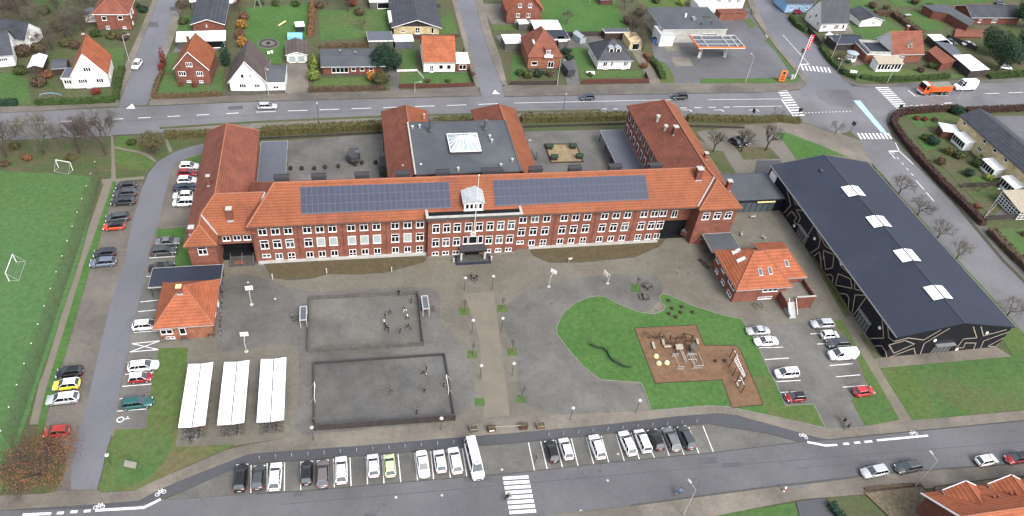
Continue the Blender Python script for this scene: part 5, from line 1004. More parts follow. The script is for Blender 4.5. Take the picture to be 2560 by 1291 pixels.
# ================================================================ PEOPLE
def skin_mesh(name, V, E, Rr, sub=1):
    me = bpy.data.meshes.new(name); me.from_pydata(V, E, []); o = bpy.data.objects.new(name, me); col(o)
    md = o.modifiers.new('skin', 'SKIN'); md.use_smooth_shade = True
    for i, r in enumerate(Rr): me.skin_vertices[0].data[i].radius = (r, r)
    me.skin_vertices[0].data[0].use_root = True
    s = o.modifiers.new('sub', 'SUBSURF'); s.levels = sub; s.render_levels = sub
    dg = bpy.context.evaluated_depsgraph_get(); out = bpy.data.meshes.new_from_object(o.evaluated_get(dg)); bpy.data.objects.remove(o); return out
def body_mesh(pose):
    """person facing +x, 1.7 m"""
    st = dict(stand=(.05, .05, .06, -.1), walk=(.34, -.30, .22, -.22), run=(.45, -.42, .35, -.30), sit=(.45, .45, .25, .25), ride=(.30, .12, .45, .45))[pose]
    hip = .92 if pose not in ('sit', 'ride') else (.52 if pose == 'sit' else .98); lean = {'run': .14, 'ride': .28}.get(pose, .03)
    V = [(0, 0, hip), (lean*.4, 0, hip+.28), (lean, 0, hip+.50), (lean+.02, 0, hip+.60), (lean+.04, 0, hip+.72), (lean+.04, 0, hip+.78)]; E = [(0, 1), (1, 2), (2, 3), (3, 4), (4, 5)]; Q = [.135, .125, .13, .055, .095, .07]
    for s, f, a in ((1, st[0], st[3]), (-1, st[1], st[2])):
        i = len(V)
        if pose == 'sit': leg = [(.05, s*.10, hip-.02), (.44, s*.11, hip), (.46, s*.11, .10), (.60, s*.12, .05)]
        elif pose == 'ride': leg = [(.05, s*.10, hip-.05), (.36, s*.11, hip-.22 if s > 0 else hip-.05), (.16+.1*s, s*.11, .28 if s > 0 else .48), (.32+.1*s, s*.12, .24 if s > 0 else .44)]
        else: leg = [(.02, s*.10, hip-.06), (f*.55+.04, s*.105, hip*.52), (f-.04 if f < 0 else f*.9, s*.11, .09 if f >= 0 else .14), (f+.15, s*.12, .05)]
        V += leg; Q += [.095, .062, .045, .042]; E += [(0, i), (i, i+1), (i+1, i+2), (i+2, i+3)]
        i = len(V); sh = (lean, s*.19, hip+.49)
        el_ = (lean+a*.5, s*.24, hip+.24); ha = (lean+a+.10, s*.22, hip+.02)
        if pose == 'ride': el_ = (lean+.22, s*.24, hip+.28); ha = (lean+.42, s*.22, hip+.12)
        V += [sh, el_, ha]; Q += [.062, .046, .034]; E += [(2, i), (i, i+1), (i+1, i+2)]
        dx = (Vector(ha)-Vector(el_)).normalized()*.09   # palm, four fingers and thumb
        i = len(V); V.append(tuple(Vector(ha)+dx)); Q.append(.022); E.append((i-1, i))
        V.append(tuple(Vector(ha)+dx*.5+Vector((.03, -s*.03, 0)))); Q.append(.010); E.append((i-1, i+1))
    me = skin_mesh('body_'+pose, V, E, Q); me['hip'] = hip; return me
BM = {}
def person(label, u, v, ang, pose='stand', top='cloth_black', legs='cloth_navy', hair='hair_brown', scale=1.0, z=.04, group=None, loc=None):
    key = (pose, top, legs)
    if pose not in BM: BM[pose] = body_mesh(pose)
    if key not in BM:
        me = BM[pose].copy(); me.materials.clear()
        for k in (top, legs, 'skin', 'rubber'): me.materials.append(M[k])
        hip = BM[pose]['hip']
        for p in me.polygons:
            c = p.center; r = math.hypot(c.x-.05, c.y)
            if c.z > hip+.555 and abs(c.y) < .13: k = 2
            elif c.z < .115: k = 3
            elif c.z < hip-.02 and abs(c.y) < .175 and not (pose == 'ride' and c.x > .4 and c.z > hip): k = 1
            elif c.z < hip+.10 and abs(c.y) > .18 and c.x > -.4 and pose != 'ride': k = 2
            else: k = 0
            p.material_index = k
        BM[key] = me
    p = G(u, v, z) if loc is None else Vector(loc); t = thing('person', label, 'person', (p.x, p.y, p.z), R(ang), group); t.scale = (scale,)*3
    place('body', BM[key], t)
    hip = BM[pose]['hip']; lean = {'run': .14, 'ride': .28}.get(pose, .03)
    if 'hair'+hair not in BM:
        h_ = MB(); h_.lathe([(.0, .125), (.06, .115), (.10, .07), (.112, .0), (.10, -.05)], hair, 10); BM['hair'+hair] = h_.data('hair')
    if 'face' not in BM:
        f_ = MB(); f_.box(.085, .125, -.012, .012, -.03, .02, 'skin')
        for s in (-1, 1): f_.box(.090, .104, s*.035-.010, s*.035+.010, .02, .035, 'rubber')
        f_.box(.088, .102, -.025, .025, -.065, -.055, 'red_sign'); BM['face'] = f_.data('face')
    place('hair', BM['hair'+hair], t, (lean+.025, 0, hip+.775)); place('face', BM['face'], t, (lean+.02, 0, hip+.745)); return t
# ================================================================ BICYCLES, LAMPS, SIGNS
def bike_data():
    wv = MB(); n = 14
    for i in range(n):
        a, c = 6.2832*i/n, 6.2832*(i+1)/n; wv.tube((.34*math.cos(a), 0, .34*math.sin(a)), (.34*math.cos(c), 0, .34*math.sin(c)), .022, .022, 'rubber', 4)
    for i in range(6): a = i*1.047; wv.tube((0, 0, 0), (.33*math.cos(a), 0, .33*math.sin(a)), .006, .006, 'metal', 3)
    f = MB(); pts = dict(r=(-.52, 0, .34), bb=(-.08, 0, .30), s=(-.22, 0, .84), h=(.38, 0, .86), fw=(.52, 0, .34))
    for a, c in (('r', 'bb'), ('r', 's'), ('bb', 's'), ('bb', 'h'), ('s', 'h'), ('h', 'fw')): f.tube(pts[a], pts[c], .022, .022, 'car_black', 4)
    f.tube((-.08, -.1, .30), (-.08, .1, .30), .07, .07, 'metal', 8, True)
    sd = MB(); sd.box(-.36, -.10, -.08, .08, .90, .96, 'rubber'); sd.tube((-.22, 0, .84), (-.22, 0, .9), .018, .018, 'metal', 4)
    hb = MB(); hb.tube((.38, 0, .86), (.36, 0, 1.02), .018, .018, 'metal', 4); hb.tube((.30, -.28, 1.03), (.36, 0, 1.02), .016, .016, 'metal', 4); hb.tube((.36, 0, 1.02), (.30, .28, 1.03), .016, .016, 'metal', 4)
    return wv.data('wheel'), f.data('frame'), sd.data('saddle'), hb.data('handlebar')
BK = bike_data()
def bike(label, u, v, ang, frame='black', tilt=6, z=.045, group=None, loc=None):
    p = G(u, v, z) if loc is None else Vector(loc); t = thing('bicycle', label, 'bicycle', p, 0, group); t.rotation_euler = (R(tilt), 0, R(ang))
    for x in (-.52, .52): place('wheel', BK[0], t, (x, 0, .34))
    f = place('frame', BK[1], t); f.material_slots[0].link = 'OBJECT'; f.material_slots[0].material = M['car_'+frame]
    place('saddle', BK[2], t); place('handlebar', BK[3], t); return t
def globe_lamp(label, u, v, h=3.4, z=.05, group='globe lamps on short posts round the school yard'):
    p = G(u, v, z); t = thing('yard_lamp', label, 'lamp', (p.x, p.y, z), 0, group); b = MB(); b.tube((0, 0, 0), (0, 0, h-.15), .06, .045, 'metal_dark', 6); b.build('post', t)
    b = MB(); b.lathe([(.05, -.2), (.2, -.16), (.32, -.02), (.30, .10), (.17, .2), (0, .23)], 'lamp_globe', 12, (0, 0, h)); b.build('lamp_globe', t, smooth=True); return t
def street_lamp(label, u, v, h, ang, m_='galv', arm=1.2, z=.1, group=None, cat='street lamp'):
    p = G(u, v, z); t = thing('street_lamp', label, cat, (p.x, p.y, z), R(ang), group); b = MB(); b.tube((0, 0, 0), (0, 0, h), .09, .055, m_, 6)
    if arm: b.tube((0, 0, h-.05), (arm, 0, h+.12), .045, .035, m_, 5)
    b.build('pole', t); b = MB(); b.box(arm-.1, arm+.55, -.16, .16, h+.06, h+.2, 'stone'); b.box(arm, arm+.5, -.13, .13, h+.02, h+.058, 'lens'); b.build('lamp_head', t); return t
def traffic_light(label, u, v, h, ang, z=.1, group='traffic lights at the crossing'):
    p = G(u, v, z); t = thing('traffic_light', label, 'traffic light', (p.x, p.y, z), R(ang), group); b = MB(); b.tube((0, 0, 0), (0, 0, h), .07, .06, 'metal_dark', 6); b.build('pole', t)
    for y in (-.3, .3):
        b = MB(); b.box(-.14, .14, y-.17, y+.17, h-1.1, h-.05, 'rubber')
        for k, c_ in enumerate(('tail', 'yellow', 'cloth_green')): b.tube((.14, y, h-.25-k*.33), (.22, y, h-.25-k*.33), .11, .12, c_, 8, True)
        b.build('signal_head', t)
    return t
def basket(label, u, v, ang, z=.05, m_='white', h=3.1):
    p = G(u, v, z); t = thing('basketball_hoop', label, 'basketball hoop', (p.x, p.y, z), R(ang), 'basketball hoops in the school yard'); b = MB(); b.tube((0, 0, 0), (0, 0, h-.6), .09, .08, 'stone', 7); b.tube((0, 0, h-.6), (1.1, 0, h), .07, .06, 'stone', 6); b.lathe([(.35, 0), (.35, .08), (0, .1)], 'stone', 10); b.build('post', t)
    b = MB(); b.box(1.1, 1.16, -.65, .65, h-.35, h+.6, m_); b.build('backboard', t)
    b = MB(); n = 10
    for i in range(n): a, c = 6.2832*i/n, 6.2832*(i+1)/n; b.tube((1.42+.23*math.cos(a), .23*math.sin(a), h-.1), (1.42+.23*math.cos(c), .23*math.sin(c), h-.1), .018, .018, 'orange_sign', 4)
    b.build('rim', t); return t
# ================================================================ PLACEMENTS: CARS
gW, gE, gB, gC = 'cars parked in the west strip', 'cars parked by the west wing', 'cars parked in the lay-by bays', 'cars parked by the sports hall'
for a in [
    ('hatch', 'dark', 'dark hatchback at the north end of the west parking strip', 314, 464, 184, gW), ('wagon', 'graphite', 'dark grey estate car second from the north end of the west strip', 312, 482, 182, gW),
    ('wagon', 'dark', 'dark estate car third from the north end of the west strip', 307, 503, 181, gW), ('suv', 'graphite', 'dark grey off-roader parked against the orange red car', 293, 544, 188, gW),
    ('hatch', 'orange_red', 'orange red hatchback with dark roof in the west strip', 284, 565, 183, gW), ('hatch', 'dark', 'dark hatchback tucked behind the blue grey estate car', 261, 632, 183, gW),
    ('wagon', 'blue_grey', 'blue grey estate car alone in the middle of the west strip', 257, 655, 182, gW), ('hatch', 'black', 'black hatchback above the white and yellow car', 172.5, 930, 182, gW),
    ('hatch', 'yellow', 'yellow small car with white roof in the west strip', 165, 961, 182, gW), ('wagon', 'silver', 'silver estate car with white roof below the yellow car', 156, 996, 182, gW),
    ('small', 'red', 'bright red small car half under the rusty shrub', 140, 1079, 182, gW)]:
    car(*a[:3], a[3], a[4], a[5], group=a[6], roofc={'yellow': 'white', 'orange_red': 'black', 'silver': 'white'}.get(a[1]))
for a in [('hatch', 'white', 'white car at the top of the row beside the west wing', 473, 415, 0), ('hatch', 'cherry', 'red car beside the west wing', 469, 432, 0), ('hatch', 'white', 'white car just below the red one beside the west wing', 468, 450, 0),
    ('sedan', 'navy', 'navy blue car beside the west wing', 462, 468, 0), ('hatch', 'white', 'white car touching the boxy white van-like car', 457, 488, 180), ('mpv', 'white', 'boxy white car at the bottom of the row beside the west wing', 459, 505, 180)]: car(*a, group=gE)
for a in [('sedan', 'grey', 'light grey saloon on the small lawn edge by the pavilion', 419, 604, 2), ('wagon', 'graphite', 'dark grey estate car below the light grey saloon', 410, 627, 2), ('sedan', 'black', 'black saloon parked above the dark flat canopy', 405, 668, 2),
    ('wagon', 'white', 'white estate car nosing under the eaves of the tiled house', 367, 812, 2), ('wagon', 'white', 'white estate car below the painted cross', 358, 914, 2), ('small', 'cherry', 'red small car with a white roof', 351, 944, 2), ('wagon', 'teal', 'teal green estate car in the west bays', 342, 1007, 2)]:
    car(*a, group='cars in the bays east of the access road', roofc='white' if a[1] == 'cherry' else None)
for a in [('suv', 'black', 'black car at the west end of the lay-by', 602, 1193, 88), ('hatch', 'graphite', 'dark grey hatchback second from the west end of the lay-by', 646, 1192, 88), ('wagon', 'white', 'white estate car third from the west end of the lay-by', 688, 1190, 88),
    ('hatch', 'black', 'black hatchback left of the brown estate car in the lay-by', 767, 1181, 89), ('wagon', 'brown', 'brownish grey estate car in the lay-by', 807, 1183, 89), ('wagon', 'white', 'white estate car right of the brown one', 853, 1174, 90),
    ('hatch', 'white', 'white hatchback left of the pale green car', 933, 1163, 90.5), ('hatch', 'green', 'pale green hatchback in the lay-by', 974, 1163, 91), ('sedan', 'white', 'white saloon parked nose towards the street', 1057, 1160, -88), ('hatch', 'white', 'white hatchback between the saloon and the silver backed estate', 1100, 1152, 92),
    ('wagon', 'white', 'white estate car next to the white minibus', 1138, 1150, 92.5),
    ('hatch', 'black', 'black hatchback at the west end of the eastern bays', 1380, 1127, 92), ('hatch', 'white', 'white hatchback next to the black one in the eastern bays', 1415, 1121, 92), ('suv', 'white', 'white off-roader alone between two empty bays', 1493, 1116, 93), ('wagon', 'white', 'white estate car leaning over its bay line', 1569, 1107, 94.5),
    ('mpv', 'white', 'white people carrier with a red tail', 1607, 1101, 93), ('hatch', 'black', 'black hatchback left of the grey estate car', 1640, 1098, 94), ('wagon', 'grey', 'grey estate car in the eastern bays', 1678, 1097, 93.5), ('suv', 'graphite', 'dark grey off-roader at the east end of the bays', 1716, 1093, 94)]: car(*a, group=gB)
t = car('minibus', 'white', 'tall white minibus parked nose towards the street', 1186, 1147, -86, name='minibus', cat='minibus'); b = MB(); b.box(1.2, 1.9, -.4, .4, 2.6, 2.7, 'white_roof'); b.box(1.45, 1.65, -.12, .12, 2.7, 2.76, 'rubber'); b.build('roof_hatch', t)
for a in [('sedan', 'silver', 'silver saloon at the north west corner of the car park', 1895, 827, 177), ('sedan', 'white', 'white saloon just below the silver saloon in the car park', 1915, 853, 178), ('small', 'cherry', 'red small car with black roof beside the play lawn', 1988, 993, 178), ('wagon', 'silver', 'silver estate car at the north east corner of the car park', 2057, 809, 178),
    ('small', 'white', 'small white car with dark windows above the dark estate', 2075, 837, -2), ('wagon', 'graphite', 'dark grey estate car beside the large white van', 2096, 858, 178), ('hatch', 'red', 'bright red car at the bottom of the car park', 2160, 978, 3)]:
    car(*a, group=gC, roofc='black' if a[1] == 'cherry' else None)
car('van', 'white', 'large white van parked beside the sports hall path', 2107, 885, 178, group=gC, cat='van', name='parked_van')
car('mpv', 'white', 'white passenger van in the middle of the car park', 1967, 932, 178, group=gC, cat='van', name='parked_van')
gS = 'cars parked along the south street'
car('wagon', 'silver', 'silver estate car parked on the south street', 2187, 1178, 184, group=gS); car('wagon', 'graphite', 'dark estate car with roof rails on the south street', 2271, 1167, 184, group=gS)
car('hatch', 'white', 'white hatchback parked on the south street', 2467, 1150, 4, group=gS); car('hatch', 'cherry', 'red car with black roof cut by the right edge', 2541, 1145, 184, group=gS, roofc='black')
car('wagon', 'silver', 'silver car driving on the main road past the white house', 668, 265, 2, name='moving_car'); car('hatch', 'navy', 'dark blue car on the main road near the lamp post', 1468, 243, 182, name='moving_car'); car('suv', 'black', 'black car on the main road behind the east wing roof', 1699, 241, 182, name='moving_car')
car('hatch', 'white', 'white car parked in the western side street', 342, 161, -100); car('hatch', 'black', 'black car on the square, left of two', 1841, 356, -62, group='black cars on the square'); car('hatch', 'black', 'black car on the square, right of two', 1857, 352, -62, group='black cars on the square')
car('sedan', 'navy', 'dark blue car beside the flat roofed garages', 2376, 104, -35); car('sedan', 'white', 'white car on the drive of the long bungalow', 2422, 110, -10); car('hatch', 'white', 'white car in the garden at the right edge', 2515, 168, -15)
car('boxvan', 'white', 'white box van behind the orange lorry', 2413, 214, 182, name='moving_van', cat='van').scale = (1.15,)*3; car('small', 'navy', 'blue car at the top right beyond the bungalow', 2500, 8, -20); car('small', 'cherry', 'red car at the foot of the blue house', 1994, 29, 10)
# orange tipper lorry
p = G(2330, 234); t = thing('tipper_lorry', 'orange tipper lorry with a covered load on the main road', 'lorry', (p.x, p.y, .03), R(183)); t.scale = (1.14,)*3; b = MB()
b.box(-4.2, 4.0, -.5, .5, .75, 1.05, 'metal_dark'); b.build('chassis', t)
b = MB(); b.mesh([(2.3, -1.2, .6), (4.25, -1.2, .6), (4.25, 1.2, .6), (2.3, 1.2, .6), (2.3, -1.2, 3.0), (3.95, -1.15, 3.0), (3.95, 1.15, 3.0), (2.3, 1.2, 3.0), (4.25, -1.2, 1.7), (4.25, 1.2, 1.7)], [(0, 1, 8, 5, 4), (3, 7, 6, 9, 2), (4, 5, 6, 7), (1, 2, 9, 8), (0, 4, 7, 3)], 'truck_orange'); b.box(4.26, 4.32, -1.1, 1.1, .6, 1.0, 'white'); b.box(3.0, 4.0, -1.0, 1.0, 3.0, 3.15, 'white'); b.build('cab', t)
b = MB(); b.mesh([(4.27, -1.05, 1.75), (4.27, 1.05, 1.75), (4.0, 1.02, 2.8), (4.0, -1.02, 2.8)], [(0, 1, 2, 3)], 'glass'); b.box(2.9, 3.8, -1.22, -1.2, 1.75, 2.7, 'glass'); b.box(2.9, 3.8, 1.2, 1.22, 1.75, 2.7, 'glass'); b.build('windows', t)
b = MB(); b.box(-4.4, 2.1, -1.25, 1.25, 1.15, 1.3, 'truck_orange'); b.box(-4.4, 2.1, -1.25, -1.15, 1.3, 2.5, 'truck_orange'); b.box(-4.4, 2.1, 1.15, 1.25, 1.3, 2.5, 'truck_orange'); b.box(2.0, 2.1, -1.15, 1.15, 1.3, 3.0, 'truck_orange'); b.box(-4.4, -4.3, -1.15, 1.15, 1.3, 2.5, 'truck_orange')
for x in (-3, -1.5, 0, 1.3): b.box(x-.05, x+.05, -1.31, -1.25, 1.2, 2.5, 'orange_red' if 0 else 'truck_orange'); b.box(x-.05, x+.05, 1.25, 1.31, 1.2, 2.5, 'truck_orange')
b.build('tipper_body', t); b = MB(); b.box(-4.3, 2.0, -1.15, 1.15, 2.45, 2.62, 'tarp'); b.build('load_cover', t)
wm = MB(); wm.tube((0, -.15, 0), (0, .15, 0), .5, .5, 'rubber', 12, True); wm.tube((0, -.17, 0), (0, .17, 0), .26, .26, 'rim', 8, True); wm = wm.data('wheel')
for x in (3.2, 1.5, -1.9, -3.2):
    for s in (-1, 1): place('wheel', wm, t, (x, s*1.05, .5))
for s in (-1, 1): b = MB(); b.box(4.3, 4.36, s*.85-.2, s*.85+.2, .7, .95, 'lens'); b.build('headlight', t)
# covered trailer
p = G(1420, 187); t = thing('covered_trailer', 'dark grey box trailer on the drive between two houses', 'trailer', (p.x, p.y, .1), R(-80)); b = MB(); b.box(-2.6, 1.9, -1.1, 1.1, .5, 2.3, 'metal_dark'); b.box(-2.65, 1.95, -1.15, 1.15, 2.3, 2.4, 'grey' if 0 else 'felt'); b.build('body', t); b = MB(); b.box(1.9, 3.1, -.06, .06, .45, .55, 'metal'); b.tube((3.0, 0, 0), (3.0, 0, .6), .05, .05, 'metal', 5); b.build('drawbar', t)
for s in (-1, 1): w_ = place('wheel', wm, t, (-.4, s*1.12, .32)); w_.scale = (.64, .8, .64)
p = G(1447, 102); t = thing('small_greenhouse', 'small glazed greenhouse in the yard behind the red gable house', 'greenhouse', (p.x, p.y, .05), R(-70)); b = MB(); b.box(-2, 2, -1.1, 1.1, 0, 1.7, 'glass_roof'); b.shell([[(-2.1, -1.2, 1.7), (2.1, -1.2, 1.7), (2.1, 0, 2.4), (-2.1, 0, 2.4)], [(-2.1, 1.2, 1.7), (2.1, 1.2, 1.7), (2.1, 0, 2.4), (-2.1, 0, 2.4)]], .05, 'glass_roof'); b.build('glazing', t)
# ================================================================ HOUSES NORTH OF THE MAIN ROAD
W3 = lambda s, z: (s, z, 1.7, 1.2, '3')
house('white_house', 'white rendered house with steep bright orange tiled roof at the street corner', (189, 225), (277, 220), 9.5, 3.6, 9.4, 'y', 'white_wall', 'tiles_bright', over=.25, chim=[(.44, .9, 10.0, .6)], front=[(.28, 2.2, 1.9, 1.1, '4'), (.76, 2.1, 1.6, 1.1, '3'), (.5, 5.2, 1.6, 1.2, '3'), (.4, .5, .9, .35, '2')], right=[(.3, 1.9, .8, 1.1, '2')])
house('sun_room', 'white lean-to room with grey flat roof on the side of the white corner house', (163, 222), (188, 222), 5.0, 2.8, 0, 'x', 'white_wall', 'felt_light', flat=True, over=.15, front=[(.5, 1.8, 1.7, 1.1, '3')], cat='extension')
house('shed', 'dark garden shed with grey roof behind the white lean-to', (136, 192), (172, 190), 4.5, 2.2, 2.9, 'x', 'wood_dark', 'felt', over=.15, cat='shed')
house('lean_to_roof', 'pale grey corrugated shelter left of the white corner house', (78, 187), (112, 186), 5.5, 2.1, 2.7, 'y', 'wood_dark', 'white_roof', over=.2, cat='shelter')
house('brick_villa', 'dull red brick house with hipped brownish red roof in the bare orchard', (247, 77), (330, 77), 9, 4.8, 8.3, 'y', 'brick', 'tiles_old_shade', hip=4.2, over=.4, chim=[(.35, .6, 8.8, .6)], front=[(.27, 3.5, 1.2, 1.1, '1'), (.75, 3.7, 1.2, 1.1, '1'), (.3, .9, .9, .9, '2'), (.8, .9, .9, .6, '2')], right=[(.3, 3.2, 1.4, 1.2, '3'), (.6, 3.2, 1.4, 1.2, '3'), (.3, 1, 1, .8, '2')])
house('pale_shed', 'grey shed roof on the left of the dull red villa', (216, 60), (248, 58), 4, 2.3, 2.8, 'y', 'white_wall', 'felt_light', over=.1, cat='shed')
house('dark_roof_house', 'white house with black roof cut by the left edge', (-60, 178), (42, 168), 9, 3.4, 7.8, 'x', 'white_wall', 'tiles_dark', over=.25, front=[(.75, 2.3, 1.8, .9, '4'), (.4, 2.3, 1.8, .9, '4')], right=[(.5, 4.4, 1, 1.3, '2')])
house('dark_roof_annexe', 'dark roofed white wing behind the house at the left edge', (0, 118), (70, 128), 7, 3.0, 6.2, 'x', 'white_wall', 'tiles_dark', over=.2, right=[(.35, 1.9, 1.2, 1.2, '2'), (.7, 1.9, 1.2, 1.2, '2')])
house('long_brick_bungalow', 'red brick gable bungalow with dark roof behind the white carport', (485, 82), (562, 82), 16, 2.6, 4.1, 'y', 'brick', 'tiles_dark', over=.5, chim=[(.5, .85, 4.9, .6)], front=[(.45, 2.0, .3, .6, '1')])
house('carport', 'long white flat carport roof above grey garage fronts', (447, 124), (565, 120), 5.0, 2.4, 0, 'x', 'wood_grey', 'white_roof', flat=True, over=.25, cat='carport', front=[(.75, 1.1, 5.5, 1.9, 'S')])
house('lean_to_roof', 'white flat roof behind the dark roofed bungalow, left', (480, 24), (512, 22), 4, 2.4, 0, 'x', 'wood_grey', 'white_roof', flat=True, over=.2, cat='carport')
house('lean_to_roof', 'white flat roof behind the dark roofed bungalow, right', (552, 27), (592, 26), 3.2, 2.4, 0, 'x', 'wood_grey', 'white_roof', flat=True, over=.2, cat='carport')
house('red_brick_house', 'red brick house with steep brownish red gable roof in a hedged corner garden', (445, 210), (528, 212), 9.5, 4.2, 9.0, 'y', 'brick', 'tiles', over=.3, chim=[(.35, .7, 9.6, .6)], front=[(.2, 2.9, 1.7, 1.2, '3'), (.72, 3.0, 1.5, 1.2, '3'), (.46, 5.4, 1.5, 1.1, '3'), (.35, .8, 1.0, .6, '2'), (.72, .8, 1.0, .6, '2')])
house('white_gable_house', 'pale white house with dark steep gable roof facing the main road', (578, 231), (668, 231), 11, 2.8, 8.6, 'y', 'white_wall', 'tiles_brown', over=.35, chim=[], front=[(.35, 1.8, 1.6, 1.1, '3'), (.75, 1.8, 1.3, 1.1, '3'), (.38, 4.5, .8, 1.1, '1'), (.60, 4.5, .8, 1.1, 'B')])
house('flat_annexe', 'grey flat roofed annexe on the right of the pale gable house', (669, 233), (714, 233), 8.5, 2.9, 0, 'x', 'white_wall', 'felt', flat=True, over=.15, cat='extension', front=[(.5, 1.6, 1.3, .8, '2')])
house('garage', 'white garage with brown gable roof in the green garden', (718, 158), (768, 157), 7.5, 2.4, 3.3, 'y', 'white_wall', 'tiles_brown', over=.3, cat='garage', front=[(.28, 1.1, 1.9, 1.9, 'B'), (.72, 1.1, 1.9, 1.9, 'B')])
p = G(738, 98); t = thing('paddling_pool', 'bright blue tarpaulin cover behind the brown roofed garage', 'tarpaulin', (p.x, p.y, .1)); b = MB(); b.box(-2.0, 2.0, -1.2, 1.5, 0, 1.1, 'blue_plastic'); b.build('cover', t)
house('play_shed', 'small white roofed dark hut in the garden with the fire ring', (742, 81), (761, 80), 2.2, 1.9, 0, 'x', 'felt_dark', 'white_roof', flat=True, over=.2, cat='hut')
house('long_low_house', 'long low brick bungalow with flat grey roof beside the blue green conifer', (808, 189), (960, 187), 9, 2.7, 3.4, 'x', 'brick_dark', 'felt', hip=0, over=.45, front=[(.28, 1.5, 4.3, 1.5, '4'), (.50, 1.7, 1.1, 1.0, '1'), (.64, 1.7, 1.1, 1.0, '1'), (.79, 1.7, 1.1, 1.0, '1')], chim=[(.3, .7, 3.9, .3), (.55, .6, 3.8, .3)])
house('orange_roof_house', 'white bungalow with bright orange roof slope and one roof window', (1059, 183), (1137, 183), 10.5, 3.3, 8.2, 'x', 'white_wall', 'tiles_bright', over=.25, front=[(.25, 1.3, 1.0, 2.0, 'D'), (.55, 1.8, 1.1, 1.3, '1'), (.8, 1.8, 1.1, 1.3, '1')], left=[(.3, 2, 1.2, 1.2, '2'), (.6, 2, 1.2, 1.2, '2')])
house('white_annexe', 'white flat roofed porch on the right of the orange roofed bungalow', (1140, 178), (1172, 178), 5.6, 2.5, 0, 'x', 'brick_dark', 'white_roof', flat=True, over=.15, cat='extension', front=[(.5, 1.2, 2.0, 1.4, '2')])
house('yellow_brick_house', 'yellow brick bungalow with wide dark gable roof', (985, 88), (1097.5, 89), 18, 2.6, 5.0, 'y', 'brick_yellow', 'tiles_dark', over=.7, wall2='fence_dark', front=[(.52, 1.4, 1.4, 2.0, 'D'), (.85, 1.5, .8, 1.8, '1'), (.2, 1.2, 1.0, .8, '2')])
house('carport', 'white square carport roof on the left of the yellow bungalow', (975, 76), (1003, 76), 7, 2.6, 0, 'x', 'wood_grey', 'white_roof', flat=True, over=.15, cat='carport')
house('garage', 'grey garage with open dark front left of the yellow bungalow top', (925, 24), (990, 22), 5, 2.4, 0, 'x', 'wood_grey', 'white_roof', flat=True, over=.1, cat='garage', front=[(.6, 1.1, 5, 1.9, 'S')])
house('shed', 'shed roof half white half grey behind the low grey roof', (922, 122), (983, 121), 5.5, 2.3, 0, 'x', 'wood_grey', 'felt_light', flat=True, over=.1, cat='shed')
house('shed', 'white roofed shed between the conifer and the orange roof', (988, 122), (1033, 121), 3.5, 2.3, 0, 'x', 'felt_light', 'white_roof', flat=True, over=.15, cat='shed')
house('gable_villa', 'tall red brick house with orange verges at the top of the middle street', (1265, 60), (1351, 61), 10, 4.6, 10.8, 'y', 'brick', 'tiles_bright', over=.6, trim='tiles_bright', front=[(.32, 2.8, 1.1, 1.2, '2'), (.62, 2.8, 1.1, 1.2, '2'), (.35, 5.9, 1.1, 1.2, '2'), (.64, 5.9, 1.1, 1.2, '2'), (.3, .9, 1.0, .7, '2'), (.66, .9, 1.0, .7, '2')])
t = house('pink_tiled_house', 'red brick house with salmon half-hipped roof and little balcony dormer', (1318, 174), (1397, 174), 11, 4.0, 9.0, 'y', 'brick_orange', 'tiles_old_shade', hip=5.0, hip2=3, over=.3, front=[(.2, 1.9, 1.7, 1.1, '1'), (.72, 1.5, 1.7, 1.8, '2')])
b = MB(); b.box(.0, 1.9, .2, 3.4, 4.0, 6.1, 'brick'); b.shell([[(-.2, .1, 6.1), (2.1, .1, 6.1), (2.1, 3.8, 6.3), (-.2, 3.8, 6.3)]], .12, 'tiles_old_shade'); b.box(-.3, 2.2, -.6, .2, 3.8, 3.95, 'stone'); b.box(-.3, 2.2, -.62, -.56, 3.95, 4.8, 'white'); b.build('dormer', t)
f, g = winmesh(1.3, 1.2, '3'); o = place('window', f, t, (.95, .2, 5.2)); place('pane', g, o); b = MB(); b.box(-2.9, -1.7, 2.8, 5.0, 5.0, 6.5, 'white_wall'); b.build('side_dormer', t)
house('flat_garage', 'white flat roofed outbuilding behind the salmon roofed house', (1335, 92), (1400, 92), 5.5, 2.5, 0, 'x', 'wood_grey', 'white_roof', flat=True, over=.2, cat='garage')
house('flat_garage', 'dark blue flat roof right of the salmon roofed house', (1365, 118), (1420, 117), 5, 2.4, 0, 'x', 'wood_grey', 'felt_dark', flat=True, over=.2, cat='garage')
house('flat_garage', 'white carport roof left of the salmon roofed house', (1262, 128), (1306, 127), 5, 2.5, 0, 'x', 'wood_grey', 'white_roof', flat=True, over=.15, cat='carport')
house('small_porch', 'small white canopy roof behind the salmon roofed house on the left', (1296, 78), (1318, 77), 2.5, 2.4, 0, 'x', 'wood_grey', 'white_roof', flat=True, over=.1, cat='shed')
house('small_porch', 'small white canopy roof at the right eave of the salmon roofed house', (1395, 122), (1414, 121), 2.4, 2.4, 0, 'x', 'wood_grey', 'white_roof', flat=True, over=.1, cat='shed')
t = house('hipped_white_house', 'white house with dark blue hipped roof and two white dormers', (1492, 176), (1574, 175), 9.6, 3.1, 7.2, 'x', 'white_wall', 'tiles_dark', hip=5.0, over=.45, front=[(.22, 1.9, 1.2, 1.4, '2'), (.42, 1.9, .6, 1.4, '1'), (.84, 1.9, 1.3, 1.4, '3'), (.25, .5, 1.4, .4, '1'), (.8, .5, 1.2, .4, '3')], left=[(.5, 1.8, 1, 1.2, '2')])
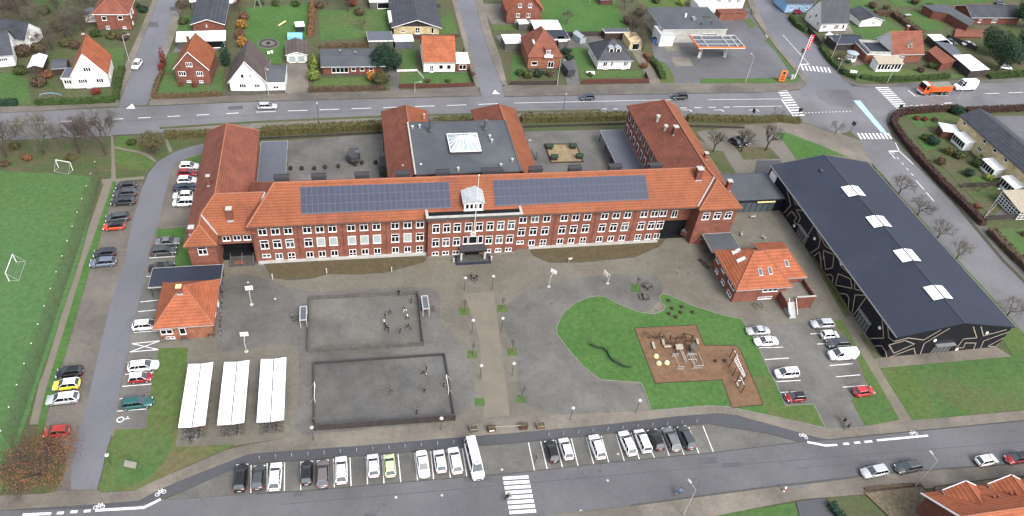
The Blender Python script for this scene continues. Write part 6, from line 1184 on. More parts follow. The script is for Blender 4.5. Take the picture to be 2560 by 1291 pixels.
for x in (-1.0, 1.1):
    b = MB(); b.box(x-.7, x+.7, 1.7, 3.9, 4.2, 5.9, 'white_wall'); b.shell([[(x-.85, 1.5, 5.85), (x, 1.5, 6.2), (x, 4.4, 6.2), (x-.85, 4.4, 5.85)], [(x+.85, 1.5, 5.85), (x, 1.5, 6.2), (x, 4.4, 6.2), (x+.85, 4.4, 5.85)]], .08, 'zinc'); b.box(x-.45, x+.45, 1.66, 1.7, 4.6, 5.6, 'glass'); b.build('dormer', t)
house('yellow_garage', 'yellow brick open garage behind the hipped white house', (1572, 126), (1602, 125), 6, 2.6, 0, 'x', 'brick_yellow', 'brick_yellow', flat=True, over=.1, trim='brick_yellow', cat='garage', front=[(.5, 1.1, 2.2, 2.0, 'S')])
house('flat_garage', 'curved grey flat roof line behind the hipped white house', (1510, 100), (1570, 99), 2.5, 2.4, 0, 'x', 'wood_dark', 'felt', flat=True, over=.1, cat='garage')
# filling station
t = house('station_shop', 'flat grey roofed filling station shop with white walls', (1650, 108), (1808, 106), 15.5, 4.3, 0, 'x', 'stone', 'felt', flat=True, over=.1, cat='shop', trim='galv', front=[(.75, 1.8, 5, 2.4, '4')])
b = MB(); b.box(-12, -7.5, -2.2, 4.0, 0, 3.6, 'white_wall'); b.box(-12.1, -7.4, -2.3, 4.0, 3.6, 3.75, 'galv'); b.box(-11.2, -8.5, 1.0, 2.0, 3.76, 4.3, 'metal'); b.build('side_block', t)
b = MB(); b.box(1.5, 2.6, 6, 7.6, 4.43, 5.1, 'metal'); b.tube((0, 8.4, 4.4), (0, 8.4, 5.6), .3, .3, 'white', 8, True); b.box(6, 8.5, 8, 8.3, 4.43, 4.7, 'metal_dark'); b.box(3, 3.4, 3, 3.4, 4.43, 5, 'metal_dark'); b.box(7, 7.4, 4, 4.4, 4.43, 4.9, 'metal_dark'); b.build('roof_plant', t)
x0, x1, y0, y1 = 99.7, 114.6, 184.9, 192.9; t = thing('fuel_canopy', 'open steel filling station canopy with an orange red rim over two pump islands', 'canopy', (107, 189, 0)); b = MB()
b.box(x0, x1, y0, y0+.3, 4.7, 5.2, 'orange_sign'); b.box(x0, x0+.3, y0+.3, y1, 4.7, 5.2, 'orange_sign'); b.box(x1-.3, x1, y0+.3, y1, 4.7, 5.2, 'stone'); b.box(x0+.3, x1-.3, y1-.3, y1, 4.7, 5.2, 'stone'); b.box(x0+.02, x1-.02, y0-.03, y0, 4.72, 4.84, 'white'); b.build('rim', t, True)
b = MB(); b.box(x0+.3, x1-.3, y0+.3, y1-.3, 4.75, 4.85, 'felt_light'); b.build('deck', t, True); b = MB()
for k in (.22, .68, .86): x = x0+(x1-x0)*k; b.box(x-.15, x+.15, y0+.3, y1-.3, 4.86, 5.1, 'stone')
for k in (.33, .66): y = y0+(y1-y0)*k; b.box(x0+.3, x1-.3, y-.08, y+.08, 4.86, 5.0, 'galv')
b.build('beams', t, True)
for x in (103.2, 111.2): b = MB(); b.box(x-.15, x+.15, 188.8, 189.1, 0, 4.7, 'galv'); b.build('column', t, True)
for u, v, l in ((1748, 139, 'left'), (1812, 137, 'right')):
    p = G(u, v); t = thing('pump_island', 'fuel pump island under the canopy, '+l+' of two', 'fuel pump', (p.x, p.y, .06), R(62), 'pump islands of the filling station'); b = MB(); b.box(-2.2, 2.2, -.5, .5, 0, .16, 'stone'); b.build('kerb', t)
    for x in (-1, 1): b = MB(); b.box(x-.45, x+.45, -.28, .28, .16, 1.75, 'white'); b.box(x-.3, x+.3, -.3, -.281, 1.0, 1.5, 'glass'); b.box(x-.46, x+.46, -.29, .29, 1.75, 1.9, 'orange_sign'); b.build('pump', t)
p = G(1640, 105); t = thing('blue_skip', 'blue waste containers beside the white block of the shop', 'container', (p.x, p.y, .06)); b = MB(); b.box(-1.3, 0, -1, .4, 0, 1.3, 'cloth_blue'); b.box(.1, 1.2, -1, .2, 0, 1.2, 'cloth_blue'); b.box(-1.35, 0.05, -1.05, .45, 1.3, 1.4, 'cloth_navy'); b.build('bin', t)
p = G(1952, 206); t = thing('price_sign', 'orange filling station price board on the grass corner', 'sign', (p.x, p.y, .1), R(-8)); b = MB(); b.box(-.9, .9, -.12, .12, .3, 3.6, 'orange_sign'); b.box(-.7, -.5, -.1, .1, 0, .3, 'metal_dark'); b.box(.5, .7, -.1, .1, 0, .3, 'metal_dark'); b.build('board', t)
b = MB(); b.box(-.35, .35, -.15, -.121, 2.4, 3.3, 'black' if 0 else 'rubber')
for k in range(3): b.box(-.6, .6, -.14, -.121, .7+k*.5, .95+k*.5, 'rubber')
b.build('price_panel', t)
p = G(1985.2, 198); t = thing('pylon_sign', 'tall white mast with a red banner sign on the street corner', 'sign', (p.x, p.y, .1), R(12)); b = MB(); b.tube((0, 0, 0), (0, 0, 13.8), .14, .10, 'white', 8, True); b.build('mast', t)
b = MB(); b.box(.12, 1.25, -.1, .1, 9.2, 13.7, 'red_sign'); b.build('banner', t); b = MB()
for z_, w_ in ((13.0, .5), (12.3, .35), (11.7, .45), (11.1, .3), (10.5, .45), (9.9, .3)): b.box(.68-w_/2, .68+w_/2, -.13, -.101, z_-.15, z_+.15, 'white')
b.build('banner_lettering', t)
p = G(1978, 199); t = thing('cabinet', 'small pale utility cabinet at the foot of the tall red sign', 'cabinet', (p.x, p.y, .12)); b = MB(); b.box(-.4, .4, -.25, .25, 0, 1.3, 'stone'); b.box(-.44, .44, -.29, .29, 1.3, 1.36, 'galv'); b.build('case', t)
# buildings north east
house('tall_white_house', 'white two-storey house with white flat annexe at the top edge behind the shop', (1795, 30), (1853, 30), 9, 5.5, 9, 'x', 'white_wall', 'tiles_dark', over=.2, front=[(.35, 3.9, 1.2, 1.3, '3'), (.72, 3.9, 1.2, 1.3, '3'), (.6, .8, 1.2, .5, '1')])
house('flat_annexe', 'white flat roof between the shop and the tall white house', (1742, 34), (1808, 33), 6, 2.9, 0, 'x', 'white_wall', 'white_roof', flat=True, over=.2, cat='extension')
house('brick_annexe', 'low red brick wall block behind the filling station', (1796, 52), (1862, 50), 3.2, 2.4, 0, 'x', 'brick', 'brick_dark', flat=True, over=.05, cat='extension', trim='brick_dark')
t = house('blue_house', 'pale blue rendered house at the top of the north east road', (1960, 34), (2026, 33), 8, 3.4, 6.0, 'x', 'white_wall', 'tiles_dark', over=.2, front=[(.2, 1.9, 1, 1.3, '2'), (.5, 1.9, 1, 1.3, '2'), (.8, 1.9, 1, 1.3, '2')])
M['blue_wall'] = mat('blue_wall', (.26, .42, .62), (.2, .34, .5), .5, 3); [c for c in t.children if c.name.startswith('wall')][0].data.materials[0] = M['blue_wall']
house('steep_white_house', 'tall white gabled house with large dark roof slope facing the crossing', (2046, 82), (2112, 80), 9, 3.2, 9.6, 'x', 'white_wall', 'tiles_dark', over=.25, front=[(.15, 2, 1.3, 1.2, '3'), (.6, 1.8, 1.8, 1.6, '4'), (.85, 1.8, .9, 1.6, '1')], left=[(.75, 6.4, .9, 1.2, '2'), (.45, 4.0, .9, 1.2, '1'), (.2, 2.2, 1, 1.3, '2'), (.75, 2.4, .9, 1.3, '2')])
house('white_bungalow', 'low white bungalow with shallow dark roof beside the steep white house', (2146, 70), (2200, 68), 8, 2.6, 3.8, 'y', 'white_wall', 'tiles_dark', over=.3, front=[(.62, 1.6, 1.5, .8, '4')])
house('black_garage', 'black boarded garage with dark roof below the steep white house', (2084, 128), (2150, 126), 5.5, 2.5, 3.8, 'x', 'fence_dark', 'felt_dark', over=.3, cat='garage', wall2='white_wall')
t = house('terrace_house', 'red brick house with pink tiled roof, white sun room and roof terrace', (2222, 160), (2296, 158), 10, 3.2, 8.4, 'x', 'brick', 'tiles_old_shade', over=.35, chim=[(.62, .65, 9.4, .8)], wall2='white_wall', front=[(.35, 1.9, 1.4, 1.2, '3')])
b = MB(); b.mesh([(-.7, 1.0, 4.9), (1.3, 1.0, 4.9), (.3, 1.0, 6.6), (.3, 4.3, 6.6)], [(0, 1, 2), (0, 2, 3), (1, 3, 2)], 'wood_pale'); b.box(.05, .55, .95, 1.0, 5.1, 5.7, 'glass'); b.build('dormer', t)
t = house('brick_terrace', 'flat roofed brick wing with walled roof terrace beside the pink tiled roof', (2158, 158), (2220, 160), 8, 3.0, 0, 'x', 'brick', 'felt_dark', flat=True, over=.05, cat='extension'); b = MB()
for a_ in ((-3.6, 3.6, 0, .25), (-3.6, -3.35, .25, 8), (-3.3, 3.6, 7.75, 8)): b.box(a_[0], a_[1], a_[2], a_[3], 3.13, 3.9, 'stone')
b.build('parapet', t)
t = thing('sun_room', 'white glazed sun room with cream roof in front of the brick terrace wing', 'extension', G(2213, 174)); t.scale = (1.25, 1.2, 1.25); b = MB(); b.box(-3.6, 3.2, -1.2, 1.6, 0, 2.2, 'white'); b.shell([[(-3.8, -1.5, 2.25), (3.4, -1.5, 2.25), (3.4, 1.7, 2.9), (-3.8, 1.7, 2.9)]], .1, 'wood_pale'); b.build('frame', t)
for k in range(7): b = MB(); b.box(-3.3+k*.92, -2.65+k*.92, -1.24, -1.2, .7, 2.0, 'glass'); b.build('pane', t)
p = G(2125, 150); t = thing('round_pavilion', 'small round white garden pavilion', 'pavilion', (p.x, p.y, .05)); b = MB(); b.lathe([(1.6, 0), (1.6, 1.0), (1.55, 1.0)], 'white', 12); b.build('base', t); b = MB(); b.lathe([(1.9, 2.4), (.1, 3.0)], 'glass_roof', 12); b.build('roof', t)
for k in range(6): b = MB(); a = k*1.047; b.box(1.5*math.cos(a)-.06, 1.5*math.cos(a)+.06, 1.5*math.sin(a)-.06, 1.5*math.sin(a)+.06, 1, 2.45, 'white'); b.build('post', t)
house('white_shed', 'tiny white gabled shed between the round pavilion and the brick wing', (2144, 132), (2166, 130), 3.2, 1.8, 2.6, 'y', 'white_wall', 'white_roof', over=.1, cat='shed')
house('white_shed', 'tiny white gabled shed at the corner of the black garage', (2070, 107), (2086, 106), 2.4, 1.6, 2.5, 'y', 'white_wall', 'white_roof', over=.1, cat='shed')
def wshed(label, P_, z, m_, wall='wood_dark', cat='carport', name='carport'):
    c = G(*P_[0]); t = thing(name, label, cat, (c.x, c.y, 0)); q = [G(u, v, z).xy for u, v in P_]; b = MB(); b.prism([tuple(p) for p in q], z-.2, z, m_); b.build('roof', t, True)
    cc = sum(q, Vector((0, 0)))/len(q); b = MB(); b.prism([tuple(cc+(p-cc)*.93) for p in q], .02, z-.2, wall); b.build('wall', t, True); return t
wshed('white roofed carport running beside the flat grey garages', [(2318, 86), (2352, 86), (2382, 110), (2336, 102)], 2.5, 'white_roof')
wshed('flat grey roof in the row of garages', [(2336, 103), (2368, 100), (2406, 136), (2380, 138)], 2.5, 'felt_light')
wshed('long bright white garage roof beside the road at the right', [(2382, 138), (2425, 136), (2474, 173), (2428, 177)], 2.7, 'white_roof', 'fence_dark')
wshed('open wooden shelter with salmon tiled roof', [(2319, 127), (2340, 115), (2390, 152), (2356, 160)], 2.7, 'tiles_old_shade', 'brick_dark', 'shelter', 'shelter')
house('dark_bungalow', 'long bungalow with black roof at the top right', (2420, 62), (2540, 62), 9, 2.8, 5.2, 'x', 'brick_dark', 'tiles_dark', over=.5, front=[(.2, 1.4, 1.3, 1.2, '2'), (.5, 1.4, 2, 1.2, '3')])
wshed('grey roofed angled wing of the dark bungalow', [(2305, 12), (2368, 12), (2438, 52), (2425, 66), (2370, 34), (2332, 27)], 3.0, 'felt', 'brick_dark', 'extension', 'bungalow_wing')
wshed('flat brick patio block below the dark bungalow', [(2390, 72), (2460, 76), (2455, 92), (2385, 92)], .9, 'brick', 'brick', 'wall', 'terrace')
house('dark_cabin', 'black roofed house at the right edge behind the big pine', (2540, 150), (2620, 148), 8, 2.6, 4.8, 'x', 'fence_dark', 'tiles_dark', over=.4, front=[(.3, 1.4, 1.2, 1.2, '2')])
# yellow row houses east
t = thing('row_house', 'long yellow brick two-storey row with dark roof and white glazed bays', 'row houses', (165, 125, 0)); b = MB(); b.box(160.4, 170, 100, 145.2, 0, 5.6, 'brick_yellow'); b.mesh([(160.4, 145.2, 5.6), (170, 145.2, 5.6), (165.2, 145.2, 7.4), (160.4, 145, 5.6), (170, 145, 5.6), (165.2, 145, 7.4)], [(0, 2, 1), (3, 4, 5)], 'brick_yellow'); b.build('wall', t, True)
b = MB(); b.shell([[(159.9, 100, 5.6), (165.2, 100, 7.7), (165.2, 145.6, 7.7), (159.9, 145.6, 5.6)], [(170.5, 100, 5.6), (165.2, 100, 7.7), (165.2, 145.6, 7.7), (170.5, 145.6, 5.6)]], .2, 'tiles_dark', 'metal_dark'); b.build('roof', t, True)
for k in range(10):
    y = 143-k*4.2
    if k not in (1, 5): win(t, (160.4, y, 4.6), 1.1, .9, '1', 'W')
    if k in (2, 6, 9): win(t, (160.4, y, 2.2), 1.4, 1.1, '2', 'W')
for y0 in (139.5, 127.5, 120.0):
    b = MB(); b.box(157.6, 160.4, y0-2.6, y0+2.2, 0, 2.5, 'white'); b.shell([[(157.4, y0-2.8, 2.5), (160.4, y0-2.8, 2.9), (160.4, y0+2.4, 2.9), (157.4, y0+2.4, 2.5)]], .08, 'white_roof'); b.build('glazed_bay', t, True)
    for i in range(5): b = MB(); b.box(157.55, 157.6, y0-2.4+i*.92, y0-1.7+i*.92, .8, 2.2, 'glass'); b.build('bay_pane', t, True)
house('red_shed', 'dark red garden shed with white roof beside the yellow row houses', (2349, 345), (2385, 350), 3.5, 2.4, 0, 'x', 'fence_red', 'white_roof', flat=True, over=.3, cat='shed')
t = thing('conservatory', 'cream roofed conservatory with white lattice windows at the right edge', 'conservatory', G(2555, 535)); b = MB(); b.box(-3.4, 6, -2, 5, 0, 2.3, 'glass'); b.shell([[(-3.7, -2.3, 2.4), (6, -2.3, 2.4), (6, 5.2, 3.3), (-3.7, 5.2, 3.3)]], .12, 'wood_pale'); b.build('roof', t)
b = MB()
for i in range(9): y = -2+i*.87; b.box(-3.5, -3.4, y-.07, y+.07, 0, 2.35, 'white'); b.box(-3.4+i*1.1-.07, -3.4+i*1.1+.07, -2.1, -2.0, 0, 2.35, 'white')
for z_ in (.1, .8, 1.5, 2.2): b.box(-3.52, -3.401, -2, 5, z_, z_+.12, 'white'); b.box(-3.4, 6, -2.12, -2.001, z_, z_+.12, 'white')
b.build('lattice', t)
# orange roofed house bottom right
t = thing('south_house', 'house with large bright orange roof and two triangular cross gables, bottom right', 'house', (95, 38, 0)); b = MB(); b.box(82.0, 125, 31, 43.4, 0, 4.2, 'brick_dark'); b.mesh([(82, 31, 4.2), (82, 43.4, 4.2), (82, 37.6, 8.2), (82.2, 31, 4.2), (82.2, 43.4, 4.2), (82.2, 37.6, 8.2)], [(0, 2, 1), (3, 4, 5)], 'brick_dark'); b.build('wall', t, True)
b = MB(); b.shell([[(81.2, 44, 4.1), (125, 44, 4.1), (125, 37.8, 8.4), (81.2, 37.8, 8.4)], [(81.2, 30.5, 4.1), (125, 30.5, 4.1), (125, 37.8, 8.4), (81.2, 37.8, 8.4)]], .2, 'tiles_bright', 'white')
for x in (87.2, 95.3, 103.4): b.shell([[(x-3.0, 43.6, 5.0), (x, 43.6, 7.0), (x, 39.8, 7.0), (x-3.0, 42.7, 5.0)], [(x+3.0, 43.6, 5.0), (x, 43.6, 7.0), (x, 39.8, 7.0), (x+3.0, 42.7, 5.0)]], .16, 'tiles_bright', 'white')
b.build('roof', t, True)
b = MB(); b.tube((81.15, 44, 4.15), (81.15, 37.8, 8.45), .13, .13, 'white', 4); b.tube((81.2, 37.8, 8.5), (125, 37.8, 8.5), .12, .12, 'ridge', 5)
for x in (87.2, 95.3, 103.4): b.tube((x-3.0, 43.63, 5.0), (x, 43.63, 7.02), .09, .09, 'white', 4); b.tube((x+3.0, 43.63, 5.0), (x, 43.63, 7.02), .09, .09, 'white', 4); b.tube((x, 43.6, 7.05), (x, 39.8, 7.05), .09, .09, 'ridge', 5)
b.build('verge_board', t, True); b = MB()
for x in (87.2, 95.3, 103.4): b.mesh([(x-2.8, 43.5, 4.9), (x+2.8, 43.5, 4.9), (x, 43.5, 6.8), (x-2.8, 43.5, 0), (x+2.8, 43.5, 0)], [(3, 4, 1, 0), (0, 1, 2)], 'brick')
b.build('gable', t, True)
for x, y in ((90.4, 40.9), (91.3, 40.8), (93.6, 41.0), (94.4, 40.9)): b = MB(); b.box(x-.2, x+.2, y-.2, y+.2, 6.1, 6.6, 'tiles_old_shade'); b.build('roof_vent', t, True)
# ================================================================ YARD: ball courts, shelters
def court(name, label, P_, h, m_, wt=.16, cap='stone'):
    q = [G(*p).xy for p in P_]; c = sum(q, Vector((0, 0)))/4; t = thing(name, label, 'ball court', (c.x, c.y, 0)); 
    for i in range(4):
        a, d = q[i]-c, q[(i+1) % 4]-c; e = (d-a).normalized(); n = Vector((-e.y, e.x))*wt/2; hh = h[i]; a2 = a+e*wt*.5*(i % 2) ; d2 = d-e*wt*.5*(i % 2)
        b = MB(); b.prism([tuple(a2+n), tuple(d2+n), tuple(d2-n), tuple(a2-n)], .03, hh-.05, m_); b.prism([tuple(a2+n*1.6), tuple(d2+n*1.6), tuple(d2-n*1.6), tuple(a2-n*1.6)], hh-.05, hh, cap)
        L_ = (d2-a2).length
        for k in range(int(L_/2)+1): p_ = a2+e*min(k*2.0, L_-.1)+n*1.2*(1 if i in (0, 3) else 1); b.box(p_.x-.06, p_.x+.06, p_.y-.06, p_.y+.06, .03, hh-.06, m_)
        b.build('board_wall', t)
    return t, q
t, q = court('ball_court', 'upper ball court with low grey timber walls and a steel goal cage at each end', [(776, 750), (1045, 736), (1059, 865), (771, 881)], (.95, .95, .95, .95), 'wood_grey', .14, 'wood_grey')
for (u, v, s) in ((766, 803, -1), (1058, 776, 1)):
    p = G(u, v); p = Vector((p.x-t.location.x, p.y-t.location.y, 0)); b = MB(); x0, x1 = (p.x-.9, p.x+.2) if s < 0 else (p.x-.2, p.x+.9)
    for x in (x0, x1):
        for y in (p.y-1.6, p.y+1.6): b.box(x-.06, x+.06, y-.06, y+.06, 0, 2.0, 'galv')
    b.box(x0-.08, x1+.08, p.y-1.7, p.y-1.55, 2.0, 2.12, 'galv'); b.box(x0-.08, x1+.08, p.y+1.55, p.y+1.7, 2.0, 2.12, 'galv'); b.box(x0-.08, x0+.08, p.y-1.55, p.y+1.55, 2.0, 2.12, 'galv'); b.box(x1-.08, x1+.08, p.y-1.55, p.y+1.55, 2.0, 2.12, 'galv'); b.box(x0+.08, x1-.08, p.y-1.55, p.y+1.55, 2.02, 2.05, 'felt_light')
    for k in range(7): y = p.y-1.5+k*.5; xx = x0 if s < 0 else x1; b.tube((xx, y, 0), (xx, y, 2), .02, .02, 'metal', 3)
    b.build('goal_cage', t)
for u, v, s in ((748, 799, -1), (1072, 775, 1)):
    p = G(u, v); tt = thing('bench_set', 'slatted dark bench standing outside the '+('west' if s < 0 else 'east')+' goal cage of the upper court', 'bench', (p.x, p.y, .05), 0, 'benches at the goal cages'); b = MB()
    for y in (-.45, -.1, .25): b.box(-1.1, 1.1, y-.1, y+.1, .45+.15*(y > 0), .5+.15*(y > 0), 'wood_grey')
    b.build('seat', tt); 
    for x in (-.9, .9): b = MB(); b.box(x-.05, x+.05, -.5, .3, 0, .44, 'metal_dark'); b.build('leg', tt)
t2, q = court('ball_court', 'larger lower ball court with dark walls, highest on the south side', [(785, 911), (1111, 889), (1137, 1051), (787, 1077)], (.6, .6, 1.6, .6), 'fence_dark', .14, 'metal_dark')
ground('court_floor', [(787, 912), (1110, 891), (1135, 1050), (789, 1075)], .05, 'court'); ground('court_floor', [(778, 753), (1043, 739), (1057, 862), (773, 878)], .05, 'court_upper')
for u, v, s in ((788, 988, 1), (1118, 969, -1)):
    p = G(u, v); tt = thing('small_goal', 'pale folding goal frame at the '+('west' if s > 0 else 'east')+' end of the lower court', 'goal', (p.x, p.y, .05), 0, 'small goals in the lower court'); b = MB()
    for y in (-1.5, 1.5): b.tube((0, y, 0), (0, y, 1.5), .05, .05, 'white', 5); b.tube((0, y, 1.5), (-s*.8, y, 0), .03, .03, 'galv', 4)
    b.tube((0, -1.5, 1.5), (0, 1.5, 1.5), .05, .05, 'white', 5); b.build('frame', tt)
# bicycle shelters
gb = 'bicycles in the racks under the white shelters'
for k, (x0, x1, y0, y1) in enumerate(((-28.4, -24.6, 70.1, 82.3), (-22.9, -19.0, 69.9, 82.1), (-17.2, -13.2, 69.7, 82.1))):
    nm = ('west', 'middle', 'east')[k]; t = thing('bicycle_shelter', nm+'ernmost of three white butterfly roofed bicycle shelters' if k != 1 else 'middle of three white butterfly roofed bicycle shelters', 'bicycle shelter', ((x0+x1)/2, (y0+y1)/2, .04), R(.3), 'white bicycle shelters'); c = (x0+x1)/2; b = MB(); hl = (y1-y0)/2; hw = (x1-x0)/2
    for s in (-1, 1):
        b = MB(); b.shell([[(s*.07, -hl, 2.35), (s*hw, -hl, 2.55), (s*hw, hl, 2.55), (s*.07, hl, 2.35)]], .08, 'white_roof', 'galv'); [b.box(min(s*.1, s*hw*.99), max(s*.1, s*hw*.99), -hl+j*2.03-.02, -hl+j*2.03+.02, 2.4, 2.575, 'galv') for j in range(1, 6)]; b.build('roof_panel', t)
    b = MB(); b.box(-.07, .07, -hl, hl, 2.2, 2.33, 'metal_dark'); b.build('gutter', t)
    for i in range(5):
        y = -hl+.4+i*(2*hl-.8)/4; b = MB(); b.tube((0, y, 0), (0, y, 2.25), .06, .06, 'metal_dark', 6); b.tube((0, y, 1.8), (-hw*.8, y, 2.42), .035, .035, 'metal_dark', 4); b.tube((0, y, 1.8), (hw*.8, y, 2.42), .035, .035, 'metal_dark', 4); b.build('post', t)
    b = MB()
    for s in (-1, 1): b.tube((s*.5, -hl+.3, .3), (s*.5, hl-.3, .3), .03, .03, 'metal', 4)
    b.build('rack', t)
    rnd = random.Random(k); fr = ['black', 'graphite', 'navy', 'black', 'cherry', 'silver']
    for i in range(15):
        y = y0+.2+i*.72
        for s in (-1, 1):
            if i > 3 and rnd.random() < .35: continue
            lab = {0: 'outermost bicycle at the south end of the '+nm+' white shelter, '+('left' if s < 0 else 'right')+' side', 1: 'second bicycle from the south end of the '+nm+' white shelter, '+('left' if s < 0 else 'right')+' side'}.get(i, 'bicycle deep under the '+nm+' white shelter roof')
            g_ = gb if i < 2 else 'bicycles deep under the '+nm+' shelter roof'
            bike(lab, 0, 0, (180 if s < 0 else 0)+rnd.uniform(-6, 6), rnd.choice(fr), rnd.uniform(-8, 8), loc=(c+s*.95, y-.6, .045), group=g_)
bike('pale bicycle lying free in front of the western shelter', 489, 1098, 60, 'silver', 12); bike('dark bicycle leaning beside the pale one in front of the western shelter', 481, 1101, 80, 'black', -14)
for i, (u, v) in enumerate([(556, 738), (555, 765), (553, 790), (551, 810), (551, 824), (549, 836)]):
    bike(['northernmost bicycle', 'second bicycle from the north', 'third bicycle from the north', 'fourth bicycle from the north', 'fifth bicycle from the north', 'southernmost bicycle'][i]+' along the right wall of the tiled house', u, v, 95+i*3, ['black', 'graphite', 'silver'][i % 3], 8, group='bicycles along the right wall of the tiled house')
for u, v, l in ((414, 853, 'pale bicycle at the left end of'), (462, 850, 'dark bicycle in the middle of'), (528, 843, 'dark bicycle at the right end of')): bike(l+' the tiled house front', u, v, 5, 'silver' if u < 420 else 'black', 9)
bike('black bicycle by the front wall of the brick annexe', 1885, 768, 100, 'black', 6); bike('black bicycle right of the other one by the brick annexe', 1901, 767, 95, 'black', -6)
bike('bicycle parked between two bay lines in the lay-by', 1338, 1150, 70, 'black', 8)
# ================================================================ PLAYGROUND
Z0 = .12
def gp(u, v, z=0): p = G(u, v, z); return Vector((p.x, p.y, z))
t = thing('log_climber', 'tangle of dark leaning climbing logs on the bark bed', 'climbing frame', gp(1675, 850)); 
def zz(x, y): return 1560+x/5.164, 780+y/5.164
for (a, c, h0, h1) in [((258, 262), (415, 335), 1.6, .5), ((320, 330), (500, 322), .5, .9), ((425, 330), (480, 250), .5, 1.6), ((515, 300), (580, 400), 1.8, .5), ((540, 402), (690, 400), .4, .8), ((605, 300), (608, 400), 1.8, .5), ((690, 318), (795, 412), 1.7, .4), ((675, 335), (800, 330), .6, 1.1), ((765, 275), (905, 308), 1.6, 1.6), ((780, 280), (800, 335), 1.5, .6), ((880, 310), (885, 375), 1.5, .5), ((805, 375), (900, 378), .5, .9)]:
    p, q = gp(*zz(*a), h0), gp(*zz(*c), h1); b = MB(); b.tube(p, q, .1, .09, 'wood_dark', 6, True); b.tube(p, (p.x, p.y, .1), .06, .06, 'wood_dark', 5); b.tube(q, (q.x, q.y, .1), .06, .06, 'wood_dark', 5); b.build('log', t, True)
for i, (a, c) in enumerate([((362, 410), (388, 498)), ((485, 365), (510, 448)), ((510, 472), (600, 468)), ((930, 370), (950, 440))]):
    p, q = gp(*zz(*a)), gp(*zz(*c)); t = thing('balance_bench', ['pale balance plank nearest the west edge of the bark', 'upright pale plank left of the square platform', 'pale plank lying crossways left of the square platform', 'pale plank at the top right of the climbing area'][i], 'balance beam', p, 0, 'pale balance planks on the bark bed'); b = MB(); e = (q-p).normalized(); n = Vector((-e.y, e.x, 0))*.22
    b.prism([tuple((p+n).xy), tuple((q+n).xy), tuple((q-n).xy), tuple((p-n).xy)], .45, .55, 'wood_pale'); b.build('plank', t, True); b = MB(); 
    for s in (p+e*.3, q-e*.3): b.box(s.x-.08, s.x+.08, s.y-.08, s.y+.08, .1, .45, 'wood_dark')
    b.build('supports', t, True)
t = thing('play_platform', 'square pale play platform with a ramp of rails', 'play platform', gp(*zz(715, 450))); b = MB(); P_ = [gp(*zz(*p), 1.0) for p in ((665, 420), (755, 415), (770, 478), (680, 488))]; b.prism([tuple(p.xy) for p in P_], .9, 1.0, 'wood_pale'); b.build('deck', t, True)
for p in P_: b = MB(); b.box(p.x-.07, p.x+.07, p.y-.07, p.y+.07, .1, .9, 'wood_dark'); b.build('post', t, True)
for a, c in (((730, 490), (800, 665)), ((750, 490), (815, 645))): b = MB(); b.tube(gp(*zz(*a), .95), gp(*zz(*c), .2), .05, .05, 'galv', 5); b.build('slide_rail', t, True)
t = thing('play_hut', 'grey canted play hut with pale side board', 'play hut', gp(*zz(905, 440))); b = MB(); P_ = [gp(*zz(*p), 1.3) for p in ((855, 430), (910, 395), (945, 440), (915, 495), (870, 490))]; b.prism([tuple(p.xy) for p in P_], .15, 1.3, 'wood_grey'); b.build('body', t, True); b = MB(); b.tube(gp(*zz(855, 430), 1.4), gp(*zz(870, 490), 1.4), .06, .06, 'wood_dark', 5); b.tube(gp(*zz(870, 490), 1.4), gp(*zz(915, 495), 1.4), .06, .06, 'wood_dark', 5); b.build('rail', t, True)
for lab, L1 in (('low rope ladder course of pale poles, left of two', [((640, 535), (712, 695)), ((620, 570), (700, 568)), ((630, 545), (710, 540)), ((695, 710), (780, 710)), ((690, 736), (770, 738))]), ('low grid of pale poles on the bark, right of two', [((845, 480), (915, 665)), ((825, 500), (905, 690)), ((870, 530), (935, 630)), ((820, 555), (940, 552)), ((830, 615), (940, 612)), ((820, 535), (935, 535)), ((955, 520), (1025, 680)), ((905, 700), (1020, 692)), ((890, 725), (1010, 724))])):
    t = thing('pole_course', lab, 'play equipment', gp(*zz(*L1[0][0])), 0, 'pole courses on the bark')
    for a, c in L1:
        p, q = gp(*zz(*a), .4), gp(*zz(*c), .4); b = MB(); b.tube(p, q, .05, .05, 'stone', 5, True); b.tube(p, (p.x, p.y, .1), .05, .05, 'stone', 4); b.tube(q, (q.x, q.y, .1), .05, .05, 'stone', 4); b.build('pole', t, True)
for (x, y, l) in ((410, 582, 'upper'), (446, 672, 'lower left'), (550, 665, 'lower right')):
    p = gp(*zz(x, y)); t = thing('play_dome', 'cream yellow play dome, '+l+' of three', 'play dome', p, 0, 'three yellow domes on the bark'); b = MB(); b.lathe([(.5, .1), (.48, .3), (.36, .5), (.16, .6), (0, .62)], 'yellow', 12); b.build('dome', t, smooth=True); b = MB(); b.lathe([(.22, .58), (.13, .65), (0, .67)], 'white', 10); b.build('cap', t)
t = thing('climbing_tower', 'row of dark posts carrying a white rope bridge at the east edge of the bark', 'climbing frame', gp(*zz(1480, 760)))
for a, c in [((1365, 585), (1415, 498)), ((1398, 640), (1452, 548)), ((1352, 718), (1405, 610)), ((1400, 828), (1455, 725)), ((1478, 812), (1500, 745)), ((1435, 925), (1490, 840)), ((1540, 895), (1572, 825)), ((1470, 990), (1535, 905)), ((1510, 1052), (1562, 960))]:
    p = gp(*zz(*a)); h = 2.4; b = MB(); b.tube((p.x, p.y, .1), (p.x, p.y, h), .09, .08, 'wood_dark', 6, True); b.build('post', t, True)
b = MB()
def P2(x, y, z=2.2): return gp(*zz(x, y), z)
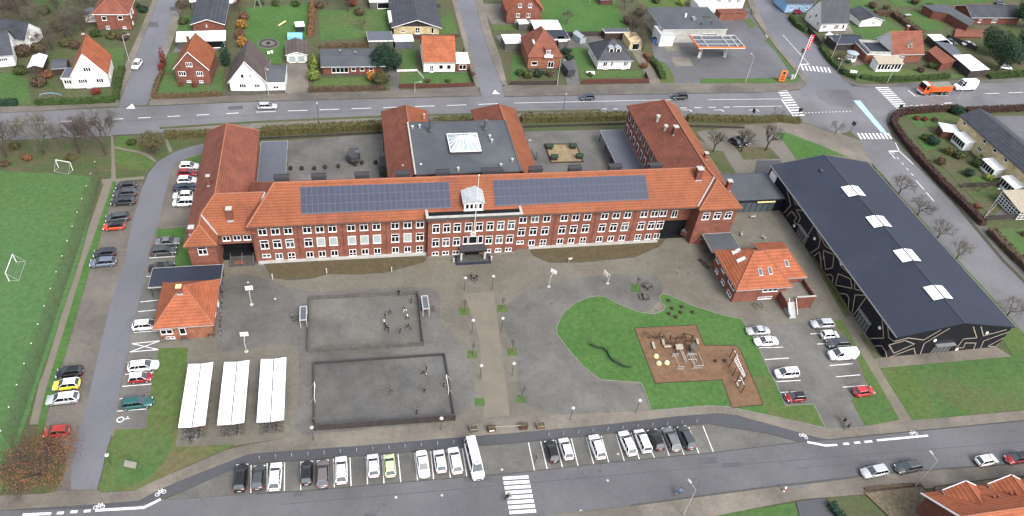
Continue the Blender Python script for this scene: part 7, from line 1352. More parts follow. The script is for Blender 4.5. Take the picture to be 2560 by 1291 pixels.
for a, c in (((1425, 500), (1470, 575)), ((1425, 620), (1545, 835)), ((1460, 580), (1565, 825)), ((1500, 840), (1530, 885)), ((1470, 890), (1530, 885)), ((1455, 910), (1480, 960)), ((1530, 900), (1560, 950))): b.tube(P2(*a), P2(*c), .06, .06, 'white', 5)
for k in range(10): t_ = k/9; b.tube(P2(1425+120*t_, 620+215*t_), P2(1460+105*t_, 580+245*t_), .05, .05, 'white', 4)
for k in range(5): b.tube(P2(1410+8*k, 625-14*k), P2(1455, 690-20*k), .03, .03, 'stone', 3)
b.build('rope_bridge', t, True)
for u, v, l in ((1788, 905, 'left'), (1811, 904, 'right')): p = gp(u, v); t = thing('stepping_stump', 'dark stump in the east part of the bark bed, '+l+' of two', 'stump', p, 0, 'dark stumps on the bark'); b = MB(); b.lathe([(.32, .05), (.30, .45), (0, .46)], 'wood_dark', 9); b.build('stump', t)
t = thing('willow_tunnel', 'long low dark green climbing frame snaking over the play lawn', 'play frame', gp(1530, 890)); pts = [(1475, 860), (1492, 868), (1508, 870), (1518, 878), (1525, 893), (1536, 903), (1546, 908), (1562, 917), (1578, 917)]
for a, c in zip(pts, pts[1:]):
    p, q = gp(*a, .9), gp(*c, .9); b = MB(); b.tube(p, q, .09, .09, 'leaf_dark', 5); p2, q2 = gp(*a, .35), gp(*c, .35); b.tube(p2, q2, .16, .16, 'leaf_dark', 5); b.build('rail', t, True)
for i, a in enumerate(pts):
    p = gp(*a); b = MB(); b.tube((p.x-.5, p.y, .1), (p.x, p.y, 1.5), .05, .05, 'wood_grey', 4); b.tube((p.x+.5, p.y, .1), (p.x, p.y, 1.5), .05, .05, 'wood_grey', 4)
    if i % 3 == 0: b.build('trestle', t, True)
for i, (u, v) in enumerate([(1671, 754), (1680, 774), (1704, 769.5), (1672, 787), (1689, 795), (1701, 783.5), (1731, 783)]):
    p = gp(u, v); t = thing('low_stump', ['northernmost', 'second', 'third', 'fourth', 'southernmost', 'sixth', 'easternmost'][i]+' dark stump of the ring on the lawn near the brick annexe', 'stump', p, 0, 'ring of dark stumps on the play lawn'); b = MB(); b.lathe([(.34, .05), (.30, .5), (.1, .56), (0, .52)], 'wood_dark', 9); b.build('stump', t)
# benches, planters and yard furniture
def picnic(label, u, v, ang, group='picnic tables in the yard'):
    p = G(u, v, .05); t = thing('picnic_table', label, 'picnic table', p, R(ang), group); b = MB(); b.box(-.9, .9, -.4, .4, .70, .76, 'wood_grey'); b.build('table_top', t)
    for s in (-1, 1): b = MB(); b.box(-.9, .9, s*.85-.13, s*.85+.13, .42, .47, 'wood_grey'); b.build('seat', t)
    b = MB(); 
    for x in (-.6, .6): b.box(x-.05, x+.05, -.95, .95, .34, .42, 'wood_dark'); b.box(x-.05, x+.05, -.35, -.25, 0, .7, 'wood_dark'); b.box(x-.05, x+.05, .25, .35, 0, .7, 'wood_dark')
    b.build('frame', t); return t
picnic('picnic table north of the other one beside the square tree bed', 1620, 719, 25); picnic('picnic table right above the curved lawn edge', 1611, 745, 85)
for u, v, l, c in ((1184, 1076, 'grey planter box by the bay entrance, left end', 'wood_grey'), (1228, 1076, 'red planter box with white front at the left end of the barrier', 'fence_red'), (1308, 1070, 'red planter box at the right end of the barrier', 'fence_red'), (1351, 1068, 'brown planter box right of the red one', 'wood_brown')):
    p = G(u, v, .08); t = thing('planter_box', l, 'planter', p, R(1), 'planter boxes along the yard entrance'); b = MB(); b.box(-.62, .62, -.4, .4, 0, .8, c); b.box(-.66, .66, -.44, .44, .72, .8, 'stone' if c != 'fence_red' else 'fence_red'); b.build('box', t); b = MB(); b.box(-.55, .55, -.33, .33, .8, .84, 'bank'); b.build('soil', t)
    if u == 1228: b = MB(); b.box(-.4, .4, -.44, -.41, .3, .6, 'white'); b.build('plate', t)
t = thing('barrier_beam', 'long thin white barrier beam between the red planters', 'barrier', G(1265, 1068)); a, c = G(1237, 1068, .9), G(1302, 1064, .9); b = MB(); b.tube((a.x, a.y, .9), (c.x, c.y, .9), .06, .06, 'wood_pale', 6, True); b.build('beam', t, True)
for u, v, h, l in ((1161, 727, 3.4, 'by the three walkers, left'), (1230, 723, 3.4, 'pair by the three walkers, right'), (1180, 833, 3.4, 'second pair along the walk, left'), (1253, 828, 3.4, 'second pair along the walk, right'), (1200, 946, 3.4, 'third pair along the walk, left'), (1280, 941, 3.4, 'third pair along the walk, right'),
    (784, 1101, 3.4, 'outside the south west corner of the lower court'), (1102, 1076, 3.2, 'south of the lower court'), (1425, 1051, 3.4, 'south of the play lawn, left'), (1589, 1032, 3.4, 'beside the south corner of the play lawn'), (279, 1163, 2.6, 'on the lawn corner by the access road')): globe_lamp('black lamp post with round pale globe, '+l, u, v, h)
for u, v, h, l, a in ((798, 322, 6.3, 'slim dark street lamp on the grass divider above the west courtyard', 90), (1405, 292, 6.0, 'slim dark street lamp on the divider behind the sandpit', 60)): street_lamp(l, u, v, h, a, 'metal_dark', .6, group=None)
for u, v, h, l, a in ((323, 153, 7.0, 'lamp post on the pavement above the white car', 20), (672, 238, 7.6, 'lamp post in front of the pale gable house', -60), (1392.5, 213, 8.0, 'lamp post before the salmon roofed house', -60), (1863, 207, 8.2, 'lamp post on the grass strip of the filling station', 100), (2075, 153, 8.6, 'lamp post at the black garage corner', 180),
    (2218, 207, 5.0, 'lamp post at the hedge of the terrace house', 150), (2393, 250, 5.0, 'lamp post in front of the white box van', 90), (2454, 554, 9.6, 'tall lamp post at the dark fence by the conservatory', 180), (2288, 1216, 7.4, 'lamp post beside the garden gravel on the south street', 100), (1708, 1287, 7.2, 'lamp post on the far pavement of the south street', 110), (1037, 232, 3.0, 'short pale post on the pavement below the orange roofed bungalow', 0), (2094, 178, 4, 'short lamp post by the curved hedge', 180)): street_lamp(l, u, v, h, a, group='grey street lamps')
for u, v, h, a, l in ((2227, 317, 7.0, 100, 'tall traffic light at the hedge corner'), (1994, 294, 2.9, 90, 'traffic light at the end of the west zebra crossing'), (2127, 327, 2.8, 30, 'small traffic light on the square'), (1999, 150, 3.6, 200, 'traffic light beside the north zebra crossing'), (1880, 292, 2.4, 0, 'low traffic light at the end of the long hedge')): traffic_light(l, u, v, h, a)
basket('white basketball hoop leaning right, west of two by the bank', 1372, 717, 48); basket('white basketball hoop on crooked pole, east of two', 1519, 709, 200); basket('basketball hoop beside the west bank', 629, 762, 95, h=3.0); basket('basketball hoop above the middle bicycle shelter', 616, 879, 90, h=3.0)
p = G(1421, 658, .1); t = thing('small_sign', 'small white sign on a short pole by the east bank', 'sign', p); b = MB(); b.tube((0, 0, 0), (0, 0, 1.2), .04, .04, 'stone', 5); b.build('pole', t); b = MB(); b.box(-.1, .6, -.03, .03, 1.0, 1.4, 'white'); b.build('plate', t)
p = G(330, 1170, .05); t = thing('sign_board', 'grey green slanted board standing on the corner lawn', 'sign', p, R(-20)); b = MB(); b.mesh([(-.9, -.4, .7), (.9, -.4, .7), (.9, .3, 1.3), (-.9, .3, 1.3), (-.9, -.35, .62), (.9, -.35, .62), (.9, .35, 1.22), (-.9, .35, 1.22)], [(0, 1, 2, 3), (7, 6, 5, 4), (0, 4, 5, 1), (2, 6, 7, 3), (0, 3, 7, 4), (1, 5, 6, 2)], 'tarp'); b.build('board', t); b = MB(); b.box(-.7, -.6, 0, .1, 0, .95, 'metal_dark'); b.box(.6, .7, 0, .1, 0, .95, 'metal_dark'); b.build('legs', t)
for u, v, l in ((1959, 1228, 'red and white marker post at the kerb of the south street'),):
    p = G(u, v, .1); t = thing('marker_post', l, 'marker', p); b = MB(); b.tube((0, 0, 0), (0, 0, 1.1), .16, .14, 'white', 8, True); b.tube((0, 0, .4), (0, 0, .75), .17, .165, 'tail', 8); b.build('post', t)
for i, (u, v) in enumerate([(682, 698), (817, 684), (979, 680)]): p = G(u, v, .1); t = thing('stone_post', ['western', 'middle', 'eastern'][i]+' pale post at the lower edge of the west bank', 'post', p, 0, 'pale posts along the west bank'); b = MB(); b.box(-.1, .1, -.1, .1, 0, 1.3, 'stone'); b.build('shaft', t)
bk_ = [i for i in range(17)]
for i in range(17): 
    u = 649+ i*40.4 if i < 13 else 0
    if i < 13: v = 1148-i*3.25
    else: continue
    p = G(u, v, .06); t = thing('bay_post', 'slim grey post behind bay %s of the western lay-by' % ['one', 'two', 'three', 'four', 'five', 'six', 'seven', 'eight', 'nine', 'ten', 'eleven', 'twelve', 'thirteen'][i], 'post', p, 0, 'slim posts on the cycle path kerb'); b = MB(); b.tube((0, 0, 0), (0, 0, .8), .05, .05, 'galv', 5, True); b.build('shaft', t)
for i in range(11):
    u = 1371+i*37; v = 1090-i*3.4; p = G(u, v, .06); t = thing('bay_post', 'slim grey post number %s from the left behind the eastern bays' % ['one', 'two', 'three', 'four', 'five', 'six', 'seven', 'eight', 'nine', 'ten', 'eleven'][i], 'post', p, 0, 'slim posts on the cycle path kerb'); b = MB(); b.tube((0, 0, 0), (0, 0, .8), .05, .05, 'galv', 5, True); b.build('shaft', t)
# courtyard furniture
for i, (u, v) in enumerate([(727, 424), (755, 424), (786, 424), (813, 421), (846, 419), (905, 410), (939, 409), (888, 414)]):
    p = G(u, v, .06); t = thing('barrel_stool', ['first', 'second', 'third', 'fourth', 'fifth', 'seventh', 'eighth', 'sixth'][i]+' dark barrel seat from the left in the west courtyard', 'seat', p, 0, 'dark barrel seats in the west courtyard'); b = MB(); b.lathe([(.38, 0), (.45, .35), (.40, .7), (.30, .7), (.28, .45), (0, .45)], 'wood_dark', 9); b.build('barrel', t)
p = G(884, 405, .06); t = thing('play_ship', 'dark angular play hut with pale panel in the west courtyard', 'play hut', p, R(15)); b = MB(); b.lathe([(1.1, 0), (1.7, 1.0), (1.5, 2.2), (.4, 2.5)], 'metal_dark', 6); b.build('hull', t); b = MB(); b.mesh([(-1.2, -.3, 2.3), (.9, -.8, 2.6), (1.5, .9, 3.0), (-.6, 1.2, 3.1)], [(0, 1, 2, 3), (3, 2, 1, 0)], 'metal_dark'); b.box(.4, 1.3, -.7, .2, 2.75, 2.85, 'felt_light'); b.build('roof', t)
for i, (u, v, l) in enumerate([(1373, 371, 'top left'), (1431, 370, 'top right'), (1385, 398, 'bottom left'), (1448, 395, 'bottom right')]): p = G(u, v, .1); t = thing('sand_house', 'small dark play house in the '+l+' corner of the sandpit', 'play house', p, 0, 'four small play houses in the sandpit'); b = MB(); b.box(-.7, .7, -.6, .6, 0, .9, 'wood_dark'); b.build('walls', t); b = MB(); b.shell([[(-.85, -.75, .9), (.85, -.75, .9), (.85, 0, 1.3), (-.85, 0, 1.3)], [(-.85, .75, .9), (.85, .75, .9), (.85, 0, 1.3), (-.85, 0, 1.3)]], .06, 'leaf_dark'); b.build('roof', t)
t = thing('leaning_rack', 'forked dark metal rack beside the east hall wing', 'rack', G(1338, 405)); a, c, d = G(1327, 374, 1.6), G(1341, 400, .2), G(1343, 380, 1.5); b = MB(); b.tube(a, c, .1, .1, 'metal_dark', 5); b.tube(d, c, .1, .1, 'metal_dark', 5); b.tube(c, (c.x, c.y, 0), .1, .1, 'metal_dark', 5); b.build('frame', t, True)
street_lamp('white globe lamp on a dark pole at the wall of the west hall wing', 959, 378, 3.4, 0, 'metal_dark', .2, .05); street_lamp('lamp on the right wall of the east hall wing', 1317, 375, 2.6, 0, 'metal_dark', .2, .05)
t = thing('fire_stair', 'black steel stair platform beside the west hall wing', 'stair', G(957, 418)); b = MB(); p = G(957, 418); b.box(p.x-1.0, p.x+.7, p.y-2, p.y+1.8, 1.5, 1.6, 'metal_dark')
for k in range(6): b.box(p.x-1.0, p.x+.7, p.y-2.3-k*.3, p.y-2.05-k*.3, 1.3-k*.22, 1.4-k*.22, 'metal_dark')
b.build('landing', t, True); b = MB(); 
for y in (-2, 1.8): b.tube((p.x-1, p.y+y, 0), (p.x-1, p.y+y, 2.6), .05, .05, 'metal', 4)
b.tube((p.x-1, p.y-2, 2.6), (p.x-1, p.y+1.8, 2.6), .04, .04, 'metal', 4); b.build('rail', t, True)
for i, (u, v) in enumerate([(1881, 546), (1853, 590), (1907, 597)]): p = G(u, v, .05); t = thing('spring_rider', ['upper', 'left', 'right'][i]+' pale spring rider in the hall courtyard', 'spring rider', p, R(60*i), 'pale spring riders in the hall courtyard'); b = MB(); b.tube((0, 0, 0), (0, 0, .4), .12, .12, 'metal_dark', 6); b.build('spring', t); b = MB(); b.box(-.6, .6, -.12, .12, .4, .62, 'stone'); b.box(.2, .35, -.1, .1, .62, 1.0, 'stone'); b.build('body', t)
for u, v, l in ((1755, 657, 'dark bench cluster against the annexe west wall, upper'), (1765, 668, 'dark bench against the annexe west wall, lower')): p = G(u, v, .05); t = thing('dark_bench', l, 'bench', p, R(-60), 'dark benches by the annexe'); b = MB(); b.box(-.8, .8, -.25, .25, .4, .48, 'wood_dark'); b.build('seat', t); b = MB(); b.box(-.7, -.6, -.2, .2, 0, .4, 'metal_dark'); b.box(.6, .7, -.2, .2, 0, .4, 'metal_dark'); b.build('legs', t)
# football goals, ball net
for u0, v0, u1, v1, l in ((24, 703, 41, 657, 'white football goal on the left of the playing field'), (148, 420, 181, 426, 'white football goal at the north end of the field')):
    a, c = G(u0, v0), G(u1, v1); mid = (a+c)/2; L_ = 5.0 if u0 < 100 else 3.2; e = (c-a).normalized(); ang = math.atan2(e.y, e.x); t = thing('football_goal', l, 'goal', (mid.x, mid.y, .03), ang, 'white football goals'); b = MB()
    for s in (-1, 1): b.tube((s*L_/2, 0, 0), (s*L_/2, 0, 2), .07, .07, 'white', 6); b.tube((s*L_/2, 0, 2), (s*L_/2, -1.5, 0), .03, .03, 'galv', 4); b.tube((s*L_/2, 0, .05), (s*L_/2, -1.5, .05), .03, .03, 'galv', 4)
    b.tube((-L_/2, 0, 2), (L_/2, 0, 2), .07, .07, 'white', 6, True); b.tube((-L_/2, -1.5, .05), (L_/2, -1.5, .05), .03, .03, 'galv', 4); b.build('frame', t)
    b = MB()
    for i in range(11): x = -L_/2+L_*i/10; b.tube((x, 0, 2), (x, -1.5, .05), .004, .004, 'galv', 3)
    for i in range(5): b.tube((-L_/2, -1.5*i/5, 2-1.95*i/5), (L_/2, -1.5*i/5, 2-1.95*i/5), .004, .004, 'galv', 3)
    b.build('net', t)
t = thing('ball_net', 'tall green ball stop net along the east side of the playing field', 'ball net', (-52.2, 104, 0)); b = MB(); n = 17
for i in range(n):
    y = 71+i*(136.3-71)/(n-1); x = -51.7-.9*(y-71)/65; b = MB(); b.tube((x, y, 0), (x, y, 4.6), .035, .035, 'leaf_olive', 5, True); b.build('post', t, True); b = MB(); b.box(x-.07, x+.07, y-.07, y+.07, 4.6, 4.7, 'white'); b.build('post_cap', t, True)
b = MB(); 
for k in range(0, 24): z_ = .1+k*.19; b.tube((-51.7, 71, z_), (-52.6, 136.3, z_), .013, .013, 'leaf_olive' if k % 3 else 'felt_light', 3)
for i in range(160): y = 71+i*65.3/160; x = -51.7-.9*(y-71)/65; b.tube((x, y, 0), (x, y, 4.5), .009, .009, 'felt_light' if i % 8 == 0 else 'leaf_olive', 3)
b.build('net', t, True)
# the north end of the net turns west
# ================================================================ PEOPLE
gp_ = 'pupils playing in the upper ball court'
for a in [('person in black sitting on the north wall of the upper court', 997, 739, -90, 'sit', 'cloth_black', 'cloth_black'), ('person in black by the north east corner of the upper court', 1029, 758, 180, 'stand', 'cloth_black', 'cloth_navy'),
    ('running person in black top and white trousers in the upper court', 1012, 780, 200, 'run', 'cloth_black', 'cloth_white'), ('person in white shirt near the east goal cage', 1019, 799, 170, 'walk', 'cloth_white', 'cloth_black'), ('person in navy with pale legs, left group of the upper court', 975, 788, 0, 'walk', 'cloth_navy', 'cloth_grey'),
    ('person in black at the west end of the left group', 963, 797, 20, 'stand', 'cloth_black', 'cloth_grey'), ('person in white shirt in front of the left group', 960, 812, 10, 'stand', 'cloth_white', 'cloth_black'), ('person in black right behind the white shirt', 964, 824, 30, 'walk', 'cloth_black', 'cloth_black'),
    ('person in dark blue with white shoes, south of the left group', 971, 830, 60, 'walk', 'cloth_navy', 'cloth_navy'), ('person in black standing alone near the south wall of the upper court', 1001, 833, 180, 'stand', 'cloth_black', 'cloth_black'), ('person in black striding near the south east corner of the upper court', 1021, 823, 150, 'run', 'cloth_black', 'cloth_navy')]:
    p = person(*a[:5], a[5], a[6], group=gp_, scale=.98, loc=None)
bpy.data.objects['person'].location.z += .45
for a in [('person in black on the left of the three walkers before the entrance', 1177, 699, 90, 'walk', 'cloth_black', 'cloth_black'), ('person in black in the middle of the three walkers before the entrance', 1184, 705, -80, 'walk', 'cloth_black', 'cloth_navy'), ('person in black on the right of the three walkers before the entrance', 1191, 700, 95, 'walk', 'cloth_black', 'cloth_black')]: person(*a, group='three walkers before the entrance')
person('small person in blue left of the west goal cage', 729, 796, 0, 'stand', 'cloth_blue', 'cloth_black', scale=.8)
for a in [('person with raised stride at the top right of the lower court', 1066, 925, 240, 'run', 'cloth_grey', 'cloth_black'), ('person in black chasing a white ball in the lower court', 1059, 938, -40, 'run', 'cloth_black', 'cloth_black'), ('person in black beside the east goal of the lower court', 1110, 967, 180, 'stand', 'cloth_black', 'cloth_navy'), ('person in muted green in the middle of the lower court', 980, 983, 200, 'run', 'cloth_green', 'cloth_grey'),
    ('person with white cap right of the middle of the lower court', 1061, 985, 90, 'stand', 'cloth_black', 'cloth_grey'), ('person in black near the south wall of the lower court', 1043, 1036, 180, 'stand', 'cloth_black', 'cloth_black'), ('person in black at the south west corner of the lower court', 785, 1060, 0, 'stand', 'cloth_black', 'cloth_black')]: person(*a, group='pupils playing in the lower ball court')
p = G(1065, 936, .16); t = thing('football', 'white football beside the black clad player in the lower court', 'ball', p); b = MB(); b.lathe([(0, -.11), (.08, -.08), (.11, 0), (.08, .08), (0, .11)], 'white', 8); b.build('ball', t)
for a in [('person in dark clothes walking on the north east road, left of two', 1876, 34, 120), ('person in dark clothes walking on the north east road, right of two', 1881, 38, 120)]: person(*a, 'walk', 'cloth_black', 'cloth_black')
for a in [('person in dark jacket on the cycle path behind the long hedge, left', 1321, 291, 0), ('person in dark jacket on the cycle path behind the long hedge, right', 1326, 291, 10)]: person(*a, 'walk', 'cloth_navy', 'cloth_black', z=.1)
def rider(label, blabel, u, v, ang, top, legs, fr):
    p = G(u, v, .05); bike(blabel, 0, 0, ang, fr, 0, loc=(p.x, p.y, .05)); q = Vector((p.x, p.y, .05))+Vector((math.cos(R(ang)), math.sin(R(ang)), 0))*-.2; person(label, 0, 0, ang, 'ride', top, legs, loc=(q.x, q.y, .05))
rider('cyclist in black, upper of two at the car park entrance', 'bicycle ridden by the upper cyclist at the car park entrance', 2108, 1058, 60, 'cloth_black', 'cloth_black', 'black'); rider('cyclist in black with pale bag, lower of two at the car park entrance', 'bicycle ridden by the lower cyclist at the car park entrance', 2116, 1074, 20, 'cloth_black', 'cloth_navy', 'silver')
rider('cyclist in a bright blue jacket riding along the south street', 'bicycle ridden by the cyclist in blue', 1694, 1236, 12, 'cloth_blue', 'cloth_navy', 'silver')
rider('cyclist in dark clothes crossing the zebra on the south street', 'bicycle ridden over the zebra crossing', 1268, 1249, 5, 'cloth_black', 'cloth_black', 'black')
def merge(t, name):
    """hand the trunk and twigs of one bare tree over to the shrub or tree they belong to"""
    r = bpy.data.objects[name]
    for c in list(t.children): c.parent = r; c.name = 'twigs' if c.name.startswith('crown') else 'stem'
    bpy.data.objects.remove(t)
# ================================================================ HEDGES, FENCES, SHRUBS, TREES
hedge('long olive hedge between the cycle path and the school grounds, western part', [(412, 345), (520, 340), (560, 336)], 1.6, 1.5, 'leaf_olive', 2)
hedge('olive hedge north of the west courtyard', [(655, 335), (800, 328), (958, 319)], 2.2, 1.6, 'leaf_olive', 3, dens=11)
hedge('olive hedge glimpsed between the two hall wings', [(1068, 312), (1180, 306)], 2.2, 1.6, 'leaf_olive', 4)
hedge('olive hedge north of the east courtyard', [(1303, 303), (1420, 300), (1568, 296)], 2.2, 1.6, 'leaf_olive', 5, dens=11)
hedge('olive brown hedge east of the east wing ending at the crossing', [(1718, 300), (1800, 302), (1900, 305), (1940, 302), (1998, 307)], 1.9, 1.4, 'leaf_olive', 6)
for pts, lab in (([(650, 350), (958, 334)], 'low dark wall north of the west courtyard'), ([(1310, 320), (1568, 312)], 'low dark wall north of the east courtyard'), ([(1722, 318), (1860, 322)], 'low dark wall beside the square')):
    fence(lab, pts, .6, 'fence_dark', 'low_wall')
hedge('dark clipped hedge in front of the white corner house', [(90, 262), (200, 259), (288, 255)], 1.3, 1.3, 'leaf', 7); hedge('clipped hedge running up beside the western side street', [(291, 252), (300, 205), (308, 175)], 1.3, 1.4, 'leaf', 8)
hedge('dark green hedge stub at the far left of the main road', [(-40, 264), (45, 262)], 1.5, 1.3, 'leaf_dark', 9)
hedge('brown hedge around the red brick house, street side', [(385, 247), (460, 244), (553, 240)], 1.0, 1.1, 'beech_brown', 10); hedge('brown hedge left of the red brick house garden', [(384, 246), (395, 210), (408, 180)], 1.0, 1.0, 'beech_brown', 11)
fence('grey brown low wall in front of the pale gable house', [(558, 240), (714, 234)], .9, 'wood_grey', 'low_wall')
hedge('ragged reddish hedge in front of the long low bungalow', [(772, 230), (860, 228), (965, 225)], 1.3, 1.2, 'leaf_brown', 12); fence('red brown board fence in front of the orange roofed bungalow', [(998, 220), (1100, 220), (1184, 217)], 1.2, 'fence_red', 'board_fence')
fence('dark fence down the right side of the orange roofed bungalow plot', [(1184, 217), (1166, 160), (1158, 130)], 1.2, 'fence_dark', 'board_fence'); fence('white low fence across the lawn left of the orange roofed bungalow', [(993, 180), (1042, 179), (1058, 198)], .6, 'white', 'garden_fence')
fence('brown board fence in front of the salmon roofed house', [(1275, 214), (1350, 213), (1393, 212)], 1.2, 'fence_dark', 'board_fence'); fence('dark red brown fence in front of the hipped white house', [(1455, 210), (1540, 209), (1620, 208)], 1.3, 'fence_red', 'board_fence'); fence('dark side fence right of the hipped white house', [(1620, 208), (1612, 188)], 1.2, 'fence_dark', 'board_fence')
fence('long dark fence behind the hipped white house and its lawns', [(1340, 92), (1400, 92), (1560, 90), (1600, 98)], 1.5, 'fence_dark', 'board_fence'); fence('dark board fence along the garden south of the yellow bungalow', [(970, 100), (1100, 97), (1148, 94)], 1.1, 'fence_red', 'board_fence')
hedge('clipped hedge strip left of the filling station', [(1625, 150), (1645, 175), (1657, 200)], 1.6, 1.4, 'leaf', 13); hedge('rust brown hedge beside the filling station shop corner', [(1612, 140), (1628, 158)], 1.6, 1.2, 'leaf_rust', 14)
hedge('rust coloured beech hedge between the two gardens behind the bungalow', [(781, 10), (780, 50), (776, 92)], 1.4, 1.5, 'leaf_rust', 15); hedge('loose brown hedge behind the long low bungalow', [(800, 122), (870, 118), (925, 116)], 1.3, 1.2, 'beech_brown', 16)
hedge('hedge beside the steep white house and its drive', [(1975, 48), (1992, 68), (2014, 82)], 1.5, 1.6, 'leaf', 17); fence('tall black fence below the steep white house', [(2012, 72), (2044, 110), (2052, 122)], 1.7, 'fence_dark', 'board_fence'); hedge('dark hedge wrapping the corner garden of the round pavilion', [(2052, 122), (2068, 146), (2084, 164), (2110, 186), (2140, 198)], 1.8, 1.3, 'leaf', 18)
hedge('low shrubs along the street side of the terrace house', [(2150, 196), (2200, 204), (2290, 200), (2370, 194)], 1.8, 1.1, 'leaf', 19); hedge('bare brown hedge between the two north east gardens', [(2185, 38), (2230, 38), (2262, 62), (2300, 88)], 2.4, 1.6, 'leaf_brown', 20)
hedge('bright green low hedge at the right end of the main road', [(2470, 196), (2560, 188), (2620, 184)], 2.2, 1.2, 'leaf', 21); fence('dark fence along the yards of the flat garages', [(2365, 96), (2440, 128)], 1.4, 'fence_dark', 'board_fence')
hedge('dark red beech hedge along the north side of the corner garden', [(2238, 292), (2262, 284), (2330, 278), (2395, 276)], 1.7, 1.5, 'beech', 22, dens=11); hedge('dark red beech hedge at the right beyond the garden gap', [(2412, 283), (2500, 278), (2620, 272)], 1.7, 1.5, 'beech', 23, dens=11)
hedge('long dark red beech hedge beside the eastern street', [(2238, 292), (2230, 312), (2250, 345), (2300, 405), (2360, 470), (2420, 530), (2455, 566)], 1.7, 1.5, 'beech', 24, dens=10); hedge('brown beech hedge south of the dark fence at the right edge', [(2472, 582), (2520, 632), (2590, 700)], 2.0, 1.5, 'leaf_brown', 25)
fence('low black fence round the conservatory yard', [(2452, 553), (2560, 546), (2640, 540)], 1.5, 'fence_dark', 'board_fence'); fence('black screen fence below the white glazed bays', [(2402, 470), (2470, 467), (2540, 465)], 1.4, 'fence_dark', 'board_fence'); fence('pale timber edge running down the conservatory yard', [(2520, 480), (2455, 552)], .5, 'wood_pale', 'low_wall')
hedge('strip of low shrubs along the west wall of the black hall', [(1974, 545), (2030, 635), (2070, 700), (2112, 770)], .8, .5, 'leaf_olive', 26, sz=.16); hedge('dark evergreen row beside the driveway on the south street', [(2072, 1262), (2085, 1278), (2100, 1300)], 1.2, 1.1, 'leaf_dark', 27)
hedge('low clipped edge hedge behind the garden gravel', [(2160, 1225), (2300, 1212)], .5, .4, 'leaf_brown', 28, sz=.14)
# square grass tiles with young trees in the yard walk
for i, (u, v, tr) in enumerate([(1160, 779, 1), (1255, 772, 1), (1181, 887, 1), (1280, 880, 1), (1199, 1006, 0), (1303, 998, 1), (1589, 721, 1)]):
    ground('grass_square', [(u-12, v-9), (u+11, v-9), (u+13, v+10), (u-12, v+10)], .07, 'lawn' if i > 3 else 'lawn_worn', side='kerb')
    if tr: bare_tree('young_tree', ['thin young tree in the top left grass square of the walk', 'thin young tree in the top right grass square of the walk', 'thin young tree in the second grass square on the left', 'thin young tree in the second grass square on the right', '', 'thin young tree in the lowest right grass square', 'thin young tree in the grass square by the picnic tables'][i], u, v, 3.4, 60+i, 'twig_dark', 'young trees in grass squares', .3, 2, .07, .4, .012)
# bare trees
for i, (u, v, h, m_, l) in enumerate([(15, 394, 10.5, 'twig', 'bare tree at the left edge of the woodland strip'), (110, 386, 10.8, 'twig_pale', 'pale twigged bare tree, second from the left on the strip'), (199, 384, 10.0, 'twig', 'bare tree, third from the left on the strip'), (264, 386, 11.2, 'twig', 'broad bare tree nearest the dirt path')]):
    bare_tree('bare_tree', l, u, v, h, 11+i, m_, 'bare trees on the woodland strip', .6, 6)
for i, (u, v, h, l) in enumerate([(1782, 381, 7.6, 'bare tree in the left planting bed of the square'), (1852.5, 380, 7.6, 'bare tree in front of the two black cars'), (1914, 377, 8.5, 'bare tree at the right end of the planting bed')]): bare_tree('bare_tree', l, u, v, h, 21+i, 'twig_dark', 'bare trees on the square', .5, 4)
bare_tree('bare_tree', 'small reddish bare tree by the zebra crossing', 2088, 334, 4.6, 26, 'twig', None, .7, 4); bare_tree('bare_tree', 'small bare tree behind the hedge end', 1938, 300, 4.5, 27, 'twig_pale', None, .7, 4)
for i, (u, v, h) in enumerate([(2246, 486, 6.8), (2293, 538.5, 6.4), (2343, 596, 6.2), (2390, 648, 6.2), (2517, 790, 6.0)]): bare_tree('street_tree', ['northernmost', 'second', 'third', 'fourth', 'southernmost'][i]+' crooked bare tree on the verge behind the black hall', u, v, h, 31+i, 'twig_pale' if i > 2 else 'twig', 'bare street trees behind the hall', .8, 5, trunk=.2)
leafy('rusty_shrub', 'huge rusty brown shrub at the lower left corner', 100, 1192, (6.2, 5.8, 8.2), 'leaf_rust', 41, n=2600, sz=.11, m2='leaf_olive'); b = MB(); leafcloud(b, [((4.0, 2.4, 4.4), (2.2, 2.8, 2.6)), ((2.6, -1.8, 1.8), (2.0, 1.6, 1.6)), ((0, 3.2, 3.6), (3.2, 1.4, 1.6))], 1500, .11, 'leaf_rust', random.Random(3), .2); b.build('rusty_foliage', [o for o in bpy.data.objects if o.name == 'rusty_shrub'][0]); merge(bare_tree('bare_bush', 'stems', 100, 1192, 8.8, 44, 'twig', None, 1.0, 6, trunk=.06), 'rusty_shrub')
leafy('golden_tree', 'half bare olive yellow tree at the end of the cycle path', 388, 386, (3.2, 3.0, 6.4), 'leaf_olive', 42, 'tree', n=1300, sz=.17, trunk=.2); merge(bare_tree('bare_tree', 'stems', 388, 386, 6.6, 45, 'twig_pale', None, .7, 4), 'golden_tree')
leafy('blue_conifer', 'large blue green conifer beside the low grey roofed bungalow', 962, 176, (4.4, 4.0, 8.2), 'leaf_dark', 43, 'tree', n=3600, sz=.22, m2='leaf_dark'); leafy('blue_conifer', 'smaller blue green conifer right of the large one', 988, 176, (2.4, 2.4, 5.6), 'leaf_dark', 46, 'tree', n=1200, sz=.2)
leafy('lime_shrub', 'lime green cone shaped shrub left of the low bungalow, upper', 784, 168, (1.5, 1.5, 3.8), 'leaf_lime', 47, n=500, kind='cone', m2='leaf'); leafy('lime_shrub', 'lime green bush left of the low bungalow, lower', 784, 200, (1.8, 1.8, 3.4), 'leaf_lime', 48, n=600, m2='leaf')
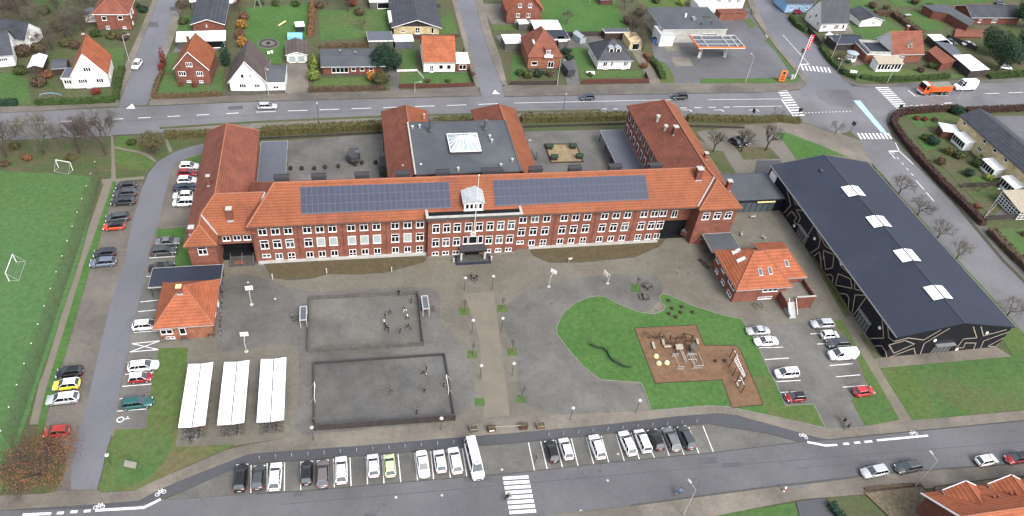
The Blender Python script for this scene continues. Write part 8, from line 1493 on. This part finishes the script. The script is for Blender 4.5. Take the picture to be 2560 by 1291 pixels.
leafy('orange_tree', 'small tree with bright orange leaves before the low bungalow', 930, 204, (1.6, 1.5, 3.6), 'leaf_orange', 49, 'tree', n=650, sz=.2); leafy('olive_shrub', 'large olive shrub right of the orange tree', 954, 214, (2.6, 2.4, 4.4), 'leaf_olive', 50, n=1400, sz=.2, m2='leaf_dark')
leafy('cypress', 'slim dark cypress between the red brick and the pale gable houses', 567, 164, (1.5, 1.5, 6.0), 'leaf_dark', 51, 'tree', n=900, kind='col', sz=.2); leafy('red_column', 'tall dark red shrub at the side street corner', 411, 166, (.9, .9, 5.0), 'leaf_red', 52, n=400, kind='col', sz=.2); leafy('red_column', 'short dark red shrub below the tall one', 405, 178, (1.1, 1.1, 2.4), 'leaf_red', 53, n=300, sz=.2)
for i, (u, v, s) in enumerate([(608, 120, 2.4), (601, 98, 2.2), (606, 74, 2.2), (610, 52, 2.0)]): leafy('autumn_shrub', ['lowest', 'second lowest', 'second highest', 'highest'][i]+' orange brown shrub of the row beside the green garden', u, v, (1.7, 1.6, s*1.5), 'leaf_orange' if i % 2 == 0 else 'leaf_rust', 54+i, n=520, sz=.2, m2='leaf_brown', group='orange brown shrubs in a row')
leafy('red_shrub', 'round red shrub before the white corner house', 242, 236, (1.3, 1.2, 1.9), 'leaf_red', 58, n=320, sz=.18)
for i, (u, v) in enumerate([(452, 216), (486, 218)]): leafy('red_shrub', ['left', 'right'][i]+' dark red shrub at the foot of the red brick house', u, v, (.8, .7, 1.0), 'leaf_red', 59+i, n=160, sz=.15)
# loose trees and bushes of the old orchard and back gardens
rnd = random.Random(5); k = 0
spots = [(20, 60, 'twig', 7), (70, 80, 'twig', 6), (120, 90, 'twig_pale', 5.5), (150, 50, 'twig', 7), (205, 40, 'twig', 6.5), (40, 20, 'twig_dark', 7), (180, 95, 'twig_pale', 5), (235, 25, 'twig', 5.5), (20, 5, 'twig', 7), (120, 150, 'twig', 4.5), (90, 200, 'twig', 4), (905, 75, 'twig', 4.2), (1415, 62, 'twig', 5.2), (1590, 60, 'twig', 7.5), (1600, 95, 'twig', 6.5), (1605, 130, 'twig', 5.5), (870, 30, 'twig', 6), (820, 12, 'twig', 6), (1560, 25, 'twig', 5.5), (600, 30, 'twig', 5), (450, 45, 'twig', 5), (2300, 110, 'twig', 4), (2445, 480, 'twig', 3.5), (360, 25, 'twig_pale', 4)]
where = ['far upper left', 'in the brown scrub left of the orchard', 'left of the yellow leaved bush', 'in the middle of the orchard', 'left of the red hipped villa', 'near the top left corner', 'above the white corner house', 'beside the red hipped villa roof', 'at the very top left', 'behind the dark shed', 'left of the white lean-to', 'on the lawn behind the low bungalow', 'on the long green lawn by its red villa', 'behind the filling station shop, upper', 'behind the filling station shop, middle', 'behind the filling station shop, lower', 'right of the rust hedge, lower', 'right of the rust hedge, top', 'at the top beside the red hut', 'behind the orange brown shrubs', 'left of the dark roofed bungalow', 'behind the salmon shelter', 'in the row house garden', 'beyond the red hipped villa']
for i, (u, v, m_, h) in enumerate(spots): bare_tree('garden_tree', 'bare garden tree '+where[i], u, v, h, 80+i, m_, 'bare garden trees', .65, 5 if h > 4.5 else 4)
bsh = [(60, 140, 'leaf_brown', 2.6), (100, 130, 'leaf_brown', 2.2), (150, 75, 'leaf_olive', 2.4), (165, 115, 'leaf_olive', 1.8), (190, 120, 'leaf_brown', 1.8), (30, 100, 'leaf_brown', 3), (10, 30, 'leaf_brown', 3), (110, 35, 'leaf', 2), (240, 92, 'leaf', 1.7), (280, 96, 'leaf_olive', 1.8), (310, 100, 'leaf_brown', 1.8), (55, 185, 'leaf', 2), (100, 215, 'leaf_brown', 2.2), (120, 195, 'leaf_rust', 1.6),
    (340, 20, 'leaf', 1.6), (360, 30, 'leaf_dark', 1.6), (455, 20, 'leaf_brown', 2), (460, 60, 'leaf', 1.6), (590, 12, 'leaf_red', 1.8), (575, 20, 'leaf_brown', 1.6), (650, 12, 'leaf', 1.4), (690, 14, 'leaf', 1.4), (740, 16, 'leaf', 1.6), (800, 20, 'leaf_brown', 1.6), (880, 15, 'leaf_red', 1.8), (900, 38, 'leaf_brown', 1.8), (1300, 188, 'leaf', 1.6), (1320, 194, 'leaf', 1.7), (1345, 192, 'leaf_dark', 1.7), (1375, 190, 'leaf_brown', 1.4), (1415, 135, 'leaf_dark', 1.6), (1422, 150, 'leaf_dark', 1.4),
    (1570, 60, 'leaf_brown', 2.2), (1598, 40, 'leaf_brown', 2), (1700, 12, 'leaf_lime', 1.6), (1640, 8, 'leaf', 1.6), (1610, 170, 'leaf_rust', 1.4), (2108, 186, 'leaf_dark', 1.3), (2098, 150, 'leaf_olive', 1.7), (2325, 170, 'leaf', 1.6), (2300, 180, 'leaf_brown', 1.4), (2340, 172, 'leaf', 1.5), (2180, 20, 'leaf_brown', 2), (2215, 25, 'leaf', 1.6), (2320, 22, 'leaf', 1.8), (2285, 10, 'leaf_brown', 2), (2390, 285, 'leaf_dark', 2.3), (2330, 362, 'leaf_dark', 2.0), (2310, 350, 'leaf', 1.5),
    (2395, 395, 'leaf', 1.9), (2440, 415, 'leaf', 1.9), (2370, 385, 'leaf_olive', 1.7), (2420, 440, 'leaf_dark', 1.7), (2460, 400, 'leaf_olive', 1.6), (2350, 410, 'leaf_brown', 1.6), (2470, 450, 'leaf_lime', 1.4), (2400, 500, 'leaf_brown', 1.2), (2440, 520, 'leaf_rust', 1.1), (2560, 590, 'leaf_rust', 1), (40, 372, 'leaf_olive', 1.4), (70, 400, 'leaf_rust', 1.2), (180, 400, 'leaf_olive', 1.2), (15, 415, 'leaf_brown', 1.2), (330, 362, 'leaf', 1.2), (2290, 300, 'leaf_red', 1), (2310, 302, 'leaf_red', 1), (2335, 303, 'leaf_brown', 1), (1180, 190, 'leaf_brown', 1), (1070, 206, 'leaf_brown', .9), (1120, 205, 'leaf', .9), (965, 440, 'leaf', 1.3), (1475, 190, 'leaf', .9), (2120, 158, 'leaf_dark', .9)]
cn = {'leaf_brown': 'brown', 'leaf_olive': 'olive', 'leaf': 'green', 'leaf_dark': 'dark green', 'leaf_rust': 'rust coloured', 'leaf_red': 'dark red', 'leaf_lime': 'yellow green'}
def zone(u, v):
    a = 'at the far left' if u < 60 else 'in the orchard' if u < 330 and v < 250 else 'on the woodland strip' if u < 400 and v > 300 else 'beside the red hipped villa' if u < 420 else 'around the dark roofed brick bungalow' if u < 620 else 'behind the fire ring garden' if u < 775 else 'behind the long low bungalow' if u < 980 and v < 200 else 'in the west courtyard corner' if v > 400 and u < 1100 else 'by the orange roofed bungalow' if u < 1240 else 'before the salmon roofed house' if u < 1430 and v > 100 else 'near the filling station' if u < 1900 else 'by the yellow row houses' if v > 280 else 'in the north east gardens'
    return a
for i, (u, v, m_, h) in enumerate(bsh):
    r = 'u%d' % u; sz_ = 'large' if h > 2 else 'small' if h < 1.3 else 'mid-sized'
    leafy('garden_shrub', '%s %s bush %s, %s from left' % (sz_, cn[m_], zone(u, v), ['first', 'second', 'third', 'fourth', 'fifth', 'sixth', 'seventh', 'eighth'][min(7, sum(1 for q in bsh if q[2] == m_ and zone(q[0], q[1]) == zone(u, v) and q[0] < u))]), u, v, (h*1.05, h*.95, h*1.25), m_, 200+i, n=int(150*h*h)+60, sz=.17+.03*h, group='garden bushes', m2='leaf_olive' if m_ in ('leaf', 'leaf_brown') and i % 2 else None)
for i, (u, v, h) in enumerate([(2492, 178, 11), (2548, 160, 12.5), (2476, 140, 9.0), (2555, 70, 10)]): leafy('tall_pine', ['dark pine in front at the upper right edge', 'tallest dark pine at the right edge', 'left dark pine of the upper right group', 'rear dark pine at the upper right edge'][i], u, v, (5.6, 5.4, h*1.1), 'leaf_dark', 300+i, 'tree', n=4600, sz=.22, trunk=.15, m2='leaf', group='dark pines at the upper right')
ex = [(5, 75), (50, 45), (75, 25), (95, 60), (140, 20), (165, 95), (185, 65), (210, 80), (130, 125), (10, 130), (70, 110), (215, 10), (1010, 8), (865, 8), (1580, 82), (1612, 75), (1592, 112)]
for i, (u, v) in enumerate(ex): bare_tree('garden_tree', 'dense bare %s, %s from the left' % (('orchard tree', ['first', 'second', 'sixth', 'seventh', 'tenth', 'eleventh', 'thirteenth', 'fourteenth', 'ninth', 'third', 'fifth', 'fifteenth'][i]) if i < 12 else ('tree by the yellow bungalow', 'second') if i == 12 else ('tree by the yellow bungalow', 'first') if i == 13 else ('tree left of the filling station', ['first', 'third', 'second'][i-14])), u, v, 7.5 if i < 12 else 6.5, 400+i, 'twig' if i % 3 else 'twig_pale', 'dense bare garden trees', .7, 6, trunk=.15)
# garden things
p = G(671, 110); t = thing('fire_ring', 'round paved fire pit with a ring of stones in the green garden', 'fire pit', p); b = MB(); b.lathe([(3.0, .02), (3.0, .09), (0, .09)], 'paving_grey', 20)
for k in range(20):
    a = k*.314; b.box(2.2*math.cos(a)-.28, 2.2*math.cos(a)+.28, 2.2*math.sin(a)-.28, 2.2*math.sin(a)+.28, .09, .4+.002*k, 'kerb_dark')
b.build('stone_ring', t); b = MB(); b.lathe([(.5, .09), (.5, .4), (.35, .4), (0, .2)], 'rubber', 9); b.build('fire_bowl', t)
p = G(707, 62, .07); t = thing('garden_slide', 'small yellow slide lying on the green lawn', 'slide', p, R(30)); b = MB(); b.mesh([(-1.3, -.3, .1), (1.0, -.3, .9), (1.0, .3, .9), (-1.3, .3, .1), (-1.3, -.3, 0), (1.0, -.3, .8), (1.0, .3, .8), (-1.3, .3, 0)], [(0, 1, 2, 3), (7, 6, 5, 4), (0, 4, 5, 1), (2, 6, 7, 3)], 'yellow'); b.build('chute', t)
for u, v, l in ((672, 138, 'left'), (680, 136, 'right')): p = G(u, v, .07); t = thing('garden_chair', 'white plastic garden chair near the fire pit, '+l+' of two', 'chair', p, 0, 'white garden chairs'); b = MB(); b.box(-.3, .3, -.3, .3, .4, .46, 'white'); b.build('seat', t); b = MB(); b.box(-.3, .3, .26, .32, .46, .95, 'white'); b.build('backrest', t)
p = G(645, 18, .07); t = thing('trampoline', 'pale climbing frame at the top of the green garden', 'climbing frame', p); b = MB()
for x in (-1, 1):
    for y in (-.8, .8): b.tube((x, y, 0), (x*.4, y*.6, 2.2), .06, .05, 'stone', 4)
b.tube((-.4, 0, 2.2), (.4, 0, 2.2), .06, .06, 'stone', 4); b.build('frame', t)
p = G(1484, 8, .07); t = thing('garden_swing', 'pale wooden swing frame beside a red hut at the top edge', 'swing', p); b = MB(); b.tube((-1.6, 0, 2), (1.6, 0, 2), .07, .07, 'wood_pale', 5)
for x in (-1.6, 1.6):
    for y in (-.8, .8): b.tube((x, 0, 2), (x, y, 0), .06, .06, 'wood_pale', 5)
b.build('frame', t)
house('red_hut', 'small red hut at the top edge of the long lawn', (1500, 14), (1530, 13), 3, 2.0, 2.8, 'x', 'fence_red', 'tiles_old_shade', over=.2, cat='hut')
p = G(1476, 188, .07); t = thing('garden_bench', 'white garden bench on the lawn of the hipped white house', 'bench', p, R(-3)); b = MB(); b.box(-1.2, 1.2, -.3, .3, .4, .48, 'white'); b.build('seat', t); b = MB(); b.box(-1.2, 1.2, .28, .36, .48, 1.0, 'white'); b.build('backrest', t)
p = G(2129, 191, .08); t = thing('white_box', 'white box sign standing in the hedge of the corner garden', 'sign', p, R(-20)); b = MB(); b.box(-1.0, 1.0, -.12, .12, .5, 1.9, 'white'); b.box(-.9, -.8, -.08, .08, 0, .5, 'metal'); b.box(.8, .9, -.08, .08, 0, .5, 'metal'); b.build('board', t)
for u, v, l in ((112, 243, 'blue hoop lying in the hedge garden of the white corner house'),): p = G(u+16, v+2, .5); t = thing('garden_hoop', l, 'hoop', p); b = MB(); [b.tube((2.3*math.cos(i*.3142), 0, .5+.8*math.sin(i*.3142)), (2.3*math.cos((i+1)*.3142), 0, .5+.8*math.sin((i+1)*.3142)), .05, .05, 'blue_plastic', 4) for i in range(10)]; b.build('hoop', t)
for u, v, l in ((2268, 42, 'pale garden table set on the north east lawn'), (1092, 18, 'dark garden table set behind the yellow bungalow')): p = G(u, v, .07); t = thing('garden_table', l, 'table', p, R(8)); b = MB(); b.box(-1.2, 1.2, -.5, .5, .68, .75, 'stone' if u > 2000 else 'wood_dark'); b.build('table_top', t); b = MB(); [b.box(x-.05, x+.05, y-.05, y+.05, 0, .68, 'metal_dark') for x in (-1, 1) for y in (-.4, .4)]; b.build('legs', t)
